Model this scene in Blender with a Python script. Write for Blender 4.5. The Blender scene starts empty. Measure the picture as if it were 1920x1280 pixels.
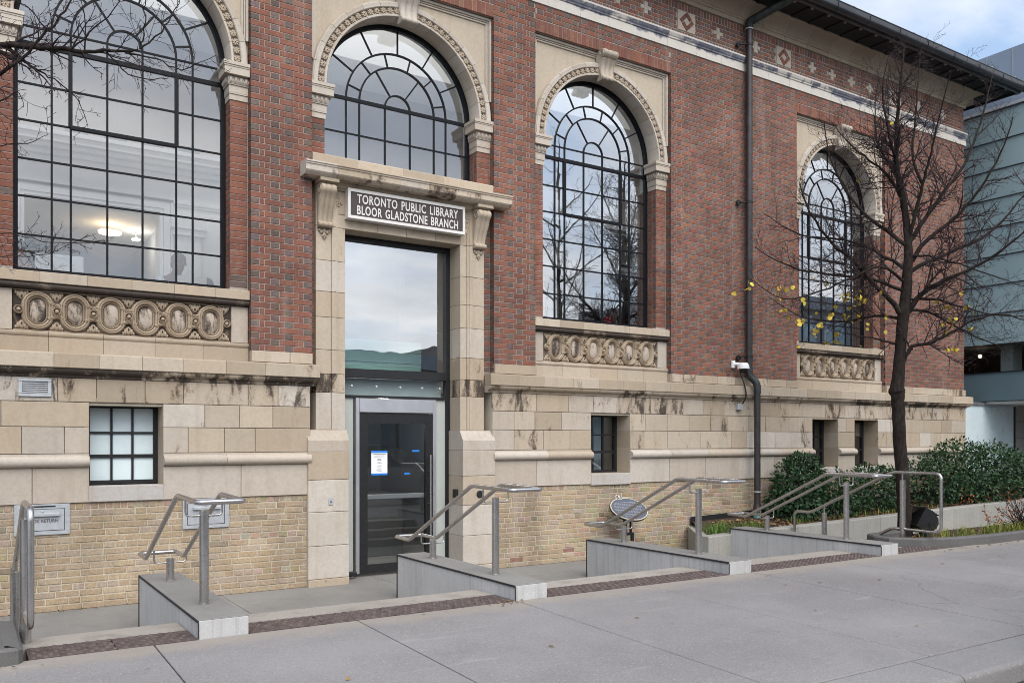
import bpy, bmesh, math, random
from math import sin, cos, pi, radians, sqrt, atan2, hypot
from mathutils import Vector, Matrix, noise
random.seed(7)
R = random.Random(11)
scene = bpy.context.scene
C = bpy.context.collection

# ------------------------------------------------------------------ camera, sky, sun, exposure
cam_d = bpy.data.cameras.new('camera')
cam = bpy.data.objects.new('camera', cam_d); C.objects.link(cam)
cam.location = (0, -10.49, 1.878)
cam.rotation_euler = (radians(90), 0, -radians(32.755))
cam_d.sensor_width = 36.0
cam_d.lens = 30.0
cam_d.shift_y = 0.0953
cam_d.clip_start = 0.05
cam_d.clip_end = 3000
scene.camera = cam

SUN_EL, SUN_AZ = radians(46), radians(-168)      # azimuth measured from +Y towards +X
world = bpy.data.worlds.new('World'); scene.world = world
world.use_nodes = True
nt = world.node_tree; nt.nodes.clear()
def wn(t, **k):
    n = nt.nodes.new(t)
    for a, v in k.items(): setattr(n, a, v)
    return n
sky = wn('ShaderNodeTexSky', sky_type='NISHITA', sun_disc=False)
sky.sun_elevation = SUN_EL; sky.sun_rotation = SUN_AZ
sky.air_density = 1.0; sky.dust_density = 1.6; sky.ozone_density = 1.5
tc = wn('ShaderNodeTexCoord'); sep = wn('ShaderNodeSeparateXYZ')
nt.links.new(tc.outputs['Generated'], sep.inputs[0])
def wmath(op, a, b=None):
    n = wn('ShaderNodeMath', operation=op)
    for i, v in enumerate((a, b)):
        if v is None: continue
        if isinstance(v, (int, float)): n.inputs[i].default_value = v
        else: nt.links.new(v, n.inputs[i])
    return n.outputs[0]
zz = wmath('ADD', wmath('MAXIMUM', sep.outputs['Z'], 0.0), 0.16)
cmb = wn('ShaderNodeCombineXYZ')
nt.links.new(wmath('DIVIDE', sep.outputs['X'], zz), cmb.inputs[0])
nt.links.new(wmath('DIVIDE', sep.outputs['Y'], zz), cmb.inputs[1])
nz = wn('ShaderNodeTexNoise'); nz.inputs['Scale'].default_value = 0.9; nz.inputs['Detail'].default_value = 7
nz.inputs['Roughness'].default_value = 0.58; nz.inputs['Distortion'].default_value = 0.35
nt.links.new(cmb.outputs[0], nz.inputs['Vector'])
rmp = wn('ShaderNodeValToRGB')
rmp.color_ramp.elements[0].position = 0.40; rmp.color_ramp.elements[0].color = (0, 0, 0, 1)
rmp.color_ramp.elements[1].position = 0.64; rmp.color_ramp.elements[1].color = (1, 1, 1, 1)
# the cover thickens away from the clear northern sky
cover = wmath('ADD', nz.outputs['Fac'], wmath('MULTIPLY', sep.outputs['Y'], -0.11))
nt.links.new(cover, rmp.inputs[0])
nz2 = wn('ShaderNodeTexNoise'); nz2.inputs['Scale'].default_value = 2.1; nz2.inputs['Detail'].default_value = 5
nt.links.new(cmb.outputs[0], nz2.inputs['Vector'])
cl = wn('ShaderNodeValToRGB')
cl.color_ramp.elements[0].position = 0.3; cl.color_ramp.elements[0].color = (5.0, 5.1, 5.3, 1)
cl.color_ramp.elements[1].position = 0.7; cl.color_ramp.elements[1].color = (8.6, 8.5, 8.4, 1)
nt.links.new(nz2.outputs['Fac'], cl.inputs[0])
skyb = wn('ShaderNodeMixRGB', blend_type='MIX'); skyb.inputs[0].default_value = 0.6
nt.links.new(sky.outputs[0], skyb.inputs[1]); skyb.inputs[2].default_value = (3.1, 4.2, 5.9, 1)
mx = wn('ShaderNodeMixRGB', blend_type='MIX')
fac = wmath('MULTIPLY', rmp.outputs['Color'], 0.85)
nt.links.new(fac, mx.inputs[0]); nt.links.new(skyb.outputs[0], mx.inputs[1]); nt.links.new(cl.outputs[0], mx.inputs[2])
bg = wn('ShaderNodeBackground'); bg.inputs['Strength'].default_value = 0.10
wo = wn('ShaderNodeOutputWorld')
# clouds glow towards the hidden sun
vd = wn('ShaderNodeVectorMath', operation='DOT_PRODUCT'); nt.links.new(tc.outputs['Generated'], vd.inputs[0])
vd.inputs[1].default_value = (sin(SUN_AZ) * cos(SUN_EL), cos(SUN_AZ) * cos(SUN_EL), sin(SUN_EL))
glow = wmath('ADD', wmath('MULTIPLY', wmath('POWER', wmath('MAXIMUM', vd.outputs['Value'], 0.0), 2.0), 0.9), 0.95)
gm = wn('ShaderNodeVectorMath', operation='SCALE'); nt.links.new(mx.outputs[0], gm.inputs[0]); nt.links.new(glow, gm.inputs['Scale'])
nt.links.new(gm.outputs[0], bg.inputs['Color']); nt.links.new(bg.outputs[0], wo.inputs['Surface'])

sun_d = bpy.data.lights.new('sun', 'SUN'); sun_d.energy = 1.2; sun_d.angle = radians(45); sun_d.color = (1, .94, .85)
sun = bpy.data.objects.new('sun', sun_d); C.objects.link(sun)
sdir = Vector((sin(SUN_AZ) * cos(SUN_EL), cos(SUN_AZ) * cos(SUN_EL), sin(SUN_EL)))
sun.rotation_euler = (-sdir).to_track_quat('-Z', 'Y').to_euler()
sun.location = sdir * 60
vs = scene.view_settings
vs.view_transform = 'Standard'; vs.look = 'None'; vs.exposure = 0.98; vs.gamma = 1.0; vs.use_curve_mapping = False
scene.render.engine = 'CYCLES'
try:
    scene.cycles.use_denoising = True
    scene.cycles.denoiser = 'OPENIMAGEDENOISE'
except Exception: pass
scene.cycles.filter_width = 0.95; scene.cycles.max_bounces = 8; scene.cycles.transparent_max_bounces = 24
scene.cycles.sample_clamp_indirect = 6.0
scene.cycles.caustics_reflective = False; scene.cycles.caustics_refractive = False

# ------------------------------------------------------------------ materials
class NT:
    def __init__(s, name):
        s.m = bpy.data.materials.new(name); s.m.use_nodes = True
        s.t = s.m.node_tree; s.t.nodes.clear()
        s.out = s.t.nodes.new('ShaderNodeOutputMaterial')
    def n(s, typ, ins=None, **k):
        n = s.t.nodes.new(typ)
        for a, v in k.items(): setattr(n, a, v)
        for i, v in (ins or {}).items():
            if hasattr(v, 'is_output'): s.t.links.new(v, n.inputs[i])
            else: n.inputs[i].default_value = v
        return n
    def math(s, op, a, b=0.0, clamp=False):
        return s.n('ShaderNodeMath', {0: a, 1: b}, operation=op, use_clamp=clamp).outputs[0]
    def pos(s): return s.n('ShaderNodeNewGeometry').outputs['Position']
    def noise(s, scale, detail=4, rough=.55, vec=None, dist=0.0):
        d = {'Scale': scale, 'Detail': detail, 'Roughness': rough, 'Distortion': dist, 'Vector': vec or s.pos()}
        return s.n('ShaderNodeTexNoise', d).outputs['Fac']
    def ramp(s, fac, stops):
        n = s.n('ShaderNodeValToRGB', {0: fac}); e = n.color_ramp.elements
        while len(e) > 1: e.remove(e[-1])
        for i, (p, c) in enumerate(stops):
            if isinstance(c, (int, float)): c = (c, c, c)
            x = e[0] if i == 0 else e.new(p)
            x.position = p; x.color = (*c, 1)
        return n.outputs['Color']
    def mix(s, fac, a, b, typ='MIX'):
        d = {0: fac}
        d[1] = a if hasattr(a, 'is_output') else (*a, 1)
        d[2] = b if hasattr(b, 'is_output') else (*b, 1)
        return s.n('ShaderNodeMixRGB', d, blend_type=typ).outputs[0]
    def attr(s, name, out='Color'): return s.n('ShaderNodeAttribute', attribute_name=name).outputs[out]
    def scalev(s, v):
        m = s.n('ShaderNodeMapping', {'Vector': s.pos(), 'Scale': v}); return m.outputs[0]
    def bump(s, h, strength=.3, dist=.01):
        return s.n('ShaderNodeBump', {'Height': h, 'Strength': strength, 'Distance': dist}).outputs[0]
    def bsdf(s, col, rough=.8, metal=0.0, normal=None, spec=.4, **k):
        p = s.n('ShaderNodeBsdfPrincipled', {'Roughness': rough, 'Metallic': metal, 'Specular IOR Level': spec})
        if hasattr(col, 'is_output'): s.t.links.new(col, p.inputs['Base Color'])
        else: p.inputs['Base Color'].default_value = (*col, 1)
        if normal is not None: s.t.links.new(normal, p.inputs['Normal'])
        for a, v in k.items(): p.inputs[a].default_value = v
        s.t.links.new(p.outputs[0], s.out.inputs[0]); return s.m

def plain(name, col, rough=.6, metal=0.0, var=.18, scale=14, bump=.15, spec=.4):
    t = NT(name)
    nf = t.noise(scale, 5)
    c = t.mix(t.ramp(nf, [(.3, 0), (.7, 1)]), tuple(x * (1 - var) for x in col), tuple(min(1, x * (1 + var)) for x in col))
    r = t.math('ADD', t.math('MULTIPLY', t.noise(scale * 2.3, 3), .2), rough - .1, True)
    return t.bsdf(c, r, metal, t.bump(t.noise(scale * 6, 3), bump, .004), spec)

def mk_brick():
    t = NT('fired_brick')
    base = t.attr('bcol')
    n1 = t.noise(9, 5, .6); n2 = t.noise(42, 4, .7); n3 = t.noise(1.1, 3)
    c = t.mix(t.math('MULTIPLY', t.ramp(n2, [(.38, 1), (.66, 0)]), .38), base, (.05, .035, .03))
    c = t.mix(t.math('MULTIPLY', t.ramp(n1, [(.52, 0), (.75, 1)]), .30), c, (.36, .27, .23))
    c = t.mix(.5, c, t.mix(1.0, c, t.ramp(n3, [(.3, .62), (.7, 1.3)]), 'MULTIPLY'))
    run = t.noise(1, 4, .6, t.scalev((2.6, 2.6, .3)))
    c = t.mix(t.math('MULTIPLY', t.ramp(run, [(.5, 0), (.72, 1)]), .38), c, (.085, .06, .052))
    wash = t.noise(1, 4, .6, t.scalev((3.3, 3.3, .45)), .4)
    c = t.mix(t.math('MULTIPLY', t.ramp(wash, [(.56, 0), (.74, 1)]), .28), c, (.42, .34, .30))
    vein = t.noise(1, 3, .5, t.scalev((34, 34, 3.0)))
    c = t.mix(t.math('MULTIPLY', t.ramp(vein, [(.64, 0), (.74, 1)]), .22), c, (.42, .38, .35))
    return t.bsdf(c, .88, 0, t.bump(t.noise(120, 4, .7), .5, .004), .25)
M = {}
M['brick'] = mk_brick()
def mk_mortar(name, col):
    t = NT(name)
    c = t.mix(t.ramp(t.noise(2.2, 5), [(.3, 0), (.7, 1)]), tuple(x * .72 for x in col), tuple(x * 1.08 for x in col))
    return t.bsdf(c, .95, 0, t.bump(t.noise(160, 3), .5, .004), .2)
M['mortar'] = mk_mortar('lime_mortar', (.37, .32, .28))
M['buff_mortar'] = mk_mortar('pale_mortar', (.50, .45, .36))

def mk_stone():
    t = NT('limestone')
    base = t.attr('bcol')
    soot = t.attr('soot', 'Fac')
    n1 = t.noise(1.7, 5, .6); n2 = t.noise(24, 6, .78); n3 = t.noise(5.5, 5, .62)
    c = t.mix(t.math('MULTIPLY', t.ramp(n1, [(.35, 0), (.7, 1)]), .4), base, (.39, .33, .265))
    c = t.mix(t.math('MULTIPLY', t.ramp(n2, [(.38, 1), (.56, 0)]), .2), c, (.24, .185, .135))
    streak = t.noise(1, 4, .6, t.scalev((7, 7, .9)))
    c = t.mix(t.math('MULTIPLY', t.ramp(streak, [(.5, 0), (.72, 1)]), .28), c, (.27, .205, .14))
    # soot crust: noise patches; the attribute sets how much of the piece they cover
    pn = t.noise(1, 5, .68, t.scalev((5.6, 5.6, 1.9)), .5)
    fine = t.noise(38, 4, .7)
    pm = t.math('ADD', pn, t.math('MULTIPLY', t.math('SUBTRACT', fine, .5), .22))
    lim = t.math('SUBTRACT', .98, t.math('MULTIPLY', soot, .68))
    k = t.math('MULTIPLY', t.math('SUBTRACT', pm, lim), 9.0, True)
    edge = t.math('MULTIPLY', t.math('ADD', t.math('SUBTRACT', pm, lim), .06), 8.0, True)
    c = t.mix(t.math('MULTIPLY', edge, .4), c, (.20, .125, .075))
    c = t.mix(t.math('MULTIPLY', k, .86), c, (.032, .027, .026))
    h = t.math('ADD', t.noise(55, 5, .7), t.math('MULTIPLY', n3, .6))
    return t.bsdf(c, .9, 0, t.bump(h, .35, .006), .2)
M['stone'] = mk_stone()

def mk_band():
    t = NT('glazed_terracotta')
    base = t.attr('bcol'); soot = t.attr('soot', 'Fac')
    p = t.noise(1, 5, .6, t.scalev((4.2, 4.2, 4.5)), .3)
    lim = t.math('SUBTRACT', .98, t.math('MULTIPLY', soot, .66))
    k = t.math('MULTIPLY', t.math('SUBTRACT', p, lim), 9.0, True)
    tint = t.ramp(t.noise(9, 4), [(.35, (.045, .055, .10)), (.65, (.16, .17, .21))])
    c = t.mix(t.math('MULTIPLY', t.ramp(t.noise(8, 5), [(.4, 0), (.7, 1)]), .3), base, (.48, .42, .36))
    c = t.mix(t.math('MULTIPLY', k, .9), c, tint)
    return t.bsdf(c, .55, 0, t.bump(t.noise(40, 4), .12, .004), .4)
M['band'] = mk_band()

def mk_concrete(name, col, grain=.5, drips=0.0, spec=.25, stain=.35, edge=False):
    t = NT(name)
    n1 = t.noise(.55, 5, .6); n2 = t.noise(3.4, 6, .65); n3 = t.noise(52, 4, .85); n4 = t.noise(85, 3, .85)
    c = t.mix(t.ramp(n1, [(.32, 0), (.68, 1)]), tuple(x * .80 for x in col), tuple(x * 1.10 for x in col))
    c = t.mix(t.math('MULTIPLY', t.ramp(n2, [(.52, 0), (.74, 1)]), stain), c, tuple(x * .58 for x in col))
    c = t.mix(t.math('MULTIPLY', t.ramp(n3, [(.55, 0), (.66, 1)]), grain), c, tuple(min(1, x * 1.7) for x in col))
    c = t.mix(t.math('MULTIPLY', t.ramp(n4, [(.34, 1), (.46, 0)]), grain), c, tuple(x * .5 for x in col))
    if drips:
        d = t.noise(1, 5, .65, t.scalev((24, 24, .5)), .3)
        c = t.mix(t.math('MULTIPLY', t.ramp(d, [(.50, 0), (.66, 1)]), drips), c, tuple(x * .42 for x in col))
        d2 = t.noise(1, 4, .6, t.scalev((31, 31, .8)))
        c = t.mix(t.math('MULTIPLY', t.ramp(d2, [(.6, 0), (.75, 1)]), drips * .7), c, (.62, .63, .64))
    if edge:
        # sandy grime washed along the iron strips, ragged at its outer border
        sy = t.n('ShaderNodeSeparateXYZ', {0: t.pos()}).outputs['Y']
        wob = t.math('ADD', sy, t.math('MULTIPLY', t.math('SUBTRACT', t.noise(2.4, 5, .7), .5), .55))
        k = t.n('ShaderNodeMapRange', {'Value': wob, 'From Min': -4.22, 'From Max': -4.02, 'To Min': 0.0, 'To Max': .5}).outputs[0]
        c = t.mix(k, c, (.33, .28, .225))
        ck = t.n('ShaderNodeTexVoronoi', {'Vector': t.n('ShaderNodeVectorMath', {0: t.pos(), 1: t.n('ShaderNodeVectorMath', {0: t.n('ShaderNodeTexNoise', {'Vector': t.pos(), 'Scale': 1.5, 'Detail': 6}).outputs['Color'], 3: .5}, operation='SCALE').outputs[0]}, operation='ADD').outputs[0], 'Scale': .38}, feature='DISTANCE_TO_EDGE').outputs['Distance']
        gate = t.ramp(t.noise(.33, 2), [(.57, 0), (.62, 1)])
        c = t.mix(t.math('MULTIPLY', t.math('MULTIPLY', t.ramp(ck, [(.002, 1), (.005, 0)]), gate), .35), c, (.05, .047, .045))
        pale = t.ramp(t.noise(1, 4, .6, t.scalev((1.2, 6, 6))), [(.62, 0), (.72, 1)])
        c = t.mix(t.math('MULTIPLY', pale, .22), c, (.42, .40, .38))
    # scattered gum spots
    v = t.n('ShaderNodeTexVoronoi', {'Vector': t.pos(), 'Scale': 1.9}).outputs['Distance']
    c = t.mix(t.math('MULTIPLY', t.ramp(v, [(.025, 1), (.04, 0)]), .45), c, tuple(x * .45 for x in col))
    return t.bsdf(c, .86, 0, t.bump(t.math('ADD', n3, t.math('MULTIPLY', n2, .6)), .35, .004), spec)
M['walk'] = mk_concrete('sidewalk_concrete', (.238, .225, .222), .7, 0, .2, .24, True)
M['landing'] = mk_concrete('landing_concrete', (.24, .23, .215), .4)
M['kerb'] = mk_concrete('kerb_concrete', (.235, .225, .222), .6)
M['lowwall'] = mk_concrete('formed_concrete', (.47, .465, .46), .3, .34, .25, .3)
M['nosing'] = mk_concrete('nosing_concrete', (.34, .305, .27), .4, 0, .25, .8)
M['planter'] = mk_concrete('planter_concrete', (.33, .32, .29), .35, .2)
M['bedkerb'] = mk_concrete('dark_kerb_concrete', (.125, .12, .116), .6)
M['asphalt'] = mk_concrete('asphalt', (.055, .055, .057), .6)
M['joint'] = plain('joint_filler', (.03, .03, .032), .95)
M['iron'] = plain('rusty_cast_iron', (.105, .078, .072), .55, .2, .45, 13, .4)
def mk_steel(name, col=(.50, .48, .465), rough=.27):
    t = NT(name)
    n = t.noise(1, 3, .6, t.scalev((9, 9, 9)))
    n2 = t.noise(3, 3)
    c = t.mix(t.ramp(n2, [(.35, 0), (.65, 1)]), tuple(x * .86 for x in col), col)
    r = t.math('ADD', t.math('MULTIPLY', n, .16), rough - .08, True)
    return t.bsdf(c, r, .9)
M['steel'] = mk_steel('brushed_stainless_steel')
M['aluminium'] = mk_steel('brushed_aluminium', (.58, .58, .60), .42)
def mk_frame():
    t = NT('black_window_paint')
    v = t.noise(1, 5, .75, t.scalev((55, 55, 26)))
    f = t.ramp(v, [(.66, 0), (.70, 1)])
    big = t.ramp(t.noise(1.4, 3), [(.42, 0), (.6, 1)])
    c = t.mix(t.math('MULTIPLY', t.math('MULTIPLY', f, big), .9), (.007, .0075, .010), (.42, .42, .44))
    return t.bsdf(c, .45, 0, t.bump(v, .3, .003), .15)
M['frame'] = mk_frame()
M['blackmetal'] = plain('black_painted_metal', (.018, .018, .020), .45, .2, .2, 20, .08)
M['darkbronze'] = plain('dark_bronze_pipe', (.048, .042, .042), .42, .35, .25, 6, .1)
M['copper'] = plain('verdigris_copper', (.16, .38, .36), .75, .1, .25, 10)
M['oldcopper'] = plain('aged_copper_elbow', (.040, .045, .046), .6, .4, .5, 8)
M['gutter'] = plain('grey_painted_gutter', (.045, .046, .05), .32, .5, .2, 3, .06)
M['soffit'] = plain('eave_shade_black', (.006, .0055, .0055), .8, 0, .3, 6)  # near-black colour carries the deep shade under the eaves
M['white_paint'] = plain('white_paint', (.78, .78, .78), .45, 0, .03, 5, .03)
M['lead_grey'] = plain('zinc_grey_metal', (.33, .34, .35), .5, .4, .12, 10, .1)
M['galv'] = plain('galvanised_steel', (.46, .48, .50), .5, .45, .1, 16, .1)
M['sign_brown'] = plain('dark_brown_sign_face', (.052, .036, .034), .5, 0, .1, 10, .05)
M['sign_white'] = plain('white_sign_lettering', (.64, .62, .59), .5, 0, .03, 10, .02)
M['black'] = plain('flat_black', (.012, .012, .013), .6, 0, .1)
M['print'] = plain('dark_grey_print', (.10, .10, .11), .7, 0, .1)
M['paper'] = plain('white_paper', (.80, .81, .82), .7, 0, .02)
M['blue_tape'] = plain('blue_tape', (.015, .19, .62), .6, 0, .08)
M['plaque'] = plain('blue_grey_plaque', (.115, .125, .165), .42, .25, .15, 18, .15)
M['gold'] = plain('pale_gilt_trim', (.66, .60, .46), .45, .3, .1)
M['plaster'] = plain('white_plaster', (.86, .855, .84), .7, 0, .03, 2, .03)
M['taupe'] = plain('taupe_plaster', (.62, .58, .555), .8, 0, .06, 2, .03)
M['greywall'] = plain('grey_interior_paint', (.30, .32, .345), .8, 0, .06, 2, .03)
M['intfloor'] = plain('pale_interior_floor', (.44, .42, .39), .4, 0, .1, 3, .02)
M['desk'] = plain('grey_laminate', (.13, .135, .14), .5, 0, .06)
M['wood'] = plain('orange_wood', (.42, .20, .10), .5, 0, .2, 8)
M['teal_glass'] = plain('frosted_teal_glass', (.33, .56, .53), .35, 0, .04, 3, .02)
M['frost_dim'] = plain('frosted_grey_green_glass', (.44, .53, .53), .4, 0, .05, 3, .02)
M['grey_panel'] = plain('pale_grey_green_panel', (.42, .45, .42), .5, 0, .05, 4, .03)
M['blind'] = plain('pale_blue_blind', (.47, .57, .62), .6, 0, .05, 3, .05)
M['skin_a'] = plain('brown_skin', (.16, .085, .055), .55, 0, .05)
M['skin_b'] = plain('light_skin', (.50, .32, .24), .55, 0, .05)
M['hair'] = plain('black_hair', (.012, .010, .010), .6, 0, .2, 60, .4)
M['hair_grey'] = plain('grey_hair', (.15, .15, .155), .7, 0, .2, 60, .4)
M['shirt_white'] = plain('white_shirt_cloth', (.66, .67, .70), .85, 0, .06, 20, .3)
M['vest_blue'] = plain('navy_cloth', (.035, .05, .085), .9, 0, .1, 20, .3)
M['red_cloth'] = plain('dark_red_cloth', (.50, .015, .035), .9, 0, .2, 20, .3)
M['dark_cloth'] = plain('dark_grey_cloth', (.035, .036, .04), .9, 0, .2, 20, .3)
M['cream_cloth'] = plain('cream_cloth', (.52, .49, .44), .9, 0, .12, 20, .3)
M['silver'] = plain('silver_laptop', (.78, .79, .80), .4, 0, .03, 5, .02)
M['red'] = plain('bright_red_print', (.60, .02, .02), .6)
M['carwhite'] = plain('white_car_paint', (.70, .71, .72), .15, 0, .02, 2, .01, .6)
M['tail'] = plain('red_tail_light', (.35, .01, .01), .2, 0, .1)
M['tyre'] = plain('rubber_tyre', (.02, .02, .02), .85)
M['soil'] = mk_concrete('brown_mulch', (.065, .042, .032), .6)

def mk_bark(name, col):
    t = NT(name)
    v = t.noise(1, 5, .7, t.scalev((30, 30, 11)))
    c = t.mix(t.ramp(v, [(.35, 0), (.65, 1)]), tuple(x * .55 for x in col), tuple(x * 1.5 for x in col))
    g = t.ramp(t.noise(2.5, 4), [(.58, 0), (.7, 1)])
    c = t.mix(t.math('MULTIPLY', g, .25), c, (.08, .085, .05))
    return t.bsdf(c, .95, 0, t.bump(v, .8, .012), .15)
M['bark'] = mk_bark('dark_bark', (.024, .0185, .016))
M['twig'] = plain('reddish_twig', (.026, .015, .016), .85, 0, .35, 7, .2)
M['palebark'] = mk_bark('grey_bark', (.085, .075, .068))
def mk_leaf(name, c0, c1, rough=.4, spec=.5):
    t = NT(name)
    n = t.n('ShaderNodeNewGeometry').outputs['Random Per Island']
    c = t.ramp(n, [(0.0, c0), (.6, tuple((a + b) / 2 for a, b in zip(c0, c1))), (1.0, c1)])
    return t.bsdf(c, rough, 0, None, spec)
M['shrub_leaf'] = mk_leaf('glossy_dark_leaf', (.012, .032, .014), (.045, .10, .035), .4, .32)
M['yellow_leaf'] = mk_leaf('yellow_leaf', (.36, .25, .03), (.60, .45, .065), .6, .3)
M['orange_leaf'] = mk_leaf('orange_leaf', (.26, .07, .025), (.46, .17, .07), .7, .2)
M['grass_blade'] = mk_leaf('autumn_grass', (.07, .12, .02), (.32, .30, .06), .7, .2)
M['green_grass'] = mk_leaf('green_grass', (.05, .12, .02), (.15, .22, .05), .7, .2)
M['dead_leaf'] = mk_leaf('dead_leaf', (.10, .05, .025), (.34, .22, .09), .8, .2)

def mk_glass(name, tint, boost, wob=.004, base=0.02, rough=0.0):
    t = NT(name)
    fr = t.n('ShaderNodeFresnel', {'IOR': 1.52}).outputs[0]
    # a pane reflects from both of its faces: about twice one interface
    lw = t.math('ADD', t.math('MULTIPLY', fr, boost), base, True)
    nrm = t.bump(t.noise(1.6, 2, .5), wob * 10, .02)
    gl = t.n('ShaderNodeBsdfGlossy', {'Color': (.96, .98, 1, 1), 'Roughness': rough, 'Normal': nrm})
    tr = t.n('ShaderNodeBsdfTransparent', {'Color': (*tint, 1)})
    mixn = t.n('ShaderNodeMixShader', {0: lw, 1: tr.outputs[0], 2: gl.outputs[0]})
    t.t.links.new(mixn.outputs[0], t.out.inputs[0]); return t.m
M['glass'] = mk_glass('window_glass', (.95, .96, .95), 2.0, .010, .06)
M['door_glass'] = mk_glass('door_glass', (.74, .77, .78), 1.7, .004)
M['coated_glass'] = mk_glass('coated_glass', (.78, .82, .83), 2.0, .006, .31)
def mk_curtain():
    t = NT('tinted_curtain_glass')
    n = t.noise(.5, 4)
    c = t.mix(t.ramp(n, [(.3, 0), (.7, 1)]), (.27, .38, .41), (.35, .46, .49))
    return t.bsdf(c, .07, 0, t.bump(t.noise(.9, 2), .03, .02), 1.0)
M['curtain'] = mk_curtain()
M['curtain_low'] = plain('dark_blue_green_glass', (.13, .19, .215), .12, 0, .1, 1, .02, .8)
M['frost'] = plain('frosted_pale_glass', (.66, .77, .80), .3, 0, .06, 2, .02, .5)
M['tower'] = plain('pale_blue_cladding', (.20, .24, .30), .4, .1, .06, .4, .02)
def emit(name, col, strength):
    t = NT(name)
    e = t.n('ShaderNodeEmission', {'Color': (*col, 1), 'Strength': strength})
    t.t.links.new(e.outputs[0], t.out.inputs[0]); return t.m
M['warm_lamp'] = emit('warm_lamp_glow', (1, .72, .38), 3)
M['white_lamp'] = emit('white_lamp_glow', (1, .95, .86), 9)

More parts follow.
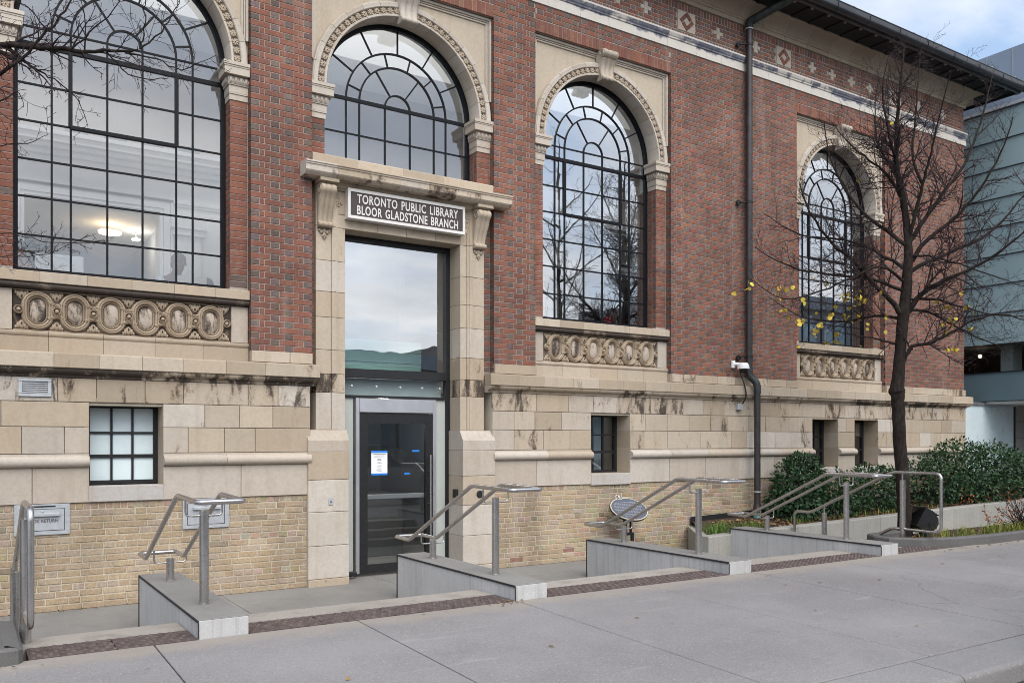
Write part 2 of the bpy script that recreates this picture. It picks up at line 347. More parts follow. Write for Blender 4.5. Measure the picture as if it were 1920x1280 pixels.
# ------------------------------------------------------------------ mesh and object helpers
class MB:
    """Collects faces; build() links them as one mesh object."""
    def __init__(s): s.v = []; s.f = []; s.c = []; s.s = []
    def add(s, vs, fs, col=None, soot=0.0):
        o = len(s.v); s.v.extend(tuple(p) for p in vs)
        for f in fs:
            s.f.append(tuple(i + o for i in f)); s.c.append(col or (.5, .5, .5)); s.s.append(soot)
        return s
    def box(s, x0, x1, y0, y1, z0, z1, b=0.0, col=None, soot=0.0):
        if b <= 0:
            vs = [(x, y, z) for z in (z0, z1) for y in (y0, y1) for x in (x0, x1)]
            return s.add(vs, [(0, 2, 3, 1), (4, 5, 7, 6), (0, 1, 5, 4), (1, 3, 7, 5), (3, 2, 6, 7), (2, 0, 4, 6)], col, soot)
        # chamfered on the front (-y) face only
        vs = [(x0 + b, y0, z0 + b), (x1 - b, y0, z0 + b), (x1 - b, y0, z1 - b), (x0 + b, y0, z1 - b),
              (x0, y0 + b, z0), (x1, y0 + b, z0), (x1, y0 + b, z1), (x0, y0 + b, z1),
              (x0, y1, z0), (x1, y1, z0), (x1, y1, z1), (x0, y1, z1)]
        fs = [(0, 1, 2, 3)] + [(i, 4 + i, 4 + (i + 1) % 4, (i + 1) % 4) for i in range(4)] + [(4 + i, 8 + i, 8 + (i + 1) % 4, 4 + (i + 1) % 4) for i in range(4)] + [(8, 11, 10, 9)]
        return s.add(vs, fs, col, soot)
    def cbox(s, x0, x1, y0, y1, z0, z1, b, col=None, soot=0.0):
        """box chamfered on every edge"""
        vs = []; idx = {}
        for ax in range(3):
            for sx in (0, 1):
                for sy in (0, 1):
                    for sz in (0, 1):
                        e = [(x0, x1)[sx], (y0, y1)[sy], (z0, z1)[sz]]; sg = [1 - 2 * sx, 1 - 2 * sy, 1 - 2 * sz]
                        p = [e[k] + (sg[k] * b if k != ax else 0) for k in range(3)]
                        idx[(ax, sx, sy, sz)] = len(vs); vs.append(p)
        fs = []
        for ax in range(3):
            for d in (0, 1):
                q = []
                for (a, b2) in ((0, 0), (1, 0), (1, 1), (0, 1)):
                    k = [0, 0, 0]; k[ax] = d; o = [i for i in range(3) if i != ax]; k[o[0]] = a; k[o[1]] = b2
                    q.append(idx[(ax, *k)])
                fs.append(q)
        for ax in range(3):
            o = [i for i in range(3) if i != ax]
            for a in (0, 1):
                for b2 in (0, 1):
                    q = []
                    for (kk, oo) in ((0, o[0]), (1, o[0]), (1, o[1]), (0, o[1])):
                        k = [0, 0, 0]; k[ax] = kk; k[o[0]] = a; k[o[1]] = b2; q.append(idx[(oo, *k)])
                    fs.append(q)
        for sx in (0, 1):
            for sy in (0, 1):
                for sz in (0, 1): fs.append([idx[(a, sx, sy, sz)] for a in range(3)])
        return s.add(vs, fs, col, soot)
    def brick(s, O, U, N, w, h, b=.0035, d=.03, col=None):
        """one brick: lower left corner O, along U, up Z, outward N"""
        def P(u, v, n): return (O[0] + U[0] * u + N[0] * n, O[1] + U[1] * u + N[1] * n, O[2] + v)
        vs = [P(b, b, 0), P(w - b, b, 0), P(w - b, h - b, 0), P(b, h - b, 0), P(0, 0, -b), P(w, 0, -b), P(w, h, -b), P(0, h, -b),
              P(0, 0, -d), P(w, 0, -d), P(w, h, -d), P(0, h, -d)]
        fs = [(0, 1, 2, 3)] + [(i, 4 + i, 4 + (i + 1) % 4, (i + 1) % 4) for i in range(4)] + [(4 + i, 8 + i, 8 + (i + 1) % 4, 4 + (i + 1) % 4) for i in range(4)]
        return s.add(vs, fs, col)
    def tube(s, pts, r, n=8, closed=False, caps=True, col=None, soot=0.0):
        pts = [Vector(p) for p in pts]; m = len(pts)
        rr = r if isinstance(r, (list, tuple)) else [r] * m
        T = []
        for i in range(m):
            a = pts[(i - 1) % m] if (closed or i) else pts[0]; b = pts[(i + 1) % m] if (closed or i < m - 1) else pts[-1]
            d = b - a; T.append(d.normalized() if d.length > 1e-9 else Vector((0, 0, 1)))
        up = Vector((0, 0, 1)) if abs(T[0].z) < .9 else Vector((1, 0, 0))
        nrm = (up - T[0] * up.dot(T[0])).normalized()
        vs = []
        for i in range(m):
            nrm = nrm - T[i] * nrm.dot(T[i])
            nrm = nrm.normalized() if nrm.length > 1e-6 else T[i].orthogonal().normalized()
            bi = T[i].cross(nrm)
            for k in range(n):
                a = 2 * pi * k / n; vs.append(pts[i] + (nrm * cos(a) + bi * sin(a)) * rr[i])
        fs = []
        for i in range(m if closed else m - 1):
            j = (i + 1) % m
            for k in range(n): fs.append((i * n + k, i * n + (k + 1) % n, j * n + (k + 1) % n, j * n + k))
        if caps and not closed: fs += [tuple(range(n - 1, -1, -1)), tuple((m - 1) * n + k for k in range(n))]
        return s.add(vs, fs, col, soot)
    def extrude_x(s, prof, x0, x1, col=None, soot=0.0, caps=True, mit0=0.0, mit1=0.0, sootf=None):
        """closed (y, z) profile run along x; mit0/mit1 mitre the ends by y"""
        n = len(prof)
        vs = [(x0 + mit0 * y, y, z) for y, z in prof] + [(x1 + mit1 * y, y, z) for y, z in prof]
        for i in range(n):
            j = (i + 1) % n
            zc = (prof[i][1] + prof[j][1]) / 2
            s.add([vs[i], vs[n + i], vs[n + j], vs[j]], [(0, 1, 2, 3)], col, sootf(zc) if sootf else soot)
        if caps: s.add(vs, [tuple(range(n)), tuple(range(2 * n - 1, n - 1, -1))], col, soot)
        return s
    def lathe(s, prof, c=(0, 0, 0), n=16, col=None, soot=0.0, axis='z'):
        vs = []
        for r, h in prof:
            for k in range(n):
                a = 2 * pi * k / n
                p = (r * cos(a), r * sin(a), h) if axis == 'z' else (r * cos(a), h, r * sin(a))
                vs.append((c[0] + p[0], c[1] + p[1], c[2] + p[2]))
        fs = [(i * n + k, i * n + (k + 1) % n, (i + 1) * n + (k + 1) % n, (i + 1) * n + k) for i in range(len(prof) - 1) for k in range(n)]
        if prof[0][0] > 1e-5: fs.append(tuple(range(n - 1, -1, -1)))
        if prof[-1][0] > 1e-5: fs.append(tuple((len(prof) - 1) * n + k for k in range(n)))
        return s.add(vs, fs, col, soot)
    def ball(s, c, r, nu=8, nv=5, col=None, soot=0.0):
        if not isinstance(r, (tuple, list)): r = (r, r, r)
        vs = [(c[0], c[1], c[2] - r[2])]
        for i in range(1, nv):
            t = -pi / 2 + pi * i / nv
            for k in range(nu): vs.append((c[0] + r[0] * cos(t) * cos(2 * pi * k / nu), c[1] + r[1] * cos(t) * sin(2 * pi * k / nu), c[2] + r[2] * sin(t)))
        vs.append((c[0], c[1], c[2] + r[2])); L = len(vs) - 1
        fs = [(0, 1 + (k + 1) % nu, 1 + k) for k in range(nu)]
        for i in range(nv - 2):
            for k in range(nu): fs.append((1 + i * nu + k, 1 + i * nu + (k + 1) % nu, 1 + (i + 1) * nu + (k + 1) % nu, 1 + (i + 1) * nu + k))
        fs += [(L, 1 + (nv - 2) * nu + k, 1 + (nv - 2) * nu + (k + 1) % nu) for k in range(nu)]
        return s.add(vs, fs, col, soot)
    def poly(s, pts, col=None, soot=0.0): return s.add(pts, [tuple(range(len(pts)))], col, soot)
    def slab(s, pts, y0, y1, col=None, soot=0.0):
        """closed (x, z) outline given thickness from y0 (front) to y1"""
        n = len(pts); vs = [(x, y0, z) for x, z in pts] + [(x, y1, z) for x, z in pts]
        return s.add(vs, [tuple(range(n)), tuple(range(2 * n - 1, n - 1, -1))] + [(i, n + i, n + (i + 1) % n, (i + 1) % n) for i in range(n)], col, soot)
    def mesh(s, name, mat=None, smooth=None, fix=True):
        me = bpy.data.meshes.new(name); me.from_pydata(s.v, [], s.f); me.update()
        weld = smooth is not None
        a = me.attributes.new('bcol', 'FLOAT_COLOR', 'FACE')
        a.data.foreach_set('color', [x for c in s.c for x in (*c, 1.0)])
        a = me.attributes.new('soot', 'FLOAT', 'FACE'); a.data.foreach_set('value', s.s)
        if fix and len(s.f) < 40000:
            bm = bmesh.new(); bm.from_mesh(me)
            if weld: bmesh.ops.remove_doubles(bm, verts=bm.verts, dist=.0002)
            bmesh.ops.recalc_face_normals(bm, faces=bm.faces); bm.to_mesh(me); bm.free()
        if mat: me.materials.append(M[mat] if isinstance(mat, str) else mat)
        if smooth is not None:
            me.polygons.foreach_set('use_smooth', [True] * len(me.polygons))
            me.set_sharp_from_angle(angle=radians(smooth))
        return me
    def build(s, name, mat, parent=None, smooth=None, kind=None, label=None, fix=True):
        return link(name, s.mesh(name, mat, smooth, fix), parent, kind=kind, label=label)
WM = {}
def link(name, data, parent=None, loc=None, rot=None, kind=None, label=None):
    o = bpy.data.objects.new(name, data); C.objects.link(o)
    if loc is not None: o.location = loc
    if rot is not None: o.rotation_euler = rot
    w = Matrix.Translation(Vector(loc or (0, 0, 0)))
    if rot is not None:
        from mathutils import Euler
        w = w @ Euler(rot).to_matrix().to_4x4()
    if parent is not None:
        o.parent = parent; o.matrix_parent_inverse = WM[parent.name].inverted()
    WM[o.name] = w
    if kind: o['kind'] = kind
    if label: o['label'] = label
    return o
def thing(name, label, cat, loc=(0, 0, 0), group=None, kind=None):
    o = link(name, None, None, loc); tag(o, label, cat, group, kind); return o
def tag(o, label=None, cat=None, group=None, kind=None):
    if label: o['label'] = label
    if cat: o['category'] = cat
    if group: o['group'] = group
    if kind: o['kind'] = kind
    return o
def fillet(pts, r, n=5, closed=False):
    pts = [Vector(p) for p in pts]; m = len(pts); out = []
    for i in range(m):
        if not closed and i in (0, m - 1): out.append(pts[i]); continue
        p, a, b = pts[i], pts[i - 1], pts[(i + 1) % m]
        da, db = (a - p), (b - p); ra = min(r, da.length * .48, db.length * .48)
        da.normalize(); db.normalize()
        ang = da.angle(db)
        if ang > 3.05: out.append(p); continue
        A, B = p + da * ra, p + db * ra
        for k in range(n + 1):
            t = k / n; out.append(A * (1 - t) ** 2 + p * 2 * t * (1 - t) + B * t * t)
    return out

# stone and brick colours
STONES = [(0.46, 0.3831, 0.2945), (0.42, 0.3433, 0.2565), (0.48, 0.4079, 0.3182), (0.4, 0.3234, 0.2375), (0.44, 0.3681, 0.285), (0.47, 0.398, 0.3182), (0.38, 0.3085, 0.228)]
PALE = [(0.5023, 0.4495, 0.3914), (0.4728, 0.4191, 0.3553), (0.5221, 0.4747, 0.4172), (0.4531, 0.3939, 0.3296)]
REDS = [(0.2531, 0.1013, 0.0679), (0.2363, 0.0936, 0.0634), (0.2698, 0.1102, 0.0737), (0.2196, 0.0895, 0.0621), (0.2597, 0.1061, 0.0724), (0.243, 0.1006, 0.0698), (0.2831, 0.1221, 0.0808), (0.2028, 0.086, 0.0621), (0.2664, 0.1061, 0.0671), (0.2262, 0.0978, 0.0711)]
GREYS = [(0.1469, 0.1086, 0.0963), (0.1628, 0.1238, 0.1091), (0.1309, 0.0935, 0.0821), (0.1786, 0.1374, 0.1226), (0.1548, 0.1033, 0.0878)]
BUFFS = [(.45, .345, .22), (.48, .375, .25), (.42, .315, .20), (.46, .36, .25), (.49, .39, .275), (.43, .325, .215), (.47, .36, .235), (.44, .35, .265)]
def soot_at(x, z, lo, hi):
    v = noise.noise(Vector((x * .9, z * 2.1, 3.7))) * .9 + .5
    return lo + (hi - lo) * max(0, min(1, v))
def scol(pal=STONES, v=.10):
    c = R.choice(pal); k = 1 + R.uniform(-v, v); return tuple(x * k for x in c)

# ------------------------------------------------------------------ THE LIBRARY
LIB = thing('library_building', 'brick and limestone library with tall arched windows, carved panels and a central doorway', 'library', (5.06, 0, 0))
BAYS = {'A': 1.595, 'B': 5.083, 'C': 8.527, 'D': 14.417}
HW, HO = 1.36, 1.14            # half width of a bay between piers, half width of the window opening
JY, FY = .12, .33              # jamb plane, window frame plane
ZS = 6.45                      # springing line
X_L, X_R = -2.2, 18.677
PIERS = [(X_L, .235), (2.955, 3.728), (6.438, 7.167), (9.887, 13.057), (15.777, X_R)]
CR = .0752

BR = []   # brick list: (x0, z0, w, h, y, colour index, grey?)
def bcol_pick(grey):
    return ('g', R.randrange(len(GREYS))) if grey else ('r', R.randrange(len(REDS)))
def put(x0, x1, z0, h, y, grey):
    if x1 - x0 > .018: BR.append((x0, z0, x1 - x0, h, y + R.uniform(-.0015, .002), bcol_pick(grey)))
J = .0082
def flemish(x0, x1, row, first=None):
    """stretcher/header bond; yields (a, b, grey)"""
    S, Hh = .213, .103
    unit = S + Hh + 2 * J
    x = math.floor(x0 / unit) * unit - unit + (row % 2) * unit / 2
    while x < x1:
        for w, g in ((S, False), (Hh, True)):
            a, b = max(x, x0), min(x + w, x1)
            if b - a > .03: yield a, b, g and b - a > .06
            x += w + J
def pier_row(x0, x1, row):
    W = x1 - x0; k = (W - 4 * J) / (.105 + .05 + .235 + .105 + .235)
    seq = [(.105, 1), (.05, 0), (.235, 0), (.105, 1), (.235, 0)]
    if row % 2: seq = [(.235, 0), (.105, 1), (.235, 0), (.05, 0), (.105, 1)]
    x = x0
    for w, g in seq:
        yield x, x + w * k, bool(g); x += w * k + J
Z0P, Z1P = 2.965, 8.365
nrow = int(round((Z1P - Z0P) / CR)); h_ = (Z1P - Z0P) / nrow
SOL0, SOL1 = 7.955, 8.1385
for i in range(nrow):
    z = Z0P + i * h_; hb = h_ - J
    for k, (a, b) in enumerate(PIERS):
        src = pier_row(a, b, i) if k in (1, 2) else flemish(a, b, i)
        if z + hb > SOL1 - .02 and k in (1, 2): src = flemish(a, b, i)
        for p, q, g in src: put(p, q, z + J / 2, hb, 0, g)
    if z > SOL1 - .02:
        for c in BAYS.values():
            for p, q, g in flemish(c - HW + J / 2, c + HW - J / 2, i): put(p, q, z + J / 2, hb, 0, g)
for c in BAYS.values():                                     # soldier course over every bay
    n = 38; w = 2 * HW / n
    for k in range(n): put(c - HW + k * w + J * .4, c - HW + (k + 1) * w - J * .4, SOL0, SOL1 - SOL0 - J, 0, False)
# jamb bricks either side of the windows
for key, c in BAYS.items():
    zb, zt = (3.735, 6.015)
    if key == 'B': zb = 5.335
    n = int(round((zt - zb) / CR)); hj = (zt - zb) / n
    for i in range(n):
        z = zb + i * hj + J / 2
        for s in (-1, 1):
            a, b = sorted((c + s * (HO + .004), c + s * (HW - J)))
            put(a, b, z, hj - J, JY, R.random() < .07)
# brick strips in shade either side of the entrance surround
for (a, b) in ((3.728 + J, 3.80), (6.30, 6.438 - J)):
    n = 32; hj = (5.25 - 2.85) / n
    for i in range(n): put(a, b, 2.85 + i * hj + J / 2, hj - J, JY, i % 2 == 0)
# frieze
DIA = [10.25, 12.70, 16.13]
CRO = [7.58, 8.17, 8.76, 9.35, 11.0, 11.95, 13.51, 14.1, 14.69, 15.28, 16.95, 17.85]
FR0, FR1 = 8.635, 9.19
def blocked(a, b, z):
    for d in DIA:
        if b > d - .265 and a < d + .265: return True
    return False
x = X_L
while x < X_R - .05:
    put(x, x + .058, FR1 - .115, .108, .012, R.random() < .15)
    put(x, x + .058, FR0 + .004, .076, .012, R.random() < .3); x += .0735
fm0 = FR0 + .092; fh = (FR1 - .122 - fm0) / 5
for i in range(5):
    z = fm0 + i * fh
    for p, q, g in flemish(X_L, X_R, i):
        segs = [(p, q)]
        for d in DIA: segs = [t for a, b in segs for t in ((a, min(b, d - .205 - J)), (max(a, d + .205 + J), b)) if t[1] - t[0] > .02]
        for d in CRO:
            half = {0: 0, 1: .04, 2: .115, 3: .04, 4: 0}[i]
            if half: segs = [t for a, b in segs for t in ((a, min(b, d - half - J)), (max(a, d + half + J), b)) if t[1] - t[0] > .02]
        for a, b in segs: put(a + .002, b - .002, z + J / 2 + .002, fh - J - .004, .012, g)
# choose the 300 bricks that show largest
def colour(ci): return (REDS if ci[0] == 'r' else GREYS)[ci[1]]
th = radians(90 - 32.755)
def project(x, y, z):
    vy = y + 10.49; d = x * cos(th) + vy * sin(th); l = x * sin(th) - vy * cos(th)
    return 960 + 1600 * l / d, 823 - 1600 * (z - 1.878) / d, d
def shown(b):
    px, py, d = project(b[0] + b[2] / 2, b[4], b[1] + b[3] / 2)
    if not (0 < px < 1920 and 0 < py < 1280) or b[2] < .09: return 0
    return b[2] * b[3] / d ** 3
order = sorted(range(len(BR)), key=lambda i: -shown(BR[i]))
single = set(order[:300])
cache = {}
def brick_mesh(w, h, col):
    k = (round(w, 2), round(h, 3), col)
    if k not in cache:
        cache[k] = MB().brick((0, 0, 0), (1, 0), (0, -1), w, h, col=col).mesh('brick', 'brick', fix=False)
    return cache[k]
mass = MB()
for i, (x0, z0, w, h, y, ci) in enumerate(BR):
    if i in single: link('brick', brick_mesh(w, h, colour(ci)), LIB, (x0, y, z0))
    else: mass.brick((x0, y, z0), (1, 0), (0, -1), w, h, col=tuple(v * R.uniform(.92, 1.08) for v in colour(ci)))
# brick returns that face left (towards -x): pier sides and window reveals
def return_wall(x, y0, y1, z0, z1, alternate=True):
    n = int(round((z1 - z0) / CR)); hj = (z1 - z0) / n
    for i in range(n):
        g = alternate and i % 2 == 0
        mass.brick((x, y1 - .001, z0 + i * hj + J / 2), (0, -1), (-1, 0), y1 - y0 - .004, hj - J, col=colour(bcol_pick(g)))
def return_wall_r(x, y0, y1, z0, z1, alternate=True):
    n = int(round((z1 - z0) / CR)); hj = (z1 - z0) / n
    for i in range(n):
        g = alternate and i % 2 == 0
        mass.brick((x, y0 + .002, z0 + i * hj + J / 2), (0, 1), (1, 0), y1 - y0 - .004, hj - J, col=colour(bcol_pick(g)))
PEDGE = {'A': (.235, 2.955), 'B': (3.728, 6.438), 'C': (7.167, 9.887), 'D': (13.057, 15.777)}
for key, c in BAYS.items():
    zb = 2.965 if key != 'B' else 2.85
    return_wall(PEDGE[key][1], .004, JY, zb, SOL0 - .004)
    return_wall_r(PEDGE[key][0], .004, JY, zb, SOL0 - .004)
    zj = 3.735 if key != 'B' else 5.335
    for i0, (ya, yb) in enumerate(((JY + .004, .215), (.222, FY - .01))):
        return_wall(c + HO + .001, ya, yb, zj, 6.015, i0 == 0)
        return_wall_r(c - HO - .001, ya, yb, zj, 6.015, i0 == 0)
# right-hand end wall of the building
n = nrow
for i in range(n):
    y = .02
    while y < 2.0:
        w = .213 if (i + int(y * 9)) % 2 else .103
        mass.brick((X_R, y, Z0P + i * h_ + J / 2), (0, 1), (1, 0), w, h_ - J, col=colour(bcol_pick(w < .15))); y += w + J
mass.build('brick_masonry', 'brick', LIB, kind='stuff', fix=False)

# mortar beds and wall core behind the bricks
mo = MB(); MY = .0065
for a, b in PIERS: mo.box(a + .0065, b - .0065, MY, .55, 2.82, 8.40)
for c in BAYS.values(): mo.box(c - HW - .002, c + HW + .002, MY + .0004, .55, SOL0 + .004, 8.401)
for key, c in BAYS.items():
    zb = 3.70 if key != 'B' else 5.30
    for s in (-1, 1):
        a, b = sorted((c + s * (HO + .0065), c + s * (HW + .003))); mo.box(a, b, JY + MY, .54, zb, 6.05)
for (a, b) in ((3.72, 3.86), (6.25, 6.44)): mo.box(a, b, JY + MY + .0003, .54, 2.8, 5.3)
mo.box(X_L, X_R - .003, .019, .552, 8.399, 9.3)
mo.box(X_R - .5, X_R - .004, .55, 9.0, 0.2, 9.3)
mo.build('mortar_core', 'mortar', LIB, fix=False)

# frieze ornaments
for d in DIA:
    pl = MB().box(d - .20, d + .20, .004, .03, fm0 + .004, FR1 - .126, .004, col=scol(PALE)).build('frieze_plaque', 'stone', LIB)
    zc = (fm0 + FR1 - .122) / 2
    q = [(d, zc + .165), (d + .165, zc), (d, zc - .165), (d - .165, zc)]
    for k in range(4):
        (xa, za), (xb, zb) = q[k], q[(k + 1) % 4]
        L = hypot(xb - xa, zb - za); ux, uz = (xb - xa) / L, (zb - za) / L; nx, nzv = uz, -ux
        if (d - xa) * nx + (zc - za) * nzv < 0: nx, nzv = -nx, -nzv
        e = .006
        pts = [(xa + ux * e, za + uz * e), (xb - ux * (.075), zb - uz * .075), (xb - ux * .075 + nx * .062, zb - uz * .075 + nzv * .062), (xa + ux * e + nx * .062, za + uz * e + nzv * .062)]
        MB().slab(pts, -.006, .01, col=R.choice(REDS)).build('diamond_brick', 'brick', pl)
for d in CRO:
    cr = MB(); col = scol(PALE); z = fm0 + fh
    cr.box(d - .038, d + .038, .006, .02, z + J / 2, z + fh * 3 - J / 2, .003, col=col)
    for s in (-1, 1):
        a, b = sorted((d + s * .040, d + s * .113)); cr.box(a, b, .006, .02, z + fh + J / 2, z + fh * 2 - J / 2, .003, col=col)
    cr.build('frieze_cross', 'stone', LIB)

# terracotta band under the frieze, laid in blocks; cove cornice in blocks
prof = [(.10, 8.372), (-.020, 8.372), (-.020, 8.432), (-.012, 8.437), (-.012, 8.452), (-.012, 8.466), (-.012, 8.480), (-.012, 8.494), (-.012, 8.507), (-.012, 8.520), (-.030, 8.526), (-.034, 8.545), (-.050, 8.560), (-.066, 8.590), (-.070, 8.600), (-.070, 8.628), (.10, 8.636)]
x = X_L; k = 0
while x < X_R:
    w = R.uniform(.56, .66); e = min(x + w, X_R + .05)
    if X_R - e < .25: e = X_R + .05
    wet = R.choice((.55, .75, .9, .95, 1.0, .8))
    MB().extrude_x(prof, x, e - .005, col=(.60, .56, .50), sootf=lambda z: (wet + .1 if z < 8.60 else .4) if z > 8.52 else (wet - (8.52 - z) * 5.5 if z > 8.437 else .15)).build('band_block', 'band', LIB)
    x = e; k += 1
cov = [(.05, 9.192), (-.022, 9.192), (-.022, 9.262), (-.040, 9.268), (-.046, 9.285), (-.040, 9.300)]
for i in range(8):
    t = i / 7 * pi / 2; cov.append((-.040 - .245 * sin(t) ** 1.1 * 1.0, 9.305 + .155 * (1 - cos(t)) * .95 + .012 * i / 7))
# convex belly like the photograph's rolled cornice
cov = cov[:6]
for i in range(9):
    t = i / 8 * pi / 2; cov.append((-.05 - .24 * (1 - cos(t)) ** .8, 9.305 + .165 * sin(t) ** 1.2))
cov += [(-.295, 9.485), (.05, 9.485)]
x = X_L
while x < X_R:
    e = min(x + .62, X_R); last = e >= X_R - .3
    if last: e = X_R
    MB().extrude_x(cov, x + .003, e - .003, col=tuple(v * .9 for v in scol(STONES)), sootf=lambda z: .30 if z > 9.3 else .1, mit1=(-1.0 if last else 0)).build('cornice_block', 'stone', LIB, smooth=40)
    x = e
    if last: break
# side return of cornice and band
MB().box(X_R + .002, X_R + .29, -.05, 3, 9.33, 9.484, col=STONES[3]).build('cornice_return', 'stone', LIB)

# roof: eave boards, soffit brackets, gutter, tiles slope
ro = MB()
E = .80
ro.box(X_L - .3, X_R + E, -E, .6, 9.488, 9.53); ro.box(X_R - .5, X_R + E, .6, 9.0, 9.488, 9.53)
ro.build('soffit', 'soffit', LIB)
rf = MB()
def rz(y): return 9.62 + (y + E) * .28
xa, xb = X_L - .3, X_R + E
for x0, x1, y0, y1 in ((xa, xb, -E, .72), (xa, .3 - 2.4, .72, 3.0), (17.6, xb, .72, 3.0), (xa, xb, 3.0, 9.0)): rf.add([(x0, y0, rz(y0)), (x1, y0, rz(y0)), (x1, y1, rz(y1)), (x0, y1, rz(y1))], [(0, 1, 2, 3)])
for x0, x1 in ((-2.1, 4.5), (4.5, 11), (11, 17.6)):
    MB().add([(x0 + .02, .72, rz(.72)), (x1 - .02, .72, rz(.72)), (x1 - .02, 3.0, rz(3.0)), (x0 + .02, 3.0, rz(3.0))], [(0, 1, 2, 3)]).build('added_skylight', 'glass', LIB)  # invented roof glazing, added to let daylight into the reading room
rf.build('roof', 'lead_grey', LIB)
fa = MB(); fa.box(X_L - .3, X_R + E, -E - .012, -E - .001, 9.455, 9.56); fa.box(X_R + E + .001, X_R + E + .012, -E - .012, 9, 9.455, 9.56)
fa.box(X_L - .3, X_R + E, -E + .001, -E + .05, 9.44, 9.487)
fa.build('fascia_board', 'gutter', LIB)
gp = [(-E - .013, 9.475)]
for i in range(7):
    t = -pi / 2 + i / 6 * pi / 2; gp.append((-E - .055 - .07 * cos(t), 9.545 + .07 * sin(t)))
gp += [(-E - .125, 9.615), (-E - .135, 9.622), (-E - .135, 9.632), (-E - .118, 9.632), (-E - .115, 9.56), (-E - .013, 9.56)]
gu = MB().extrude_x(gp, X_L - .3, X_R + E + .1).build('gutter', 'gutter', LIB, smooth=35)
x = X_L
while x < X_R + E:
    MB().box(x, x + .03, -E - .141, -E - .02, 9.634, 9.642).build('gutter_strap', 'galv', gu)
    MB().tube([(x + .5, -E - .055 - .0745 * cos(t), 9.545 + .0745 * sin(t)) for t in [(-pi / 2 + q / 6 * pi / 2) for q in range(7)]] + [(x + .5, -E - .1305, 9.6)], .008, 5).build('gutter_joint', 'gutter', gu)
    x += .92
x = X_L
while x < X_R + E:
    MB().box(x, x + .10, -E + .055, -.30, 9.466, 9.487, .004).build('rafter_tail', 'soffit', LIB)
    MB().box(x + .035, x + .065, -E + .06, -E + .10, 9.435, 9.465).build('rafter_end_cap', 'lead_grey', LIB)
    x += .46

# downpipe
dp = MB()
dp.tube([(11.648, -.105, 9.12), (11.648, -.105, 3.13)], .060, 14); pipe = dp.build('downpipe', 'darkbronze', LIB, smooth=40)
MB().tube(fillet([(11.648, -.105, 3.14), (11.648, -.105, 2.99), (11.70, -.245, 2.86), (11.70, -.245, 2.68)], .12, 6), .063, 14).build('elbow', 'oldcopper', pipe, smooth=40)
MB().tube([(11.70, -.245, 2.69), (11.70, -.245, .62)], .055, 14).build('lower_pipe', 'darkbronze', pipe, smooth=40)
MB().lathe([(.055, .60), (.085, .60), (.085, .625), (.070, .66), (.062, .74), (.055, .74)], (11.70, -.245, 0), 14).build('socket', 'darkbronze', pipe, smooth=40)
MB().tube([(11.70, -.245, .61), (11.70, -.245, .18)], .062, 14).build('copper_foot', 'copper', pipe, smooth=40)
MB().tube(fillet([(11.648, -.105, 9.11), (11.648, -.105, 9.22), (12.05, -.80, 9.50), (12.07, -.84, 9.56)], .08, 5), .075, 14).build('swan_neck', 'oldcopper', pipe, smooth=40)
for z in (8.82, 6.05, 3.33):
    b = MB(); b.lathe([(.0605, z - .02), (.068, z - .02), (.068, z + .02), (.0605, z + .02)], (11.648, -.105, 0), 14)
    b.tube([(11.60, -.105, z), (11.46, -.06, z - .02)], .014, 6); b.lathe([(.05, -.03), (.05, .0)], (11.45, -.03, z - .025), 10, axis='y')
    b.build('pipe_bracket', 'blackmetal', pipe)
MB().lathe([(.0605, 9.08), (.076, 9.08), (.076, 9.10), (.0605, 9.10)], (11.648, -.105, 0), 14).build('pipe_collar', 'galv', pipe)
MB().lathe([(.0555, .95), (.062, .95), (.062, .97), (.0555, .97)], (11.70, -.245, 0), 12).build('pipe_collar', 'galv', pipe)

# ------------------------------------------------------------------ stone base of the library
def block(x0, x1, y0, z0, z1, name='stone_block', pal=STONES, soot=0.0, d=.12, b=.004, j=.003, mat='stone', parent=None, v=.11):
    return MB().box(x0 + j, x1 - j, y0 + R.uniform(-.001, .0015), y0 + d, z0 + j, z1 - j, b, col=scol(pal, v), soot=soot).build(name, mat, parent or LIB)
BASEW = [(1.175, 1.945, 1.36, 2.285), (8.20, 8.985, 1.34, 2.285), (13.48, 14.24, 1.34, 2.255), (14.755, 15.51, 1.34, 2.255)]
DOORX = (3.66, 6.43)
SEGS = [(X_L, 3.70), (6.40, X_R)]
def free(x0, x1, z0, z1):
    """pieces of the span that miss the basement windows"""
    out = [(x0, x1)]
    for (a, b, c, d) in BASEW:
        if z0 < d - .02 and z1 > c + .02:
            out = [t for p, q in out for t in ((p, min(q, a)), (max(p, b), q)) if t[1] - t[0] > .03]
    return out
# ashlar courses above the torus
courses = [(1.718, 2.012), (2.012, 2.285), (2.285, 2.548)]
for ci, (z0, z1) in enumerate(courses):
    for (sa, sb) in SEGS:
        for (p, q) in free(sa, sb, z0, z1):
            x = p
            first = R.uniform(.25, .5)
            while x < q - .001:
                w = first if x == p else R.choice((.42, .5, .58, .66, .38, .72)) * R.uniform(.95, 1.05)
                e = x + w
                if q - e < .2: e = q
                so = {2: soot_at((x + e) / 2, 2, .50, .78), 1: soot_at((x + e) / 2, 1, .25, .66), 0: soot_at((x + e) / 2, 0, .25, .66)}[ci]
                block(x, e, -.020, z0, z1, soot=so, pal=STONES if R.random() < .7 else PALE)
                x = e
# tall pale course
for (sa, sb) in SEGS:
    for (p, q) in free(sa, sb, 1.18, 1.567):
        x = p
        while x < q - .001:
            e = x + R.uniform(.72, 1.0)
            if q - e < .3: e = q
            block(x, e, -.024, 1.178, 1.567, pal=PALE, soot=R.choice((0, 0, .1, .2)), v=.05); x = e
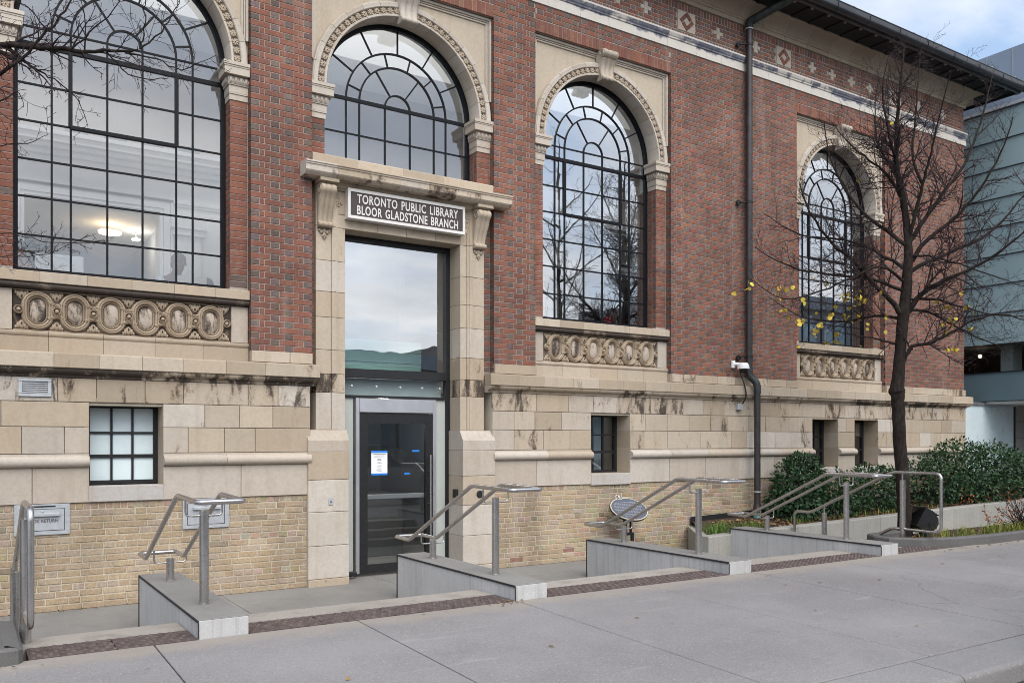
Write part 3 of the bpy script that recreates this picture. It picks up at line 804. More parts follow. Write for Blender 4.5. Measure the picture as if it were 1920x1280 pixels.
# torus moulding
tor = [(.06, 1.568), (-.030, 1.568)]
for i in range(11):
    t = -pi / 2 + i / 10 * pi; tor.append((-.036 - .058 * cos(t), 1.632 + .058 * sin(t)))
tor += [(-.030, 1.694), (-.030, 1.716), (.06, 1.716)]
for (sa, sb) in SEGS:
    for (p, q) in free(sa, sb, 1.57, 1.71):
        x = p
        while x < q - .001:
            e = x + R.uniform(.7, .95)
            if q - e < .35: e = q
            MB().extrude_x(tor, x + .002, e - .002, col=scol(PALE if R.random() < .6 else STONES), sootf=lambda z: .28 if z < 1.6 else .05).build('torus_block', 'stone', LIB, smooth=50)
            x = e
# string course: dark undercut moulding and plain fascia
und = [(.05, 2.55), (-.028, 2.55), (-.036, 2.565), (-.036, 2.58)]
for i in range(7):
    t = i / 6 * pi / 2; und.append((-.040 - .072 * sin(t), 2.585 + .058 * (1 - cos(t))))
und += [(-.120, 2.648), (.05, 2.648)]
fas = [(.05, 2.650), (-.125, 2.650), (-.130, 2.655), (-.130, 2.800), (-.124, 2.806), (-.02, 2.822), (.05, 2.822)]
for (sa, sb, m) in ((X_L, 3.79, 0), (6.31, X_R, 1)):
    x = sa
    while x < sb - .001:
        e = x + R.uniform(.42, .56)
        if sb - e < .25: e = sb
        last = m and e == sb
        MB().extrude_x(und, x + .001, e - .001, col=scol(), sootf=lambda z, k=soot_at((x + e) / 2, 5, .55, .95): k, mit1=-1.0 if last else 0).build('string_moulding', 'stone', LIB, smooth=40)
        MB().extrude_x(fas, x + .002, e - .002, col=scol(STONES), soot=R.choice((.2, .4, .55)), mit1=-1.0 if last else 0).build('string_block', 'stone', LIB)
        x = e
MB().box(X_R + .002, X_R + .129, -.01, 2.0, 2.652, 2.80, col=STONES[0]).build('string_return', 'stone', LIB)
MB().box(X_R + .0005, X_R + .02, -.019, 2.0, 1.18, 2.548, col=STONES[0]).build('side_ashlar', 'stone', LIB)
# stone course below the brick piers
for k, (a, b) in enumerate(PIERS):
    x = a
    while x < b - .001:
        e = x + R.uniform(.4, .55)
        if b - e < .25: e = b
        block(x, e, -.035, 2.823, 2.962, soot=R.choice((.2, .5, .6, .68)), d=.1); x = e
# dark backing behind the stone joints
bk = MB()
for (sa, sb) in SEGS:
    zcuts = [(0.02, 1.34), (1.34, 2.255), (2.255, 2.82)]
    for z0, z1 in zcuts:
        for (p, q) in (free(sa, sb, 1.5, 1.6) if z0 == 1.34 else [(sa, sb)]):
            bk.box(p + .001, q - .001, .0065 if z1 == 1.34 else .01, .5, z0 + .0004, z1 - .0004)
bk.build('masonry_backing', 'buff_mortar', LIB)

# buff brick plinth wall
BB = []
n = 16; bh = 1.172 / n; top_soldier = True
BY = 0.0
x_sold = []
for i in range(n):
    z = .004 + i * bh
    for (sa, sb) in SEGS:
        if i == n - 1: continue
        hdr = i % 6 == 3
        x = sa - R.uniform(0, .2)
        while x < sb:
            w = (.105 if hdr else R.choice((.222, .222, .215, .105 if R.random() < .3 else .222)))
            a, b = max(x, sa), min(x + w, sb)
            if b - a > .02: BB.append((a, z + .004, b - a, bh - .009))
            x += w + .011
for (sa, sb) in SEGS:       # rowlock course under the stone
    x = sa
    while x < sb:
        BB.append((x, 1.178 - bh + .002, min(.066, sb - x), bh - .006)); x += .0755
def shown2(b):
    px, py, d = project(b[0] + b[2] / 2, 0, b[1] + b[3] / 2)
    if not (0 < px < 1920 and 0 < py < 1280) or b[2] < .09: return 0
    return b[2] * b[3] / d ** 3
order = sorted(range(len(BB)), key=lambda i: -shown2(BB[i])); single2 = set(order[:300])
mass2 = MB()
for i, (x0, z0, w, h) in enumerate(BB):
    ci = R.randrange(len(BUFFS)); col = BUFFS[ci]
    if R.random() < .03: col = (.30, .24, .165)
    if R.random() < .004: col = (.30, .16, .12)
    y = BY + R.uniform(-.003, .003)
    if i in single2:
        k = ('buff', round(w, 2), round(h, 3), col)
        if k not in cache: cache[k] = MB().brick((0, 0, 0), (1, 0), (0, -1), w, h, b=.006, col=col).mesh('buff_brick', 'brick', fix=False)
        link('buff_brick', cache[k], LIB, (x0, y, z0))
    else: mass2.brick((x0, y, z0), (1, 0), (0, -1), w, h, b=.006, col=tuple(v * R.uniform(.9, 1.1) for v in col))
mass2.build('buff_brickwork', 'brick', LIB, kind='stuff', fix=False)

# basement windows
def basement(a, b, z0, z1, blind, lamps, dep=.31):
    MB().box(a - .005, b + .005, -.034, .2, z0 - .178, z0 - .004, .005, col=(.46, .44, .42)).build('window_sill', 'stone', LIB)
    # reveals
    for s, x in ((0, b), (1, a)):
        zz = z0
        for hh in ((z1 - z0) * .42, (z1 - z0) * .30, (z1 - z0) * .28):
            xa, xb = (x + .0005, x + .05) if s == 0 else (x - .05, x - .0005)
            MB().box(xa, xb, -.012, dep + .1, zz + .002, zz + hh - .002, col=scol(STONES), soot=.45).build('reveal_block', 'stone', LIB); zz += hh
    MB().box(a, b, -.010, dep + .1, z1 + .001, z1 + .05, col=STONES[3], soot=.6).build('lintel_soffit', 'stone', LIB)
    w = MB()
    w.box(a, b, dep, dep + .06, z0, z0 + .045); w.box(a, b, dep, dep + .06, z1 - .05, z1)
    w.box(a, a + .045, dep, dep + .06, z0 + .045, z1 - .05); w.box(b - .05, b, dep, dep + .06, z0 + .045, z1 - .05)
    W = w.build('basement_window', 'blackmetal', LIB)
    xs = [a + .045 + (b - a - .095) * k / 3 for k in range(4)]; zs = [z0 + .045, z0 + .045 + (z1 - z0 - .095) * .335, z0 + .045 + (z1 - z0 - .095) * .66, z1 - .05]
    for k in (1, 2): MB().box(xs[k] - .012, xs[k] + .012, dep + .008, dep + .045, z0 + .046, z1 - .051).build('glazing_bar', 'blackmetal', W)
    for k in (1, 2):
        hb = .02 if k == 1 else .012
        MB().box(a + .046, b - .051, dep + .004, dep + .042, zs[k] - hb, zs[k] + hb).build('glazing_bar', 'blackmetal', W)
    for i in range(3):
        for k in range(3):
            MB().poly([(xs[i], dep + .03, zs[k]), (xs[i + 1], dep + .03, zs[k]), (xs[i + 1], dep + .03, zs[k + 1]), (xs[i], dep + .03, zs[k + 1])]).build('pane', 'frost' if blind else 'glass', W)
    if blind:
        bl = MB()
        N = 26
        for i in range(N):
            xx = a + .02 + (b - a - .04) * i / N; xx2 = a + .02 + (b - a - .04) * (i + 1) / N
            bl.add([(xx, dep + .12 + .006 * (i % 2), z0), (xx2, dep + .12 + .006 * ((i + 1) % 2), z0), (xx2, dep + .12 + .006 * ((i + 1) % 2), z1), (xx, dep + .12 + .006 * (i % 2), z1)], [(0, 1, 2, 3)])
        bl.build('blind', 'blind', W)
    # room behind
    rm = MB()
    D2 = dep + 3.0
    xa, xb = a - 1.0, b + 1.2
    rm.box(xa, xb, D2, D2 + .05, .3, 2.6); rm.box(xa - .05, xa, .56, D2, .3, 2.6); rm.box(xb, xb + .05, .56, D2, .3, 2.6)
    rm.box(xa, xb, .56, D2, 2.56, 2.6); rm.box(xa, xb, .56, D2, .3, .35)
    rm.build('basement_room', 'greywall' if not blind else 'plaster', LIB)
    if not blind: MB().box(b - .20, b - .02, dep + .35, dep + .37, .5, 2.4).build('basement_curtain', 'blind', LIB)
    return W
basement(*BASEW[0], True, False); basement(*BASEW[1], False, True); basement(*BASEW[2], False, False); basement(*BASEW[3], False, False)

# ------------------------------------------------------------------ window bays
def ring_pts(r, n, a0=0, a1=pi): return [(r * cos(a0 + (a1 - a0) * i / n), r * sin(a0 + (a1 - a0) * i / n)) for i in range(n + 1)]
def rosette_mesh():
    m = MB(); c = (.46, .38, .29)
    m.lathe([(.0, -.030), (.012, -.030), (.016, -.024), (.03, -.018), (.036, -.006), (.037, .006)], (0, 0, 0), 12, col=c, soot=.12, axis='y')
    for k in range(7):
        a = 2 * pi * k / 7; m.ball((.027 * cos(a), -.018, .027 * sin(a)), (.0125, .012, .0125), 6, 4, col=c, soot=.12)
    m.ball((0, -.030, 0), (.007, .006, .007), 6, 4, col=(.06, .05, .04), soot=.9)  # dark bead paints the shade of the centre hole
    for k in range(4):
        a = 2 * pi * (k + .5) / 4; m.ball((.045 * cos(a), -.004, .040 * sin(a)), (.010, .010, .010), 6, 4, col=c, soot=.25)
    return m.mesh('rosette', 'stone', 50)
ROS = rosette_mesh()
def console_geo(m, xc, w0, w1, prof, yb, ribs=3, rib=.02, col=None, soot=.15):
    """scrolled bracket: prof = front line (y, z) top to bottom; w0/w1 width at top/bottom; yb = back plane"""
    nx = ribs * 6 + 1; n = len(prof); vs = []
    for i, (y, z) in enumerate(prof):
        w = w0 + (w1 - w0) * i / (n - 1)
        for k in range(nx):
            u = k / (nx - 1); d = abs(sin(pi * u * ribs)) ** .6
            vs.append((xc - w / 2 + w * u, y + rib * (1 - d), z))
    fs = [(i * nx + k, i * nx + k + 1, (i + 1) * nx + k + 1, (i + 1) * nx + k) for i in range(n - 1) for k in range(nx - 1)]
    m.add(vs, fs, col, soot)
    for s in (0, 1):
        side = [vs[i * nx + (nx - 1) * s] for i in range(n)]
        pts = side + [(side[-1][0], yb, side[-1][2]), (side[0][0], yb, side[0][2])]
        m.add(pts, [tuple(range(len(pts)))], col, soot)
    a, b = vs[(n - 1) * nx], vs[n * nx - 1]
    m.add([vs[(n - 1) * nx + k] for k in range(nx)] + [(b[0], yb, b[2]), (a[0], yb, a[2])], [tuple(range(nx + 2))], col, soot)
    a, b = vs[0], vs[nx - 1]
    m.add([vs[k] for k in range(nx)] + [(b[0], yb, b[2]), (a[0], yb, a[2])], [tuple(range(nx + 2))], col, soot)
def spiral(m, x, yc, zc, r, sgn=1, turns=1.6, t=.008, col=None, soot=.3):
    pts = []; N = int(turns * 14)
    for i in range(N + 1):
        a = 2 * pi * turns * i / N; rr = r * (1 - .85 * i / N)
        pts.append((x, yc + rr * cos(a), zc + rr * sin(a)))
    m.tube(pts, t, 5, col=col, soot=soot)

# relief panel pieces, shared by the three panels
RC = (.41, .325, .235)
def stadium(hw, hh, n=10):
    pts = []; s = hh - hw
    for i in range(n + 1): a = pi * i / n; pts.append((hw * cos(a), s + hw * sin(a)))
    for i in range(n + 1): a = pi + pi * i / n; pts.append((hw * cos(a), -s + hw * sin(a)))
    return pts
def flat_band(m, path, y, w, dep, closed, col, soot, n=7):
    """rounded strip of width w standing dep proud, along an (x, z) path"""
    P = [Vector((p[0], 0, p[1])) for p in path]; N = len(P); vs = []
    for i in range(N):
        a = P[(i - 1) % N] if closed or i else P[0]; b = P[(i + 1) % N] if closed or i < N - 1 else P[-1]
        t = (b - a).normalized(); nn = Vector((-t.z, 0, t.x))
        for k in range(n):
            u = -1 + 2 * k / (n - 1); prof = sqrt(max(0, 1 - u * u)) * (1 - .35 * math.exp(-(u * 5) ** 2))
            q = P[i] + nn * u * w / 2; vs.append((q.x, y - dep * prof, q.z))
    fs = [(i * n + k, i * n + k + 1, ((i + 1) % N) * n + k + 1, ((i + 1) % N) * n + k) for i in range(N if closed else N - 1) for k in range(n - 1)]
    m.add(vs, fs, col, soot)
m = MB(); flat_band(m, stadium(.126, .182), 0, .062, .058, True, RC, .42); flat_band(m, stadium(.090, .146), 0, .020, .036, True, RC, .5)
OV_RING = m.mesh('oval_ring', 'stone', 60)
m = MB(); st = stadium(.078, .132, 8); rows = []
for k in range(6):
    t = k / 5; rows.append([(x * cos(t * pi / 2 * .98), -.030 * sin(t * pi / 2), z * (cos(t * pi / 2 * .98) * .62 + .38 * (1 - t))) for x, z in st])
nn = len(st)
m.add([p for r in rows for p in r], [(i * nn + k, i * nn + (k + 1) % nn, (i + 1) * nn + (k + 1) % nn, (i + 1) * nn + k) for i in range(5) for k in range(nn)], (.46, .40, .34), .75)
OV_BOSS = [m.mesh('oval_boss', 'stone', 80)]
m = MB()
arc = [(-.085, .085), (-.05, .075), (0, .060), (.038, .03), (.046, 0), (.03, -.04), (-.0, -.058), (-.05, -.075), (-.085, -.09)]
flat_band(m, [(x, z) for x, z in arc], 0, .042, .056, False, RC, .4)
flat_band(m, [(-x, z) for x, z in arc], .003, .042, .052, False, RC, .4)
flat_band(m, [(.040 * cos(a), .040 * sin(a)) for a in [2 * pi * k / 12 for k in range(12)]], -.03, .018, .030, True, RC, .35)
m.lathe([(.0, -.066), (.012, -.062), (.022, -.045), (.026, 0)], (0, 0, 0), 8, col=RC, soot=.2, axis='y')
SCROLL = m.mesh('scroll_rosette', 'stone', 60)
m = MB(); flat_band(m, [(.040 * cos(a), .040 * sin(a)) for a in [2 * pi * k / 12 for k in range(12)]], -.03, .018, .030, True, RC, .35)
m.lathe([(.0, -.066), (.012, -.062), (.022, -.045), (.026, 0)], (0, 0, 0), 8, col=RC, soot=.2, axis='y')
SCROLL_END = m.mesh('scroll_rosette', 'stone', 60)
m = MB()
for dx, rx, rz, zz in ((0, .036, .050, 0), (-.034, .018, .036, .012), (.034, .018, .036, .012), (-.055, .014, .022, .03), (.055, .014, .022, .03)): m.ball((dx, 0, zz), (rx, .026, rz), 8, 5, col=RC, soot=.35)
m.ball((0, -.024, -.012), (.010, .008, .018), 6, 4, col=(.05, .04, .035), soot=.95)
CLEAF = m.mesh('carved_leaf', 'stone', 60)

def relief_panel(c):
    z0, z1 = 3.052, 3.500
    pn = MB().box(c - 1.145, c + 1.145, .128, .16, z0 + .002, z1 - .002, col=(.13, .105, .085), soot=.85).build('relief_panel', 'stone', LIB)  # recessed ground coloured much darker than the carving on it
    pitch = 2.29 / 6.28; zc = (z0 + z1) / 2
    xs = [c + (k - 2.5) * pitch for k in range(6)]
    for x in xs:
        link('oval_ring', OV_RING, pn, (x, .127, zc)); link('oval_boss', OV_BOSS[0], pn, (x, .127, zc))
    for k in range(7):
        x = c + (k - 3) * pitch
        link('scroll_rosette', SCROLL if 0 < k < 6 else SCROLL_END, pn, (x, .122, zc))
        xl = x if 0 < k < 6 else x + (.03 if k == 0 else -.03)
        link('carved_leaf', CLEAF, pn, (xl, .124, zc + .158)); link('carved_leaf', CLEAF, pn, (xl, .124, zc - .158), (0, pi, 0))
    fr = MB()
    for za, zb in ((z0 + .002, z0 + .014), (z1 - .014, z1 - .002)): fr.box(c - 1.145, c + 1.145, .112, .129, za, zb, col=RC, soot=.45)
    fr.build('panel_border', 'stone', pn)
    for s in (-1, 1):
        a, b = sorted((c + s * 1.15, c + s * (HW - .004))); block(a, b, .095, z0, z1, soot=R.choice((.3, .5)), pal=PALE)
    # course below with small top moulding
    pb = [(.2, 2.823), (.075, 2.823), (.075, 2.985), (.085, 2.99), (.068, 3.01), (.064, 3.03), (.070, 3.048), (.2, 3.048)]
    x = c - HW + .004
    while x < c + HW - .01:
        e = x + .545
        if c + HW - e < .3: e = c + HW - .004
        MB().extrude_x(pb, x + .002, e - .002, col=scol(STONES), soot=R.choice((0, .2, .35))).build('panel_base_block', 'stone', LIB); x = e
    # sill: soot-black roll and fascia
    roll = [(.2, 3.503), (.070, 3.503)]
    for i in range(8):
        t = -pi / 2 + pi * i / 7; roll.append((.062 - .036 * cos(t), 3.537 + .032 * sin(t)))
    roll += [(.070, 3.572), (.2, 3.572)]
    sill = [(.2, 3.574), (.03, 3.574), (.024, 3.580), (.024, 3.684), (.032, 3.690), (FY + .02, 3.738), (FY + .02, 3.60)]
    x = c - HW + .004
    while x < c + HW - .01:
        e = x + .46
        if c + HW - e < .3: e = c + HW - .004
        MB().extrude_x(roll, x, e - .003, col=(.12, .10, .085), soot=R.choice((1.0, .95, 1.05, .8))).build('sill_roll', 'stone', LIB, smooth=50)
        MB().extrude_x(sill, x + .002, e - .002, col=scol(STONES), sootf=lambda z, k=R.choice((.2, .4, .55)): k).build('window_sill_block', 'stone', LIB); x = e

def capital(c, s):
    """impost block on a window jamb; s = side of the window"""
    m = MB(); col = scol(PALE, .03)
    xi, xo = c + s * HO, c + s * (HW - .004)
    def lay(over, z0, z1, yf, so=.1):
        a, b = sorted((xi - s * over, xo)); m.box(a, b, yf, FY - .01, z0, z1, col=col, soot=so)
    lay(.008, 6.018, 6.085, JY - .010); lay(.014, 6.088, 6.105, JY - .020); lay(.016, 6.105, 6.19, JY - .022, .25); lay(.03, 6.192, 6.205, JY - .036)
    lay(.032, 6.205, 6.295, JY - .042, .5); lay(.085, 6.298, 6.385, .022); lay(.09, 6.387, 6.405, .016); lay(.098, 6.407, 6.448, .006)
    o = m.build('capital', 'stone', LIB)
    eg = MB(); n = 4; w = (abs(xo - xi) + .03) / n
    for k in range(n):
        x = min(xi - s * .03, xo) + w * (k + .5) if s > 0 else min(xo, xi) + w * (k + .5)
        eg.ball((x, JY - .046, 6.252), (.022, .022, .038), 8, 5, col=col, soot=.2)
        eg.tube([(x + .031 * cos(a), JY - .048, 6.262 + .045 * sin(a)) for a in [pi + pi * q / 6 for q in range(7)]], .0075, 5, col=col, soot=.3)
    for k in range(4):
        y = JY - .01 + .05 * (k + .5)
        eg.ball((xi - s * .036, y, 6.252), (.022, .020, .038), 8, 5, col=col, soot=.2)
    eg.build('egg_moulding', 'stone', o, smooth=60)

def arch(c):
    # spandrel wall with the arched hole, recessed between the piers
    N = 36; m = MB(); zt = SOL0 - .002; Ro = HW - .02
    A = ring_pts(Ro, N); pts = []
    for x, z in A:
        t = atan2(z, x)
        ca, sa = cos(t), sin(t)
        k = min((HW - .004) / abs(ca) if abs(ca) > 1e-6 else 9, (zt - ZS) / sa if sa > 1e-6 else 9)
        pts.append((ca * k, sa * k))
    for i in range(N):
        for y in (JY,):
            m.add([(c + A[i][0], y, ZS + A[i][1]), (c + A[i + 1][0], y, ZS + A[i + 1][1]), (c + pts[i + 1][0], y, ZS + pts[i + 1][1]), (c + pts[i][0], y, ZS + pts[i][1])], [(0, 1, 2, 3)], (.47, .40, .31), .05)
    # corner fill where the rectangle's corner falls between two rays
    for s in (-1, 1): pass
    m.box(c - HW + .004, c + HW - .004, JY + .001, JY + .03, ZS + 1.36, zt, col=(.47, .40, .31))
    m.box(c - HW + .004, c + HW - .004, FY - .02, .56, ZS + 1.16, zt, col=(.47, .40, .31))
    m.build('spandrel', 'stone', LIB)
    # panel mouldings along top and sides
    fr = MB()
    for k, (o, w, y) in enumerate(((.006, .03, .062), (.040, .016, .085), (.062, .02, .098))):
        fr.box(c - HW + .004 + o, c + HW - .004 - o, y, JY + .002, zt - o - w, zt - o, col=PALE[0], soot=.2)
        for s in (-1, 1):
            a, b = sorted((c + s * (HW - .005 - o), c + s * (HW - .005 - o - w)))
            fr.box(a, b, y, JY + .002, ZS + .30, zt - o - w - .001, col=PALE[0], soot=.15)
    fr.build('spandrel_moulding', 'stone', LIB)
    # archivolt: profile (radius, y) swept round, in voussoirs
    pr = [(1.14, FY - .008), (1.14, .052), (1.146, .046), (1.168, .046), (1.174, .052), (1.178, .078), (1.252, .078), (1.256, .048), (1.268, .038), (1.276, .040), (1.300, .034), (1.318, .034), (1.322, .044), (1.334, .048), (1.345, .07), (1.345, JY)]
    K = 15
    for v in range(K):
        m = MB(); a0, a1 = pi * v / K + .0016, pi * (v + 1) / K - .0016; nn = 4; col = scol(PALE, .05); vs = []
        for i in range(nn + 1):
            a = a0 + (a1 - a0) * i / nn
            for r, y in pr: vs.append((c + r * cos(a), y, ZS + r * sin(a)))
        L = len(pr)
        for i in range(nn):
            for k in range(L - 1):
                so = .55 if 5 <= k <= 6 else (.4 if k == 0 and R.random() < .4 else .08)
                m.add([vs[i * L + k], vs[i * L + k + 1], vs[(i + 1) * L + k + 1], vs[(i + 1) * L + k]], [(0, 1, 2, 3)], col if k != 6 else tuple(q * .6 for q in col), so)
        m.build('arch_stone', 'stone', LIB, smooth=45)
    # rosettes in the hollow
    arc_part = MB().tube([(c + 1.215 * cos(a), .083, ZS + 1.215 * sin(a)) for a in [pi * q / 40 for q in range(41)]], .010, 5, col=(.2, .16, .12), soot=.7).build('rosette_cord', 'stone', LIB)
    K = 38
    for k in range(K):
        a = pi * (k + .5) / K
        if abs(a - pi / 2) < .10: continue
        link('rosette', ROS, arc_part, (c + 1.215 * cos(a), .070, ZS + 1.215 * sin(a)), (0, -a, 0))
    # keystone
    m = MB(); col = scol(PALE, .03)
    prof = []
    for i in range(9):
        a = radians(100) - radians(190) * i / 8; prof.append((-.055 - .085 * cos(a), 7.905 + .062 * sin(a)))
    prof += [(-.10, 7.82), (-.045, 7.76), (-.02, 7.68), (-.025, 7.60), (-.04, 7.565)]
    for i in range(6):
        a = radians(80) - radians(170) * i / 5; prof.append((-.035 - .035 * cos(a), 7.535 + .032 * sin(a)))
    console_geo(m, c - .03 + .03, .30, .235, prof, .10, 3, .022, col, .3)
    for s in (-1, 1):
        spiral(m, c + s * .150, -.055, 7.905, .058, col=col); spiral(m, c + s * .120, -.03, 7.535, .028, 1, 1.2, .006, col)
    m.build('keystone', 'stone', LIB, smooth=50)

def arched_window(key, c):
    full = key != 'B'
    zb = 3.735 if full else 5.535
    ztr = 6.255
    RW = 1.13; r1, r2, r3 = .19, .567, .758
    root = MB()
    # outer frame
    fw = .042
    for s in (-1, 1):
        a, b = sorted((c + s * (RW - fw), c + s * (RW + .012))); root.box(a, b, FY, FY + .06, zb, ZS)
    N = 40
    for i in range(N):
        a0, a1 = pi * i / N, pi * (i + 1) / N
        q = [(c + r * cos(a), y, ZS + r * sin(a)) for a in (a0, a1) for r in (RW - fw, RW + .014) for y in (FY, FY + .06)]
        root.add(q, [(0, 4, 6, 2), (1, 3, 7, 5), (0, 1, 5, 4), (2, 6, 7, 3)])
    root.box(c - RW + fw, c + RW - fw, FY - .006, FY + .06, zb - .002, zb + .035)
    W = root.build('arched_window', 'frame', LIB)
    cols = [-RW + fw, -r3, -r2, -r1, r1, r2, r3, RW - fw]
    rows = [zb + .035, 4.14, 4.565, 4.98, 5.405, 5.815, ztr] if full else [zb, 5.985]
    top = ZS
    def vbar(x, z0, z1, w=.021, d0=0.0): MB().box(c + x - w / 2, c + x + w / 2, FY + .014 - d0, FY + .042, z0, z1).build('glazing_bar', 'frame', W)
    def hbar(x0, x1, z, w=.020, d0=0.0): MB().box(c + x0, c + x1, FY + .016 - d0, FY + .040, z - w / 2, z + w / 2).build('glazing_bar', 'frame', W)
    for x in cols[1:-1]: vbar(x, zb + (.03 if full else 0), ZS)
    for z in rows[1:]: hbar(cols[0], cols[-1], z)
    hbar(cols[0], cols[-1], ZS, .020 if full else .046, 0 if full else .006)
    if full:
        hbar(cols[0], cols[-1], ztr, .050, .010)
        sash = MB(); sx = r2 + .004
        for s in (-1, 1):
            a, b = sorted((c + s * (sx - .020), c + s * (sx + .020))); sash.box(a, b, FY + .0, FY + .0415, 5.40, ztr - .02)
        sash.box(c - sx, c + sx, FY - .002, FY + .041, 5.385, 5.425)
        sash.build('opening_sash', 'frame', W)
    def arcbar(r, w=.022):
        m = MB(); N = 28
        for i in range(N):
            a0, a1 = pi * i / N, pi * (i + 1) / N
            q = [(c + rr * cos(a), y, ZS + rr * sin(a)) for a in (a0, a1) for rr in (r - w / 2, r + w / 2) for y in (FY + .013, FY + .043)]
            m.add(q, [(0, 4, 6, 2), (1, 3, 7, 5), (0, 1, 5, 4), (2, 6, 7, 3)])
        m.build('glazing_bar', 'frame', W)
    for r in (r1, r2, r3): arcbar(r)
    def radial(a, ra, rb, w=.020):
        ca, sa = cos(a), sin(a); nx, nz = -sa * w / 2, ca * w / 2
        pts = [(c + ra * ca + nx, ZS + ra * sa + nz), (c + rb * ca + nx, ZS + rb * sa + nz), (c + rb * ca - nx, ZS + rb * sa - nz), (c + ra * ca - nx, ZS + ra * sa - nz)]
        MB().slab(pts, FY + .017, FY + .039).build('glazing_bar', 'frame', W)
    A3 = [radians(x) for x in (30, 60, 90, 120, 150)]; A2 = [radians(x) for x in (15, 45, 75, 105, 135, 165)]; A1 = [radians(55), radians(125)]
    for a in A3: radial(a, r3, RW - fw)
    for a in A2: radial(a, r2, r3)
    for a in A1: radial(a, r1, r2)
    # panes, each very slightly out of true
    gm = 'glass' if key in 'AB' else 'coated_glass'
    def pane(pts):
        cx_, cz_ = sum(p[0] for p in pts) / len(pts), sum(p[1] for p in pts) / len(pts)
        tx, tz = R.gauss(0, .0016), R.gauss(0, .0016)
        MB().poly([(c + x, FY + .028 + (x - cx_) * tx + (z - cz_) * tz, z) for x, z in pts]).build('pane', gm, W, fix=False)
    rr = rows if full else rows + [ZS]
    lev = rows + [ZS]
    for i in range(7):
        for k in range(len(lev) - 1):
            pane([(cols[i], lev[k]), (cols[i + 1], lev[k]), (cols[i + 1], lev[k + 1]), (cols[i], lev[k + 1])])
    def sector(ra, rb, a0, a1):
        n = max(3, int((a1 - a0) / .12)); o = [(rb * cos(a0 + (a1 - a0) * i / n), ZS + rb * sin(a0 + (a1 - a0) * i / n)) for i in range(n + 1)]
        inn = [(ra * cos(a0 + (a1 - a0) * i / n), ZS + ra * sin(a0 + (a1 - a0) * i / n)) for i in range(n, -1, -1)] if ra > 0 else []
        pane(o + inn)
    sector(0, r1, 0, pi)
    for lo, hi, AA in ((r1, r2, A1), (r2, r3, A2), (r3, RW - fw, A3)):
        e = [0] + AA + [pi]
        for i in range(len(e) - 1): sector(lo, hi, e[i], e[i + 1])
    return W
for key, c in BAYS.items():
    arch(c)
    for s in (-1, 1): capital(c, s)
    arched_window(key, c)
    if key != 'B': relief_panel(c)

# ------------------------------------------------------------------ entrance surround
EC = 5.05
for s, (xo, xa, xi) in ((-1, (3.80, 4.005, 4.195)), (1, (6.305, 6.105, 5.915))):
    z = 2.0
    zs = [2.0, 2.48, 2.72, 3.03, 3.45, 3.78, 4.18, 4.62, 5.18]
    for k in range(len(zs) - 1):
        z0, z1 = zs[k], zs[k + 1]; col = scol(STONES[:5] + PALE[:2], .05); so = .74 if abs(z0 - 2.48) < .01 else R.choice((.1, .3, .5))
        m = MB()
        a, b = sorted((xo, xa)); m.box(a, b, .055, FY + .1, z0 + .0025, z1 - .0025, .003, col=col, soot=so); m.build('door_pilaster_block', 'stone', LIB)
        m = MB()
        a, b = sorted((xa, xa - s * .055)); m.box(a, b, .030, FY + .1, z0 + .0025, z1 - .0025, .003, col=col, soot=so)
        a, b = sorted((xa - s * .055, xa - s * .085)); m.box(a, b, .042, FY + .1, z0 + .0025, z1 - .0025, col=col, soot=so)
        a, b = sorted((xa - s * .085, xi)); m.box(a, b, .058, .42, z0 + .0025, z1 - .0025, .003, col=col, soot=so)
        m.build('architrave_block', 'stone', LIB)
    # stepped plinth block
    a, b = sorted((xo - s * -.13 if False else (3.66 if s < 0 else 6.43), xi + s * -.02 if False else (4.205 if s < 0 else 5.895)))
    zz = [.0, .10, .52, .95, 1.36, 1.72]
    for k in range(len(zz) - 1):
        m = MB().box(a, b, -.058 if k else -.066, .42, zz[k] + .002, zz[k + 1] - .002, .006, col=scol(STONES[:3] + PALE, .04), soot=.45 if k == 0 else .1); m.build('plinth_block', 'stone', LIB)
    m = MB(); col = scol(PALE, .04)
    tp = [(.42, 1.722), (-.058, 1.722), (-.058, 1.86), (.035, 1.998), (.42, 1.998)]
    m.extrude_x(tp, a, b, col=col, soot=.05); m.build('plinth_cap', 'stone', LIB)
# lintel, frieze behind the sign, moulding, hood
m = MB()
x = 4.10
for e in (4.65, 5.08, 5.52, 6.00): m = MB().box(x + .002, e - .002, .062, .42, 4.625, 4.76, .003, col=scol(STONES), soot=.3); m.build('lintel_block', 'stone', LIB); x = e
MB().box(4.09, 6.02, .066, .42, 4.762, 5.10, .003, col=STONES[3], soot=.3).build('entrance_frieze', 'stone', LIB)
hp = [(.3, 5.10), (.03, 5.10), (.02, 5.118), (-.005, 5.125), (-.03, 5.16), (-.045, 5.185), (.3, 5.185)]
MB().extrude_x(hp, 4.03, 6.07, col=STONES[3], soot=.55).build('hood_bed_moulding', 'stone', LIB)
hood = [(.2, 5.187), (-.165, 5.187), (-.205, 5.215), (-.22, 5.232), (-.22, 5.300), (-.232, 5.306), (-.232, 5.322), (-.246, 5.328), (-.246, 5.345), (-.225, 5.352), (.2, 5.392)]
x = 3.575
for e in (3.99, 4.42, 4.86, 5.28, 5.70, 6.12, 6.615):
    MB().extrude_x(hood, x + (.001 if x > 3.6 else 0), e - .001, col=scol(STONES[:3] + PALE[:2]), sootf=lambda z, k=R.choice((.66, .76, .6)): k if z < 5.30 else .2).build('hood_block', 'stone', LIB); x = e
blk = [(.3, 5.362), (.0, 5.362), (-.004, 5.515), (.01, 5.530), (.33, 5.533)]
x = 3.735
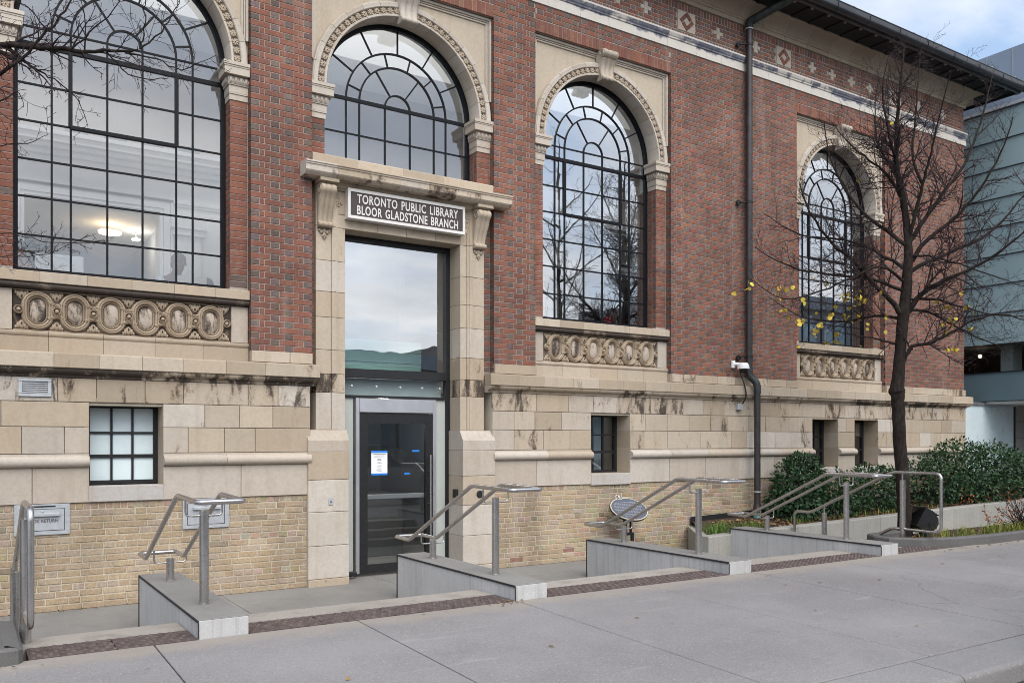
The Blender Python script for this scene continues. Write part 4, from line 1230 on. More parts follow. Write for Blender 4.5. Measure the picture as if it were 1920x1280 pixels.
for e in (4.35, 5.0, 5.62, 6.43):
    MB().extrude_x(blk, x + .001, e - .001, col=scol(PALE[:2] + STONES[:3]), soot=.05).build('hood_blocking_stone', 'stone', LIB); x = e
for s, xc in ((-1, 3.905), (1, 6.205)):
    m = MB(); col = scol(STONES, .03)
    prof = [(-.15, 5.135)]
    for i in range(7):
        a = radians(80) - radians(140) * i / 6; prof.append((-.085 - .085 * cos(a), 5.055 + .070 * sin(a)))
    prof += [(-.10, 4.92), (-.055, 4.84), (-.02, 4.76), (.0, 4.69), (.002, 4.665)]
    for i in range(6):
        a = radians(85) - radians(175) * i / 5; prof.append((-.010 - .042 * cos(a), 4.625 + .036 * sin(a)))
    console_geo(m, xc, .205, .185, prof, .07, 3, .016, col, .3)
    for q in (-1, 1):
        spiral(m, xc + q * .104, -.078, 5.04, .062, col=col); spiral(m, xc + q * .094, -.005, 4.625, .032, 1, 1.2, .006, col)
    o = m.build('hood_console', 'stone', LIB, smooth=50)
    MB().box(xc - .125, xc + .125, -.17, .07, 5.139, 5.184, .004, col=col, soot=.6).build('console_cap', 'stone', o)
    lf = MB()
    for dx, dz, rr in ((0, -.07, .026), (-.04, -.035, .024), (.04, -.035, .024), (0, -.02, .03), (-.065, -.015, .018), (.065, -.015, .018), (-.02, -.09, .014), (.02, -.09, .014), (0, -.115, .014)):
        lf.ball((xc + dx, .044, 4.575 + dz), (rr, .022, rr * 1.2), 7, 5, col=col, soot=.4)
    lf.build('acanthus_drop', 'stone', o, smooth=60)
    # carved scroll between the console and the sign
    sc = MB(); xs = xc + (-s) * .165
    for (dx, dz, r, sg) in ((0, .075, .052, 1), (-s * .03, -.03, .045, -1), (s * .03, -.075, .035, 1)):
        N = 20
        pts = [(xs + dx + sg * s * r * (1 - .85 * i / N) * cos(2 * pi * 1.4 * i / N), .045, 4.955 + dz + r * (1 - .85 * i / N) * sin(2 * pi * 1.4 * i / N)) for i in range(N + 1)]
        sc.tube(pts, .013, 6, col=col, soot=.55)
    for k in range(5): sc.ball((xs + .04 * cos(k * 1.4), .052, 4.955 + .10 * sin(k * 1.9)), (.022, .018, .03), 6, 4, col=col, soot=.6)
    sc.build('carved_scroll', 'stone', LIB, smooth=60)
    a, b = sorted((xc - s * .105, xc - s * .285)); MB().box(a, b, .048, .07, 4.80, 5.09, col=col, soot=.35).build('scroll_panel', 'stone', LIB)

# metal and glass entrance inside the surround
DY = .36
ef = MB()
ef.box(4.196, 5.914, DY, DY + .10, 4.56, 4.624); ef.box(4.196, 4.225, DY, DY + .10, .06, 4.56); ef.box(5.85, 5.914, DY, DY + .10, .06, 4.56)
ef.box(4.225, 5.85, DY - .03, DY + .10, 2.715, 2.83); ef.box(4.225, 5.85, DY, DY + .10, 2.44, 2.475)
EF = ef.build('entrance_frame', 'blackmetal', LIB)
def pane3(x0, x1, z0, z1, y, mat, par): return MB().poly([(x0, y, z0), (x1, y, z0), (x1, y, z1), (x0, y, z1)]).build('pane', mat, par)
pane3(4.225, 5.85, 2.83, 4.56, DY + .05, 'coated_glass', EF)
pane3(4.225, 5.85, 2.475, 2.715, DY + .05, 'glass', EF)
MB().box(4.225, 5.85, DY + .16, DY + .18, 2.475, 2.715).build('frosted_strip', 'frost_dim', EF)
for x in (4.42, 4.78, 5.14, 5.48, 5.76): MB().lathe([(.016, DY + .04), (.016, DY + .015), (.010, DY + .012)], (x, 0, 2.60), 8, axis='y').build('glass_clamp', 'galv', EF)
MB().box(4.226, 4.44, DY + .03, DY + .06, .06, 2.438).build('side_panel', 'grey_panel', EF)
MB().box(5.70, 5.849, DY + .03, DY + .06, .06, 2.438).build('side_panel', 'grey_panel', EF)
df = MB(); df.cbox(4.462, 4.515, DY - .02, DY + .08, .055, 2.435, .004); df.cbox(5.632, 5.682, DY - .02, DY + .08, .055, 2.435, .004); df.cbox(4.516, 5.631, DY - .022, DY + .08, 2.245, 2.434, .004)
df.build('door_frame', 'aluminium', LIB)
dr = MB(); dr.box(4.517, 4.64, DY, DY + .05, .05, 2.235); dr.box(5.525, 5.63, DY, DY + .05, .05, 2.235); dr.box(4.64, 5.525, DY, DY + .05, 2.095, 2.235); dr.box(4.64, 5.525, DY, DY + .05, .05, .165)
DR = dr.build('entrance_door', 'blackmetal', LIB)
pane3(4.64, 5.525, .165, 2.095, DY + .02, 'door_glass', DR)
MB().cbox(4.62, 5.54, DY + .07, DY + .11, 1.05, 1.115, .006).build('push_bar', 'white_paint', DR)
hd = MB(); hd.tube([(5.565, DY - .075, .30), (5.565, DY - .075, 1.655)], .014, 10)
for z in (.52, 1.42, .97): hd.tube([(5.565, DY - .075, z), (5.565, DY + .005, z)], .009, 8)
hd.build('door_handle', 'steel', DR, smooth=40)
MB().cbox(4.24, 4.44, DY - .12, DY - .03, .045, .105, .012).build('door_stop', 'black', EF)

# interior behind the entrance
v = MB(); v.box(4.1, 6.9, 5.0, 5.05, 0, 5.5); v.box(6.9, 6.95, .56, 5.0, 0, 5.5); v.box(3.7, 3.75, .56, 5.0, 0, 5.5); v.box(3.75, 4.1, 5.0, 5.05, 0, 5.5)
v.build('lobby_wall', 'greywall', LIB)
MB().box(3.75, 6.9, .45, 5.0, .0, .04).build('lobby_floor', 'intfloor', LIB)
MB().box(3.75, 6.9, .56, 5.0, 5.42, 5.46).build('lobby_ceiling', 'plaster', LIB)
MB().box(3.75, 6.9, 1.6, 5.0, 2.62, 2.80).build('lobby_landing', 'greywall', LIB)
for k in range(3): MB().box(4.05, 5.95, 1.35, 1.37, 2.86 + k * .17, 3.02 + k * .17).build('balustrade_panel', 'teal_glass', LIB)
MB().cbox(4.9, 5.9, 1.9, 2.7, .04, 1.02, .01).build('lobby_counter', 'desk', LIB)
MB().box(4.1, 5.3, 3.0, 3.06, 2.81, 4.4).build('inner_wall_panel', 'plaster', LIB)
MB().box(4.3, 5.0, 2.985, 2.999, 2.81, 4.05).build('inner_doorway', 'taupe', LIB)

# ------------------------------------------------------------------ interior of the reading room
def inner_arch(c, zb):
    m = MB(); N = 32; r = 1.17
    for i in range(N):
        a0, a1 = pi * i / N, pi * (i + 1) / N
        q = []
        for a in (a0, a1):
            ca, sa = cos(a), sin(a)
            k = min((HW + .02) / abs(ca) if abs(ca) > 1e-6 else 9, (SOL0 - ZS) / sa if sa > 1e-6 else 9)
            q.append((c + r * ca, FY + .065, ZS + r * sa)); q.append((c + r * ca, .565, ZS + r * sa)); q.append((c + k * ca, .565, ZS + k * sa))
        m.add(q, [(0, 1, 4, 3), (1, 2, 5, 4)])
    for s in (-1, 1):
        x = c + s * r
        m.add([(x, FY + .065, zb), (x, .565, zb), (x, .565, ZS), (x, FY + .065, ZS)], [(0, 1, 2, 3)])
        m.add([(x, .565, zb), (c + s * (HW + .02), .565, zb), (c + s * (HW + .02), .565, ZS), (x, .565, ZS)], [(0, 1, 2, 3)])
    m.box(c - HW, c + HW, FY + .065, .60, zb - .6 if zb > 4 else 2.95, zb - .01)
    m.build('inner_reveal', 'plaster', LIB)
for key, c in BAYS.items(): inner_arch(c, 3.73 if key != 'B' else 5.53)
m = MB(); m.box(X_L, 3.69, .57, 9, 2.85, 2.949); m.box(6.97, X_R - .5, .57, 9, 2.85, 2.949); m.box(3.69, 6.97, 5.06, 9, 2.85, 2.949)
m.build('reading_room_floor', 'intfloor', LIB)
m = MB(); m.box(X_L, X_R - .5, 3.05, 9.0, 8.25, 8.3); m.box(X_L, X_R - .5, 3.0, 3.049, 8.25, 10.62); m.build('reading_room_ceiling', 'plaster', LIB)  # upright panel added to close off the view up into the roof opening
m = MB(); m.box(X_L - .05, X_L, .57, 3.98, 2.95, 3.7); m.box(X_L - .05, X_L, 3.98, 9, 2.95, 8.25); m.box(X_L - .05, X_L, .57, .75, 3.7, 8.25); m.box(X_L - .05, X_L, 2.2, 2.4, 3.7, 8.25); m.box(X_L, X_R - .5, 9.0, 9.05, 2.95, 8.25); m.build('reading_room_wall', 'taupe', LIB)
for y0, y1 in ((.75, 2.2), (2.4, 3.98)): MB().poly([(X_L - .02, y0, 3.7), (X_L - .02, y1, 3.7), (X_L - .02, y1, 8.25), (X_L - .02, y0, 8.25)]).build('added_end_pane', 'glass', LIB)  # invented end-wall openings that bring more daylight into the room
# white partition with openings, entablature and pilasters, set parallel to the front
PY = 4.0
OPEN = [(.76, 2.64), (7.4, 9.9), (11.0, 13.2), (14.0, 16.4)]
pw = MB(); x = X_L
for a, b in OPEN:
    pw.box(x, a, PY, PY + .35, 2.95, 5.50); pw.box(a, b, PY + .001, PY + .35, 5.498, 5.502); x = b
pw.box(x, X_R - .5, PY, PY + .35, 2.95, 5.50)
pw.box(X_L, X_R - .5, PY - .002, PY + .352, 5.503, 6.02)
PW = pw.build('partition_wall', 'plaster', LIB)
co = MB()
for z0, z1, y in ((5.62, 5.66, .03), (5.66, 5.70, .05), (6.02, 6.10, .08), (6.10, 6.18, .16), (6.18, 6.25, .26), (6.25, 6.34, .34), (6.34, 6.40, .38)): co.box(X_L, X_R - .5, PY - y, PY + .3, z0 + .001, z1)
co.build('partition_cornice', 'white_paint', PW)
for a, b in OPEN:
    fr = MB()
    for k, (o, w, y) in enumerate(((0, .05, .02), (.055, .10, .035), (.16, .04, .05))):
        fr.box(a - o - w, a - o, PY - y, PY, 2.95, 5.50 + o + w); fr.box(b + o, b + o + w, PY - y, PY, 2.95, 5.50 + o + w); fr.box(a - o + .001, b + o - .001, PY - y, PY, 5.50 + o, 5.50 + o + w)
    fr.build('opening_architrave', 'white_paint', PW)
    for s, xx in ((-1, a - .42), (1, b + .42)):
        pl = MB(); pl.box(xx - .2, xx + .2, PY - .08, PY - .052, 2.95, 5.42)
        for k in range(4): pl.box(xx - .16 + k * .09, xx - .16 + k * .09 + .05, PY - .092, PY - .081, 3.2, 5.15)
        pl.box(xx - .24, xx + .24, PY - .13, PY - .052, 5.15, 5.25); pl.box(xx - .27, xx + .27, PY - .16, PY - .052, 5.25, 5.40)
        pl.build('pilaster', 'white_paint', PW)
m = MB(); m.box(X_L, X_R - .5, PY + .1, PY + .3, 6.401, 8.249); m.build('upper_partition', 'taupe', LIB)
for k in range(4): MB().box(1.3 + k * .55, 1.62 + k * .55, PY + .085, PY + .099, 6.43, 6.60 + .05 * (k % 2)).build('book_box', 'greywall', PW)
# back room seen through the openings
m = MB(); m.box(X_L, X_R - .5, 8.2, 8.25, 2.95, 5.62); m.box(2.9, 3.0, PY + .36, 8.2, 2.95, 5.62); m.box(.3, .4, PY + .36, 8.2, 2.95, 5.62)
m.build('back_room_wall', 'greywall', LIB)
MB().box(X_L, X_R - .5, PY + .36, 8.2, 5.62, 5.66).build('back_room_ceiling', 'plaster', LIB)
# lamps
def lamp(name, label, mat, x, y, z, r, h, power, col):
    t = thing(name, label, 'ceiling light', (x, y, z), 'lit lamps inside the library')
    MB().lathe([(r, z + h), (r * .96, z + h * .3), (r * .7, z), (0.0001, z)], (x, y, 0), 18).build('lamp_shade', mat, t, smooth=60)
    MB().tube([(x, y, z + h), (x, y, z + h + .12)], .01, 6).build('lamp_stem', 'galv', t)
    ld = bpy.data.lights.new(name + '_bulb', 'POINT'); ld.energy = power; ld.color = col; ld.shadow_soft_size = r
    lo = bpy.data.objects.new(name + '_bulb', ld); C.objects.link(lo); lo.location = (x, y, z - .08 if power > 0 else z)
    lo.parent = t; lo.matrix_parent_inverse = WM[t.name].inverted()
lamp('dish_lamp', 'glowing warm dish lamp under the ceiling seen through the leftmost arched window', 'warm_lamp', 2.15, 5.8, 5.44, .19, .05, 4.5, (1, .74, .45))
lamp('round_lamp', 'small round white ceiling light right of the warm dish lamp', 'white_lamp', 2.62, 6.1, 5.45, .07, .03, 1.5, (1, .93, .82))
lamp('lobby_lamp', 'round white ceiling light inside the glazed entrance lobby', 'white_lamp', 5.2, 1.1, 2.50, .07, .02, 24, (1, .95, .88))
for x, lab in ((8.62, 'left lit white tube lamp inside the small basement window behind the oval plaque'), (9.15, 'right lit white tube lamp inside the small basement window behind the oval plaque')):
    t = thing('tube_lamp', lab, 'ceiling light', (x, 1.6, 2.3), 'lit lamps inside the library')
    MB().tube([(x - .17, 1.6, 2.24), (x + .17, 1.6, 2.24)], .025, 8).build('tube', 'white_lamp', t); MB().box(x - .19, x + .19, 1.57, 1.63, 2.27, 2.31).build('housing', 'white_paint', t)

# furniture by the windows
def table(x0, x1, label):
    t = thing('reading_table', label, 'table', ((x0 + x1) / 2, 1.05, 2.95), 'reading tables by the windows')
    MB().cbox(x0, x1, .72, 1.38, 3.66, 3.70, .006).build('table_top', 'wood', t)
    for x in (x0 + .06, x1 - .06):
        for y in (.78, 1.32): MB().box(x - .025, x + .025, y - .025, y + .025, 2.95, 3.659).build('leg', 'blackmetal', t)
table(.45, 2.70, 'wooden reading table behind the leftmost arched window')
table(7.5, 9.98, 'wooden reading table behind the arched window right of the door')
table(13.6, 16.0, 'wooden reading table behind the arched window behind the tree')

def person(name, label, x, y, z, face, top_mat, skin, hair, lean=.12, head_turn=0.0, hood=None, arm=.30):
    """seated figure; (x, y, z) = seat point, face = heading in degrees of the way they look"""
    t = thing(name, label, 'person', (x, y, z - .45))
    F = Matrix.Rotation(radians(face), 3, 'Z')
    def Wp(p): q = F @ Vector(p); return (x + q.x, y + q.y, z + q.z)
    # front = local -y
    J_ = {'pel': ((0, 0, .10), .145), 'sp': ((0, -lean * .4, .30), .135), 'ch': ((0, -lean, .48), .155), 'nk': ((0, -lean * 1.25, .64), .055), 'hd0': ((0, -lean * 1.5 - .01, .70), .070), 'hd1': ((0, -lean * 1.6 - .02, .80), .092), 'hd2': ((0, -lean * 1.6 - .015, .87), .070)}
    E_ = [('pel', 'sp'), ('sp', 'ch'), ('ch', 'nk'), ('nk', 'hd0'), ('hd0', 'hd1'), ('hd1', 'hd2')]
    for s, k in ((-1, 'l'), (1, 'r')):
        J_['sh' + k] = ((s * .185, -lean, .545), .062); J_['el' + k] = ((s * .25, -lean - .10, .31), .047); J_['wr' + k] = ((s * .15, -lean - arm, .30), .033); J_['ha' + k] = ((s * .11, -lean - arm - .08, .315), .036)
        J_['hp' + k] = ((s * .09, -.04, .07), .10); J_['kn' + k] = ((s * .12, -.44, .08), .068); J_['an' + k] = ((s * .12, -.42, -.37), .042); J_['to' + k] = ((s * .13, -.58, -.41), .034)
        E_ += [('ch', 'sh' + k), ('sh' + k, 'el' + k), ('el' + k, 'wr' + k), ('wr' + k, 'ha' + k), ('pel', 'hp' + k), ('hp' + k, 'kn' + k), ('kn' + k, 'an' + k), ('an' + k, 'to' + k)]
    def skinned(nm, keys, edges, mat, grow, parent):
        me = bpy.data.meshes.new(nm); idx = {k: i for i, k in enumerate(keys)}
        me.from_pydata([Wp(J_[k][0]) for k in keys], [(idx[a], idx[b]) for a, b in edges if a in idx and b in idx], [])
        me.materials.append(M[mat]); o = link(nm, me, parent)
        sk = o.modifiers.new('skin', 'SKIN'); sk.use_smooth_shade = True
        me.skin_vertices.new() if not me.skin_vertices else None
        sv = me.skin_vertices[0].data
        for k, i in idx.items(): sv[i].radius = (J_[k][1] + grow, J_[k][1] + grow); sv[i].use_root = (i == 0)
        su = o.modifiers.new('sub', 'SUBSURF'); su.levels = 1; su.render_levels = 2
        return o
    ks = list(J_)
    body = skinned('body', ks, E_, skin, 0, t)
    tk = [k for k in ks if k in ('pel', 'sp', 'ch') or k[:2] in ('sh', 'el', 'wr')]
    skinned('jacket', tk, [e for e in E_ if e[0] in tk and e[1] in tk], top_mat, .016, t)
    lk = ['pel'] + [k for k in ks if k[:2] in ('hp', 'kn', 'an')]
    skinned('trousers', lk, [e for e in E_ if e[0] in lk and e[1] in lk], 'dark_cloth', .012, t)
    h = MB(); hc = J_['hd1'][0]
    Hd = Matrix.Rotation(radians(face + head_turn), 3, 'Z')
    def hp_(p): q = Hd @ Vector(p); o = F @ Vector(hc); return (x + o.x + q.x, y + o.y + q.y, z + o.z + q.z)
    cap = []; nu, nv = 14, 7
    hm = MB(); c0 = hp_((0, .012, .03)); hm.ball(c0, (.098, .104, .095), 14, 8); hm.ball(hp_((0, .05, -.03)), (.085, .07, .085), 10, 6)
    hm.build('hair', hair, t, smooth=80)
    fm = MB()
    fm.ball(hp_((0, -.098, -.018)), (.012, .018, .018), 6, 4); fm.ball(hp_((.095, 0, -.01)), (.012, .022, .03), 6, 4); fm.ball(hp_((-.095, 0, -.01)), (.012, .022, .03), 6, 4)
    fm.build('nose_and_ears', skin, body, smooth=80)
    em = MB()
    for s in (-1, 1): em.ball(hp_((s * .032, -.087, .008)), (.012, .008, .007), 6, 4)
    em.ball(hp_((0, -.088, -.052)), (.022, .008, .006), 6, 4)
    em.build('eyes_and_mouth', 'black', body)
    for s, k in ((-1, 'l'), (1, 'r')):
        fg = MB(); hw = Vector(J_['ha' + k][0])
        for q in range(4):
            b0 = hw + Vector((s * (-.024 + .016 * q), -.015, 0)); L = (.055, .065, .06, .048)[q]
            fg.tube([Wp(b0), Wp(b0 + Vector((0, -L * .6, -.004))), Wp(b0 + Vector((0, -L, -.022)))], [.009, .0085, .007], 6)
        b0 = hw + Vector((-s * .03, .01, 0)); fg.tube([Wp(b0), Wp(b0 + Vector((-s * .022, -.03, -.004))), Wp(b0 + Vector((-s * .022, -.052, -.008)))], [.0105, .0095, .008], 6)
        fg.build('fingers', skin, body, smooth=60)
    return t
def chair(x, y, face, label):
    t = thing('chair', label, 'chair', (x, y, 2.95), 'chairs by the reading tables')
    F = Matrix.Rotation(radians(face), 4, 'Z'); T = Matrix.Translation((x, y, 2.95)) @ F
    def tr(m): m.v = [tuple(T @ Vector(p)) for p in m.v]; return m
    tr(MB().cbox(-.21, .21, -.21, .21, .42, .45, .008)).build('seat', 'dark_cloth', t); tr(MB().cbox(-.20, .20, .20, .23, .52, .86, .01)).build('backrest', 'dark_cloth', t)
    for sx in (-.18, .18):
        for sy in (-.18, .19): tr(MB().tube([(sx, sy, 0), (sx, sy, .42 if sy < 0 else .84)], .012, 6)).build('leg', 'galv', t)
chair(2.28, 1.66, 20, 'dark chair under the person behind the silver laptop')
person('person', 'person in white shirt and navy vest bent over a laptop in the leftmost window', 2.28, 1.62, 3.40, 18, 'shirt_white', 'skin_a', 'hair', .20)
vb = MB(); vb.lathe([(.165, 3.62), (.182, 3.72), (.178, 3.86), (.12, 3.96)], (2.33, 1.46, 0), 14); o = vb.build('vest', 'vest_blue', bpy.data.objects['person'], smooth=60)
chair(.62, 1.70, -15, 'dark chair under the grey haired person at the far left')
person('person', 'grey haired person in dark clothes at the far left edge of the leftmost window', .60, 1.66, 3.40, -14, 'dark_cloth', 'skin_b', 'hair_grey', .10)
chair(9.72, 1.66, 25, 'dark chair under the person in the dark red jacket')
person('person', 'person in dark red jacket looking down in the window right of the door', 9.58, 1.36, 3.42, 22, 'red_cloth', 'skin_a', 'hair', .16)
chair(15.25, 1.66, 35, 'dark chair under the person in the pale head covering')
person('person', 'person in cream top and pale head covering behind the window beyond the tree', 15.20, 1.60, 3.38, 30, 'cream_cloth', 'skin_b', 'shirt_white', .10)
hd_ = MB(); hd_.ball((2.72, 1.22, 3.90), (.10, .10, .12), 10, 7); tag(hd_.build('backpack', 'dark_cloth', smooth=60), 'dark rounded backpack on the table at the right corner of the leftmost window', 'backpack')
o = bpy.data.objects['backpack']
# laptop with its lid towards the street
lp = thing('laptop', 'open silver laptop with its lid and fruit emblem facing the street', 'laptop', (2.47, 1.03, 3.70))
MB().cbox(2.28, 2.66, 1.02, 1.26, 3.702, 3.720, .003).build('keyboard_base', 'silver', lp)
m = MB(); m.add([(2.28, 1.02, 3.72), (2.66, 1.02, 3.72), (2.66, .955, 3.965), (2.28, .955, 3.965), (2.28, 1.034, 3.724), (2.66, 1.034, 3.724), (2.66, .969, 3.969), (2.28, .969, 3.969)], [(0, 1, 2, 3), (4, 5, 6, 7), (0, 1, 5, 4), (1, 2, 6, 5), (2, 3, 7, 6), (3, 0, 4, 7)])
LD = m.build('lid', 'silver', lp)
em = MB(); pts = []
for k in range(24):
    a = 2 * pi * k / 24; r = .026 * (1 - .16 * max(0, cos(a - pi / 2)) ** 6 - .12 * max(0, cos(a + pi / 2)) ** 8)
    px_, pz_ = r * cos(a), r * sin(a)
    if hypot(px_ - .030, pz_ - .004) < .012: px_ = .020
    pts.append((2.47 + px_, 3.845 + pz_))
yy = lambda z: 1.02 - (z - 3.72) * .265 - .004
em.poly([(x, yy(z), z) for x, z in pts]); em.poly([(2.47 + .004, yy(3.876), 3.876), (2.47 + .013, yy(3.880), 3.880), (2.47 + .014, yy(3.892), 3.892), (2.47 + .005, yy(3.888), 3.888)])
em.build('emblem', 'sign_white', LD)
t = thing('monitor', 'pale grey back of a computer monitor at the left of the leftmost window', 'monitor', (.98, 1.15, 3.70))
MB().cbox(.72, 1.24, 1.10, 1.14, 3.76, 4.10, .012).build('screen', 'silver', t); MB().box(.93, 1.03, 1.141, 1.20, 3.702, 3.90).build('stand', 'silver', t)
# black bag with red strap on the table of window C
bgt = thing('shoulder_bag', 'black bag with white letters and red strap in the window right of the door', 'bag', (10.05, .98, 3.70))
m = MB(); m.cbox(9.82, 10.16, .92, 1.10, 3.702, 4.02, .03); m.build('bag_body', 'black', bgt)
m = MB(); m.tube([(10.02, .905, 4.02), (10.06, .905, 4.10), (10.10, .905, 4.02)], .012, 6); m.slab([(10.03, 4.0), (10.07, 4.0), (10.12, 3.86), (10.08, 3.86)], .90, .918); m.build('strap', 'red', bgt)
def text(body, loc, size, mat, parent, name='lettering', sx=1.0, off=0.0, ext=.002, rot=(pi / 2, 0, 0), align='CENTER', space=1.0):
    cu = bpy.data.curves.new(name, 'FONT'); cu.body = body; cu.size = size; cu.align_x = align; cu.align_y = 'BOTTOM_BASELINE' if False else 'BOTTOM'
    cu.extrude = ext; cu.offset = off; cu.space_character = space; cu.space_word = 1.0 if space == 1.0 else 1.35; cu.resolution_u = 4
    tmp = bpy.data.objects.new('tmp', cu); me = bpy.data.meshes.new_from_object(tmp); bpy.data.objects.remove(tmp)
    me.materials.clear(); me.materials.append(M[mat])
    for v_ in me.vertices: v_.co.x *= sx
    me.name = name
    return link(name, me, parent, loc, rot)
BRO = text('Bro', (9.97, .915, 3.88), .10, 'sign_white', bgt)

# ------------------------------------------------------------------ fittings on the facade
SG = thing('entrance_sign', 'dark brown sign with white border reading TORONTO PUBLIC LIBRARY BLOOR GLADSTONE BRANCH', 'sign', (5.056, -.02, 4.745))
MB().box(4.205, 5.907, -.055, .058, 4.76, 5.112).build('sign_board', 'sign_brown', SG)
b = MB(); b.box(4.188, 5.924, -.068, .057, 5.088, 5.128); b.box(4.188, 5.924, -.068, .057, 4.742, 4.780); b.box(4.188, 4.222, -.068, .057, 4.781, 5.087); b.box(5.888, 5.924, -.068, .057, 4.781, 5.087)
b.build('sign_border', 'sign_white', SG)
def split_letters(o, par):
    me = o.data; bm = bmesh.new(); bm.from_mesh(me); bm.verts.ensure_lookup_table()
    bmesh.ops.remove_doubles(bm, verts=bm.verts, dist=.00002); bm.verts.ensure_lookup_table()
    seen = set(); w = WM[o.name]
    for v in bm.verts:
        if v.index in seen: continue
        stack = [v]; isl = []
        seen.add(v.index)
        while stack:
            q = stack.pop(); isl.append(q)
            for e_ in q.link_edges:
                t_ = e_.other_vert(q)
                if t_.index not in seen: seen.add(t_.index); stack.append(t_)
        ids = {q.index: k for k, q in enumerate(isl)}
        fs = {f for q in isl for f in q.link_faces}
        nm = bpy.data.meshes.new('letter'); nm.from_pydata([w @ q.co for q in isl], [], [[ids[q.index] for q in f.verts] for f in fs])
        for m_ in me.materials: nm.materials.append(m_)
        link('letter', nm, par)
    bm.free(); bpy.data.objects.remove(o)
def fit_text(body, x0, x1, z, h, y, mat, par, off):
    o = text(body, (0, 0, 0), .2, mat, par, off=off, space=1.13)
    me = o.data; xs = [v_.co.x for v_ in me.vertices]; zs = [v_.co.y for v_ in me.vertices]
    a, b_, c_, d_ = min(xs), max(xs), min(zs), max(zs)
    for v_ in me.vertices:
        v_.co.x = (v_.co.x - a) / (b_ - a) * (x1 - x0); v_.co.y = (v_.co.y - c_) / (d_ - c_) * h
    me.update()
    o.location = (x0, y, z); WM[o.name] = Matrix.Translation((x0, y, z)) @ Matrix.Rotation(pi / 2, 4, 'X')
    split_letters(o, par)
fit_text('TORONTO PUBLIC LIBRARY', 4.315, 5.815, 4.948, .120, -.058, 'sign_white', SG, .004)
fit_text('BLOOR GLADSTONE BRANCH', 4.315, 5.815, 4.802, .120, -.058, 'sign_white', SG, .004)

split_letters(BRO, bgt)
def book_slot(x0, x1, z0, z1, label):
    t = thing('book_return_slot', label, 'book drop', ((x0 + x1) / 2, -.01, z0), 'metal book return slots in the buff brick wall')
    m = MB(); m.cbox(x0, x1, -.022, .01, z0, z1, .004); m.build('face_plate', 'galv', t)
    m = MB()
    for a, b, c_, d_ in ((x0 + .05, x1 - .05, z0 + .045, z0 + .051), (x0 + .05, x1 - .05, z1 - .055, z1 - .05), (x0 + .05, x0 + .056, z0 + .051, z1 - .055), (x1 - .056, x1 - .05, z0 + .051, z1 - .055)): m.box(a, b, -.0235, -.0215, c_, d_)
    m.build('door_seam', 'black', t)
    m = MB(); m.cbox(x0 + .11, x1 - .10, -.058, -.0225, z1 - .132, z1 - .095, .005); m.lathe([(.0001, -.034), (.012, -.032), (.012, -.0225)], ((x0 + x1) / 2, 0, z1 - .075), 10, axis='y'); m.build('flap_handle', 'galv', t)
    MB().box(x0 + .18, x1 - .14, -.0235, -.0225, z1 - .034, z1 - .018).build('latch_slot', 'black', t)
    w = text('BOOK RETURN', (0, 0, 0), .2, 'print', t, off=.003); me = w.data
    xs = [v_.co.x for v_ in me.vertices]; zs = [v_.co.y for v_ in me.vertices]
    for v_ in me.vertices: v_.co.x = (v_.co.x - min(xs)) / (max(xs) - min(xs)) * .30 ; v_.co.y = (v_.co.y - min(zs)) / (max(zs) - min(zs)) * .036
    w.location = ((x0 + x1) / 2 - .15, -.0235, z0 + .135)
book_slot(.455, .985, .845, 1.178, 'metal book return slot behind the far left handrail')
book_slot(2.160, 2.690, .825, 1.178, 'metal book return slot seen through the handrail left of the door')

vt = thing('wall_vent', 'small grey louvred vent under the string course at far left', 'vent', (.65, -.03, 2.335))
m = MB(); x0, x1, z0, z1 = .493, .805, 2.335, 2.528
m.cbox(x0, x1, -.040, -.022, z1 - .032, z1, .003); m.cbox(x0, x1, -.040, -.022, z0, z0 + .032, .003); m.cbox(x0, x0 + .036, -.0395, -.022, z0 + .0325, z1 - .0325, .003); m.cbox(x1 - .036, x1, -.0395, -.022, z0 + .0325, z1 - .0325, .003)
m.build('vent_frame', 'galv', vt); MB().box(x0 + .037, x1 - .037, -.024, -.0225, z0 + .033, z1 - .033).build('vent_void', 'black', vt)
for k in range(6):
    z = z0 + .038 + k * .0205
    MB().add([(x0 + .037, -.038, z), (x1 - .037, -.038, z), (x1 - .037, -.027, z + .013), (x0 + .037, -.027, z + .013), (x0 + .037, -.034, z - .002), (x1 - .037, -.034, z - .002), (x1 - .037, -.024, z + .011), (x0 + .037, -.024, z + .011)], [(0, 1, 2, 3), (4, 5, 6, 7), (0, 1, 5, 4), (2, 3, 7, 6)]).build('louvre', 'galv', vt)
sc = thing('security_camera', 'white dome security camera on the wall beside the downpipe', 'camera', (11.40, -.1, 3.07))
MB().cbox(11.30, 11.37, -.05, -.004, 3.12, 3.25, .008).build('wall_plate', 'white_paint', sc)
MB().tube([(11.34, -.045, 3.19), (11.42, -.16, 3.185)], .028, 10).build('arm', 'white_paint', sc)
MB().lathe([(.0001, 3.21), (.07, 3.205), (.095, 3.17), (.105, 3.125), (.105, 3.10), (.0001, 3.10)], (11.43, -.17, 0), 18).build('housing', 'white_paint', sc, smooth=40)
MB().lathe([(.07, 3.099), (.062, 3.06), (.03, 3.03), (.0001, 3.022)], (11.43, -.17, 0), 14).build('dome', 'black', sc, smooth=60)
MB().tube(fillet([(11.42, -.10, 3.05), (11.46, -.16, 2.86), (11.52, -.17, 2.62), (11.50, -.06, 2.47)], .1, 4), .012, 6).build('cable', 'blackmetal', sc)
MB().cbox(11.40, 11.51, -.09, -.0215, 2.39, 2.50, .006).build('junction_box', 'galv', sc)
op = thing('outlet_plate', 'small metal outlet plate on the left doorway plinth', 'outlet', (3.955, -.06, 1.05))
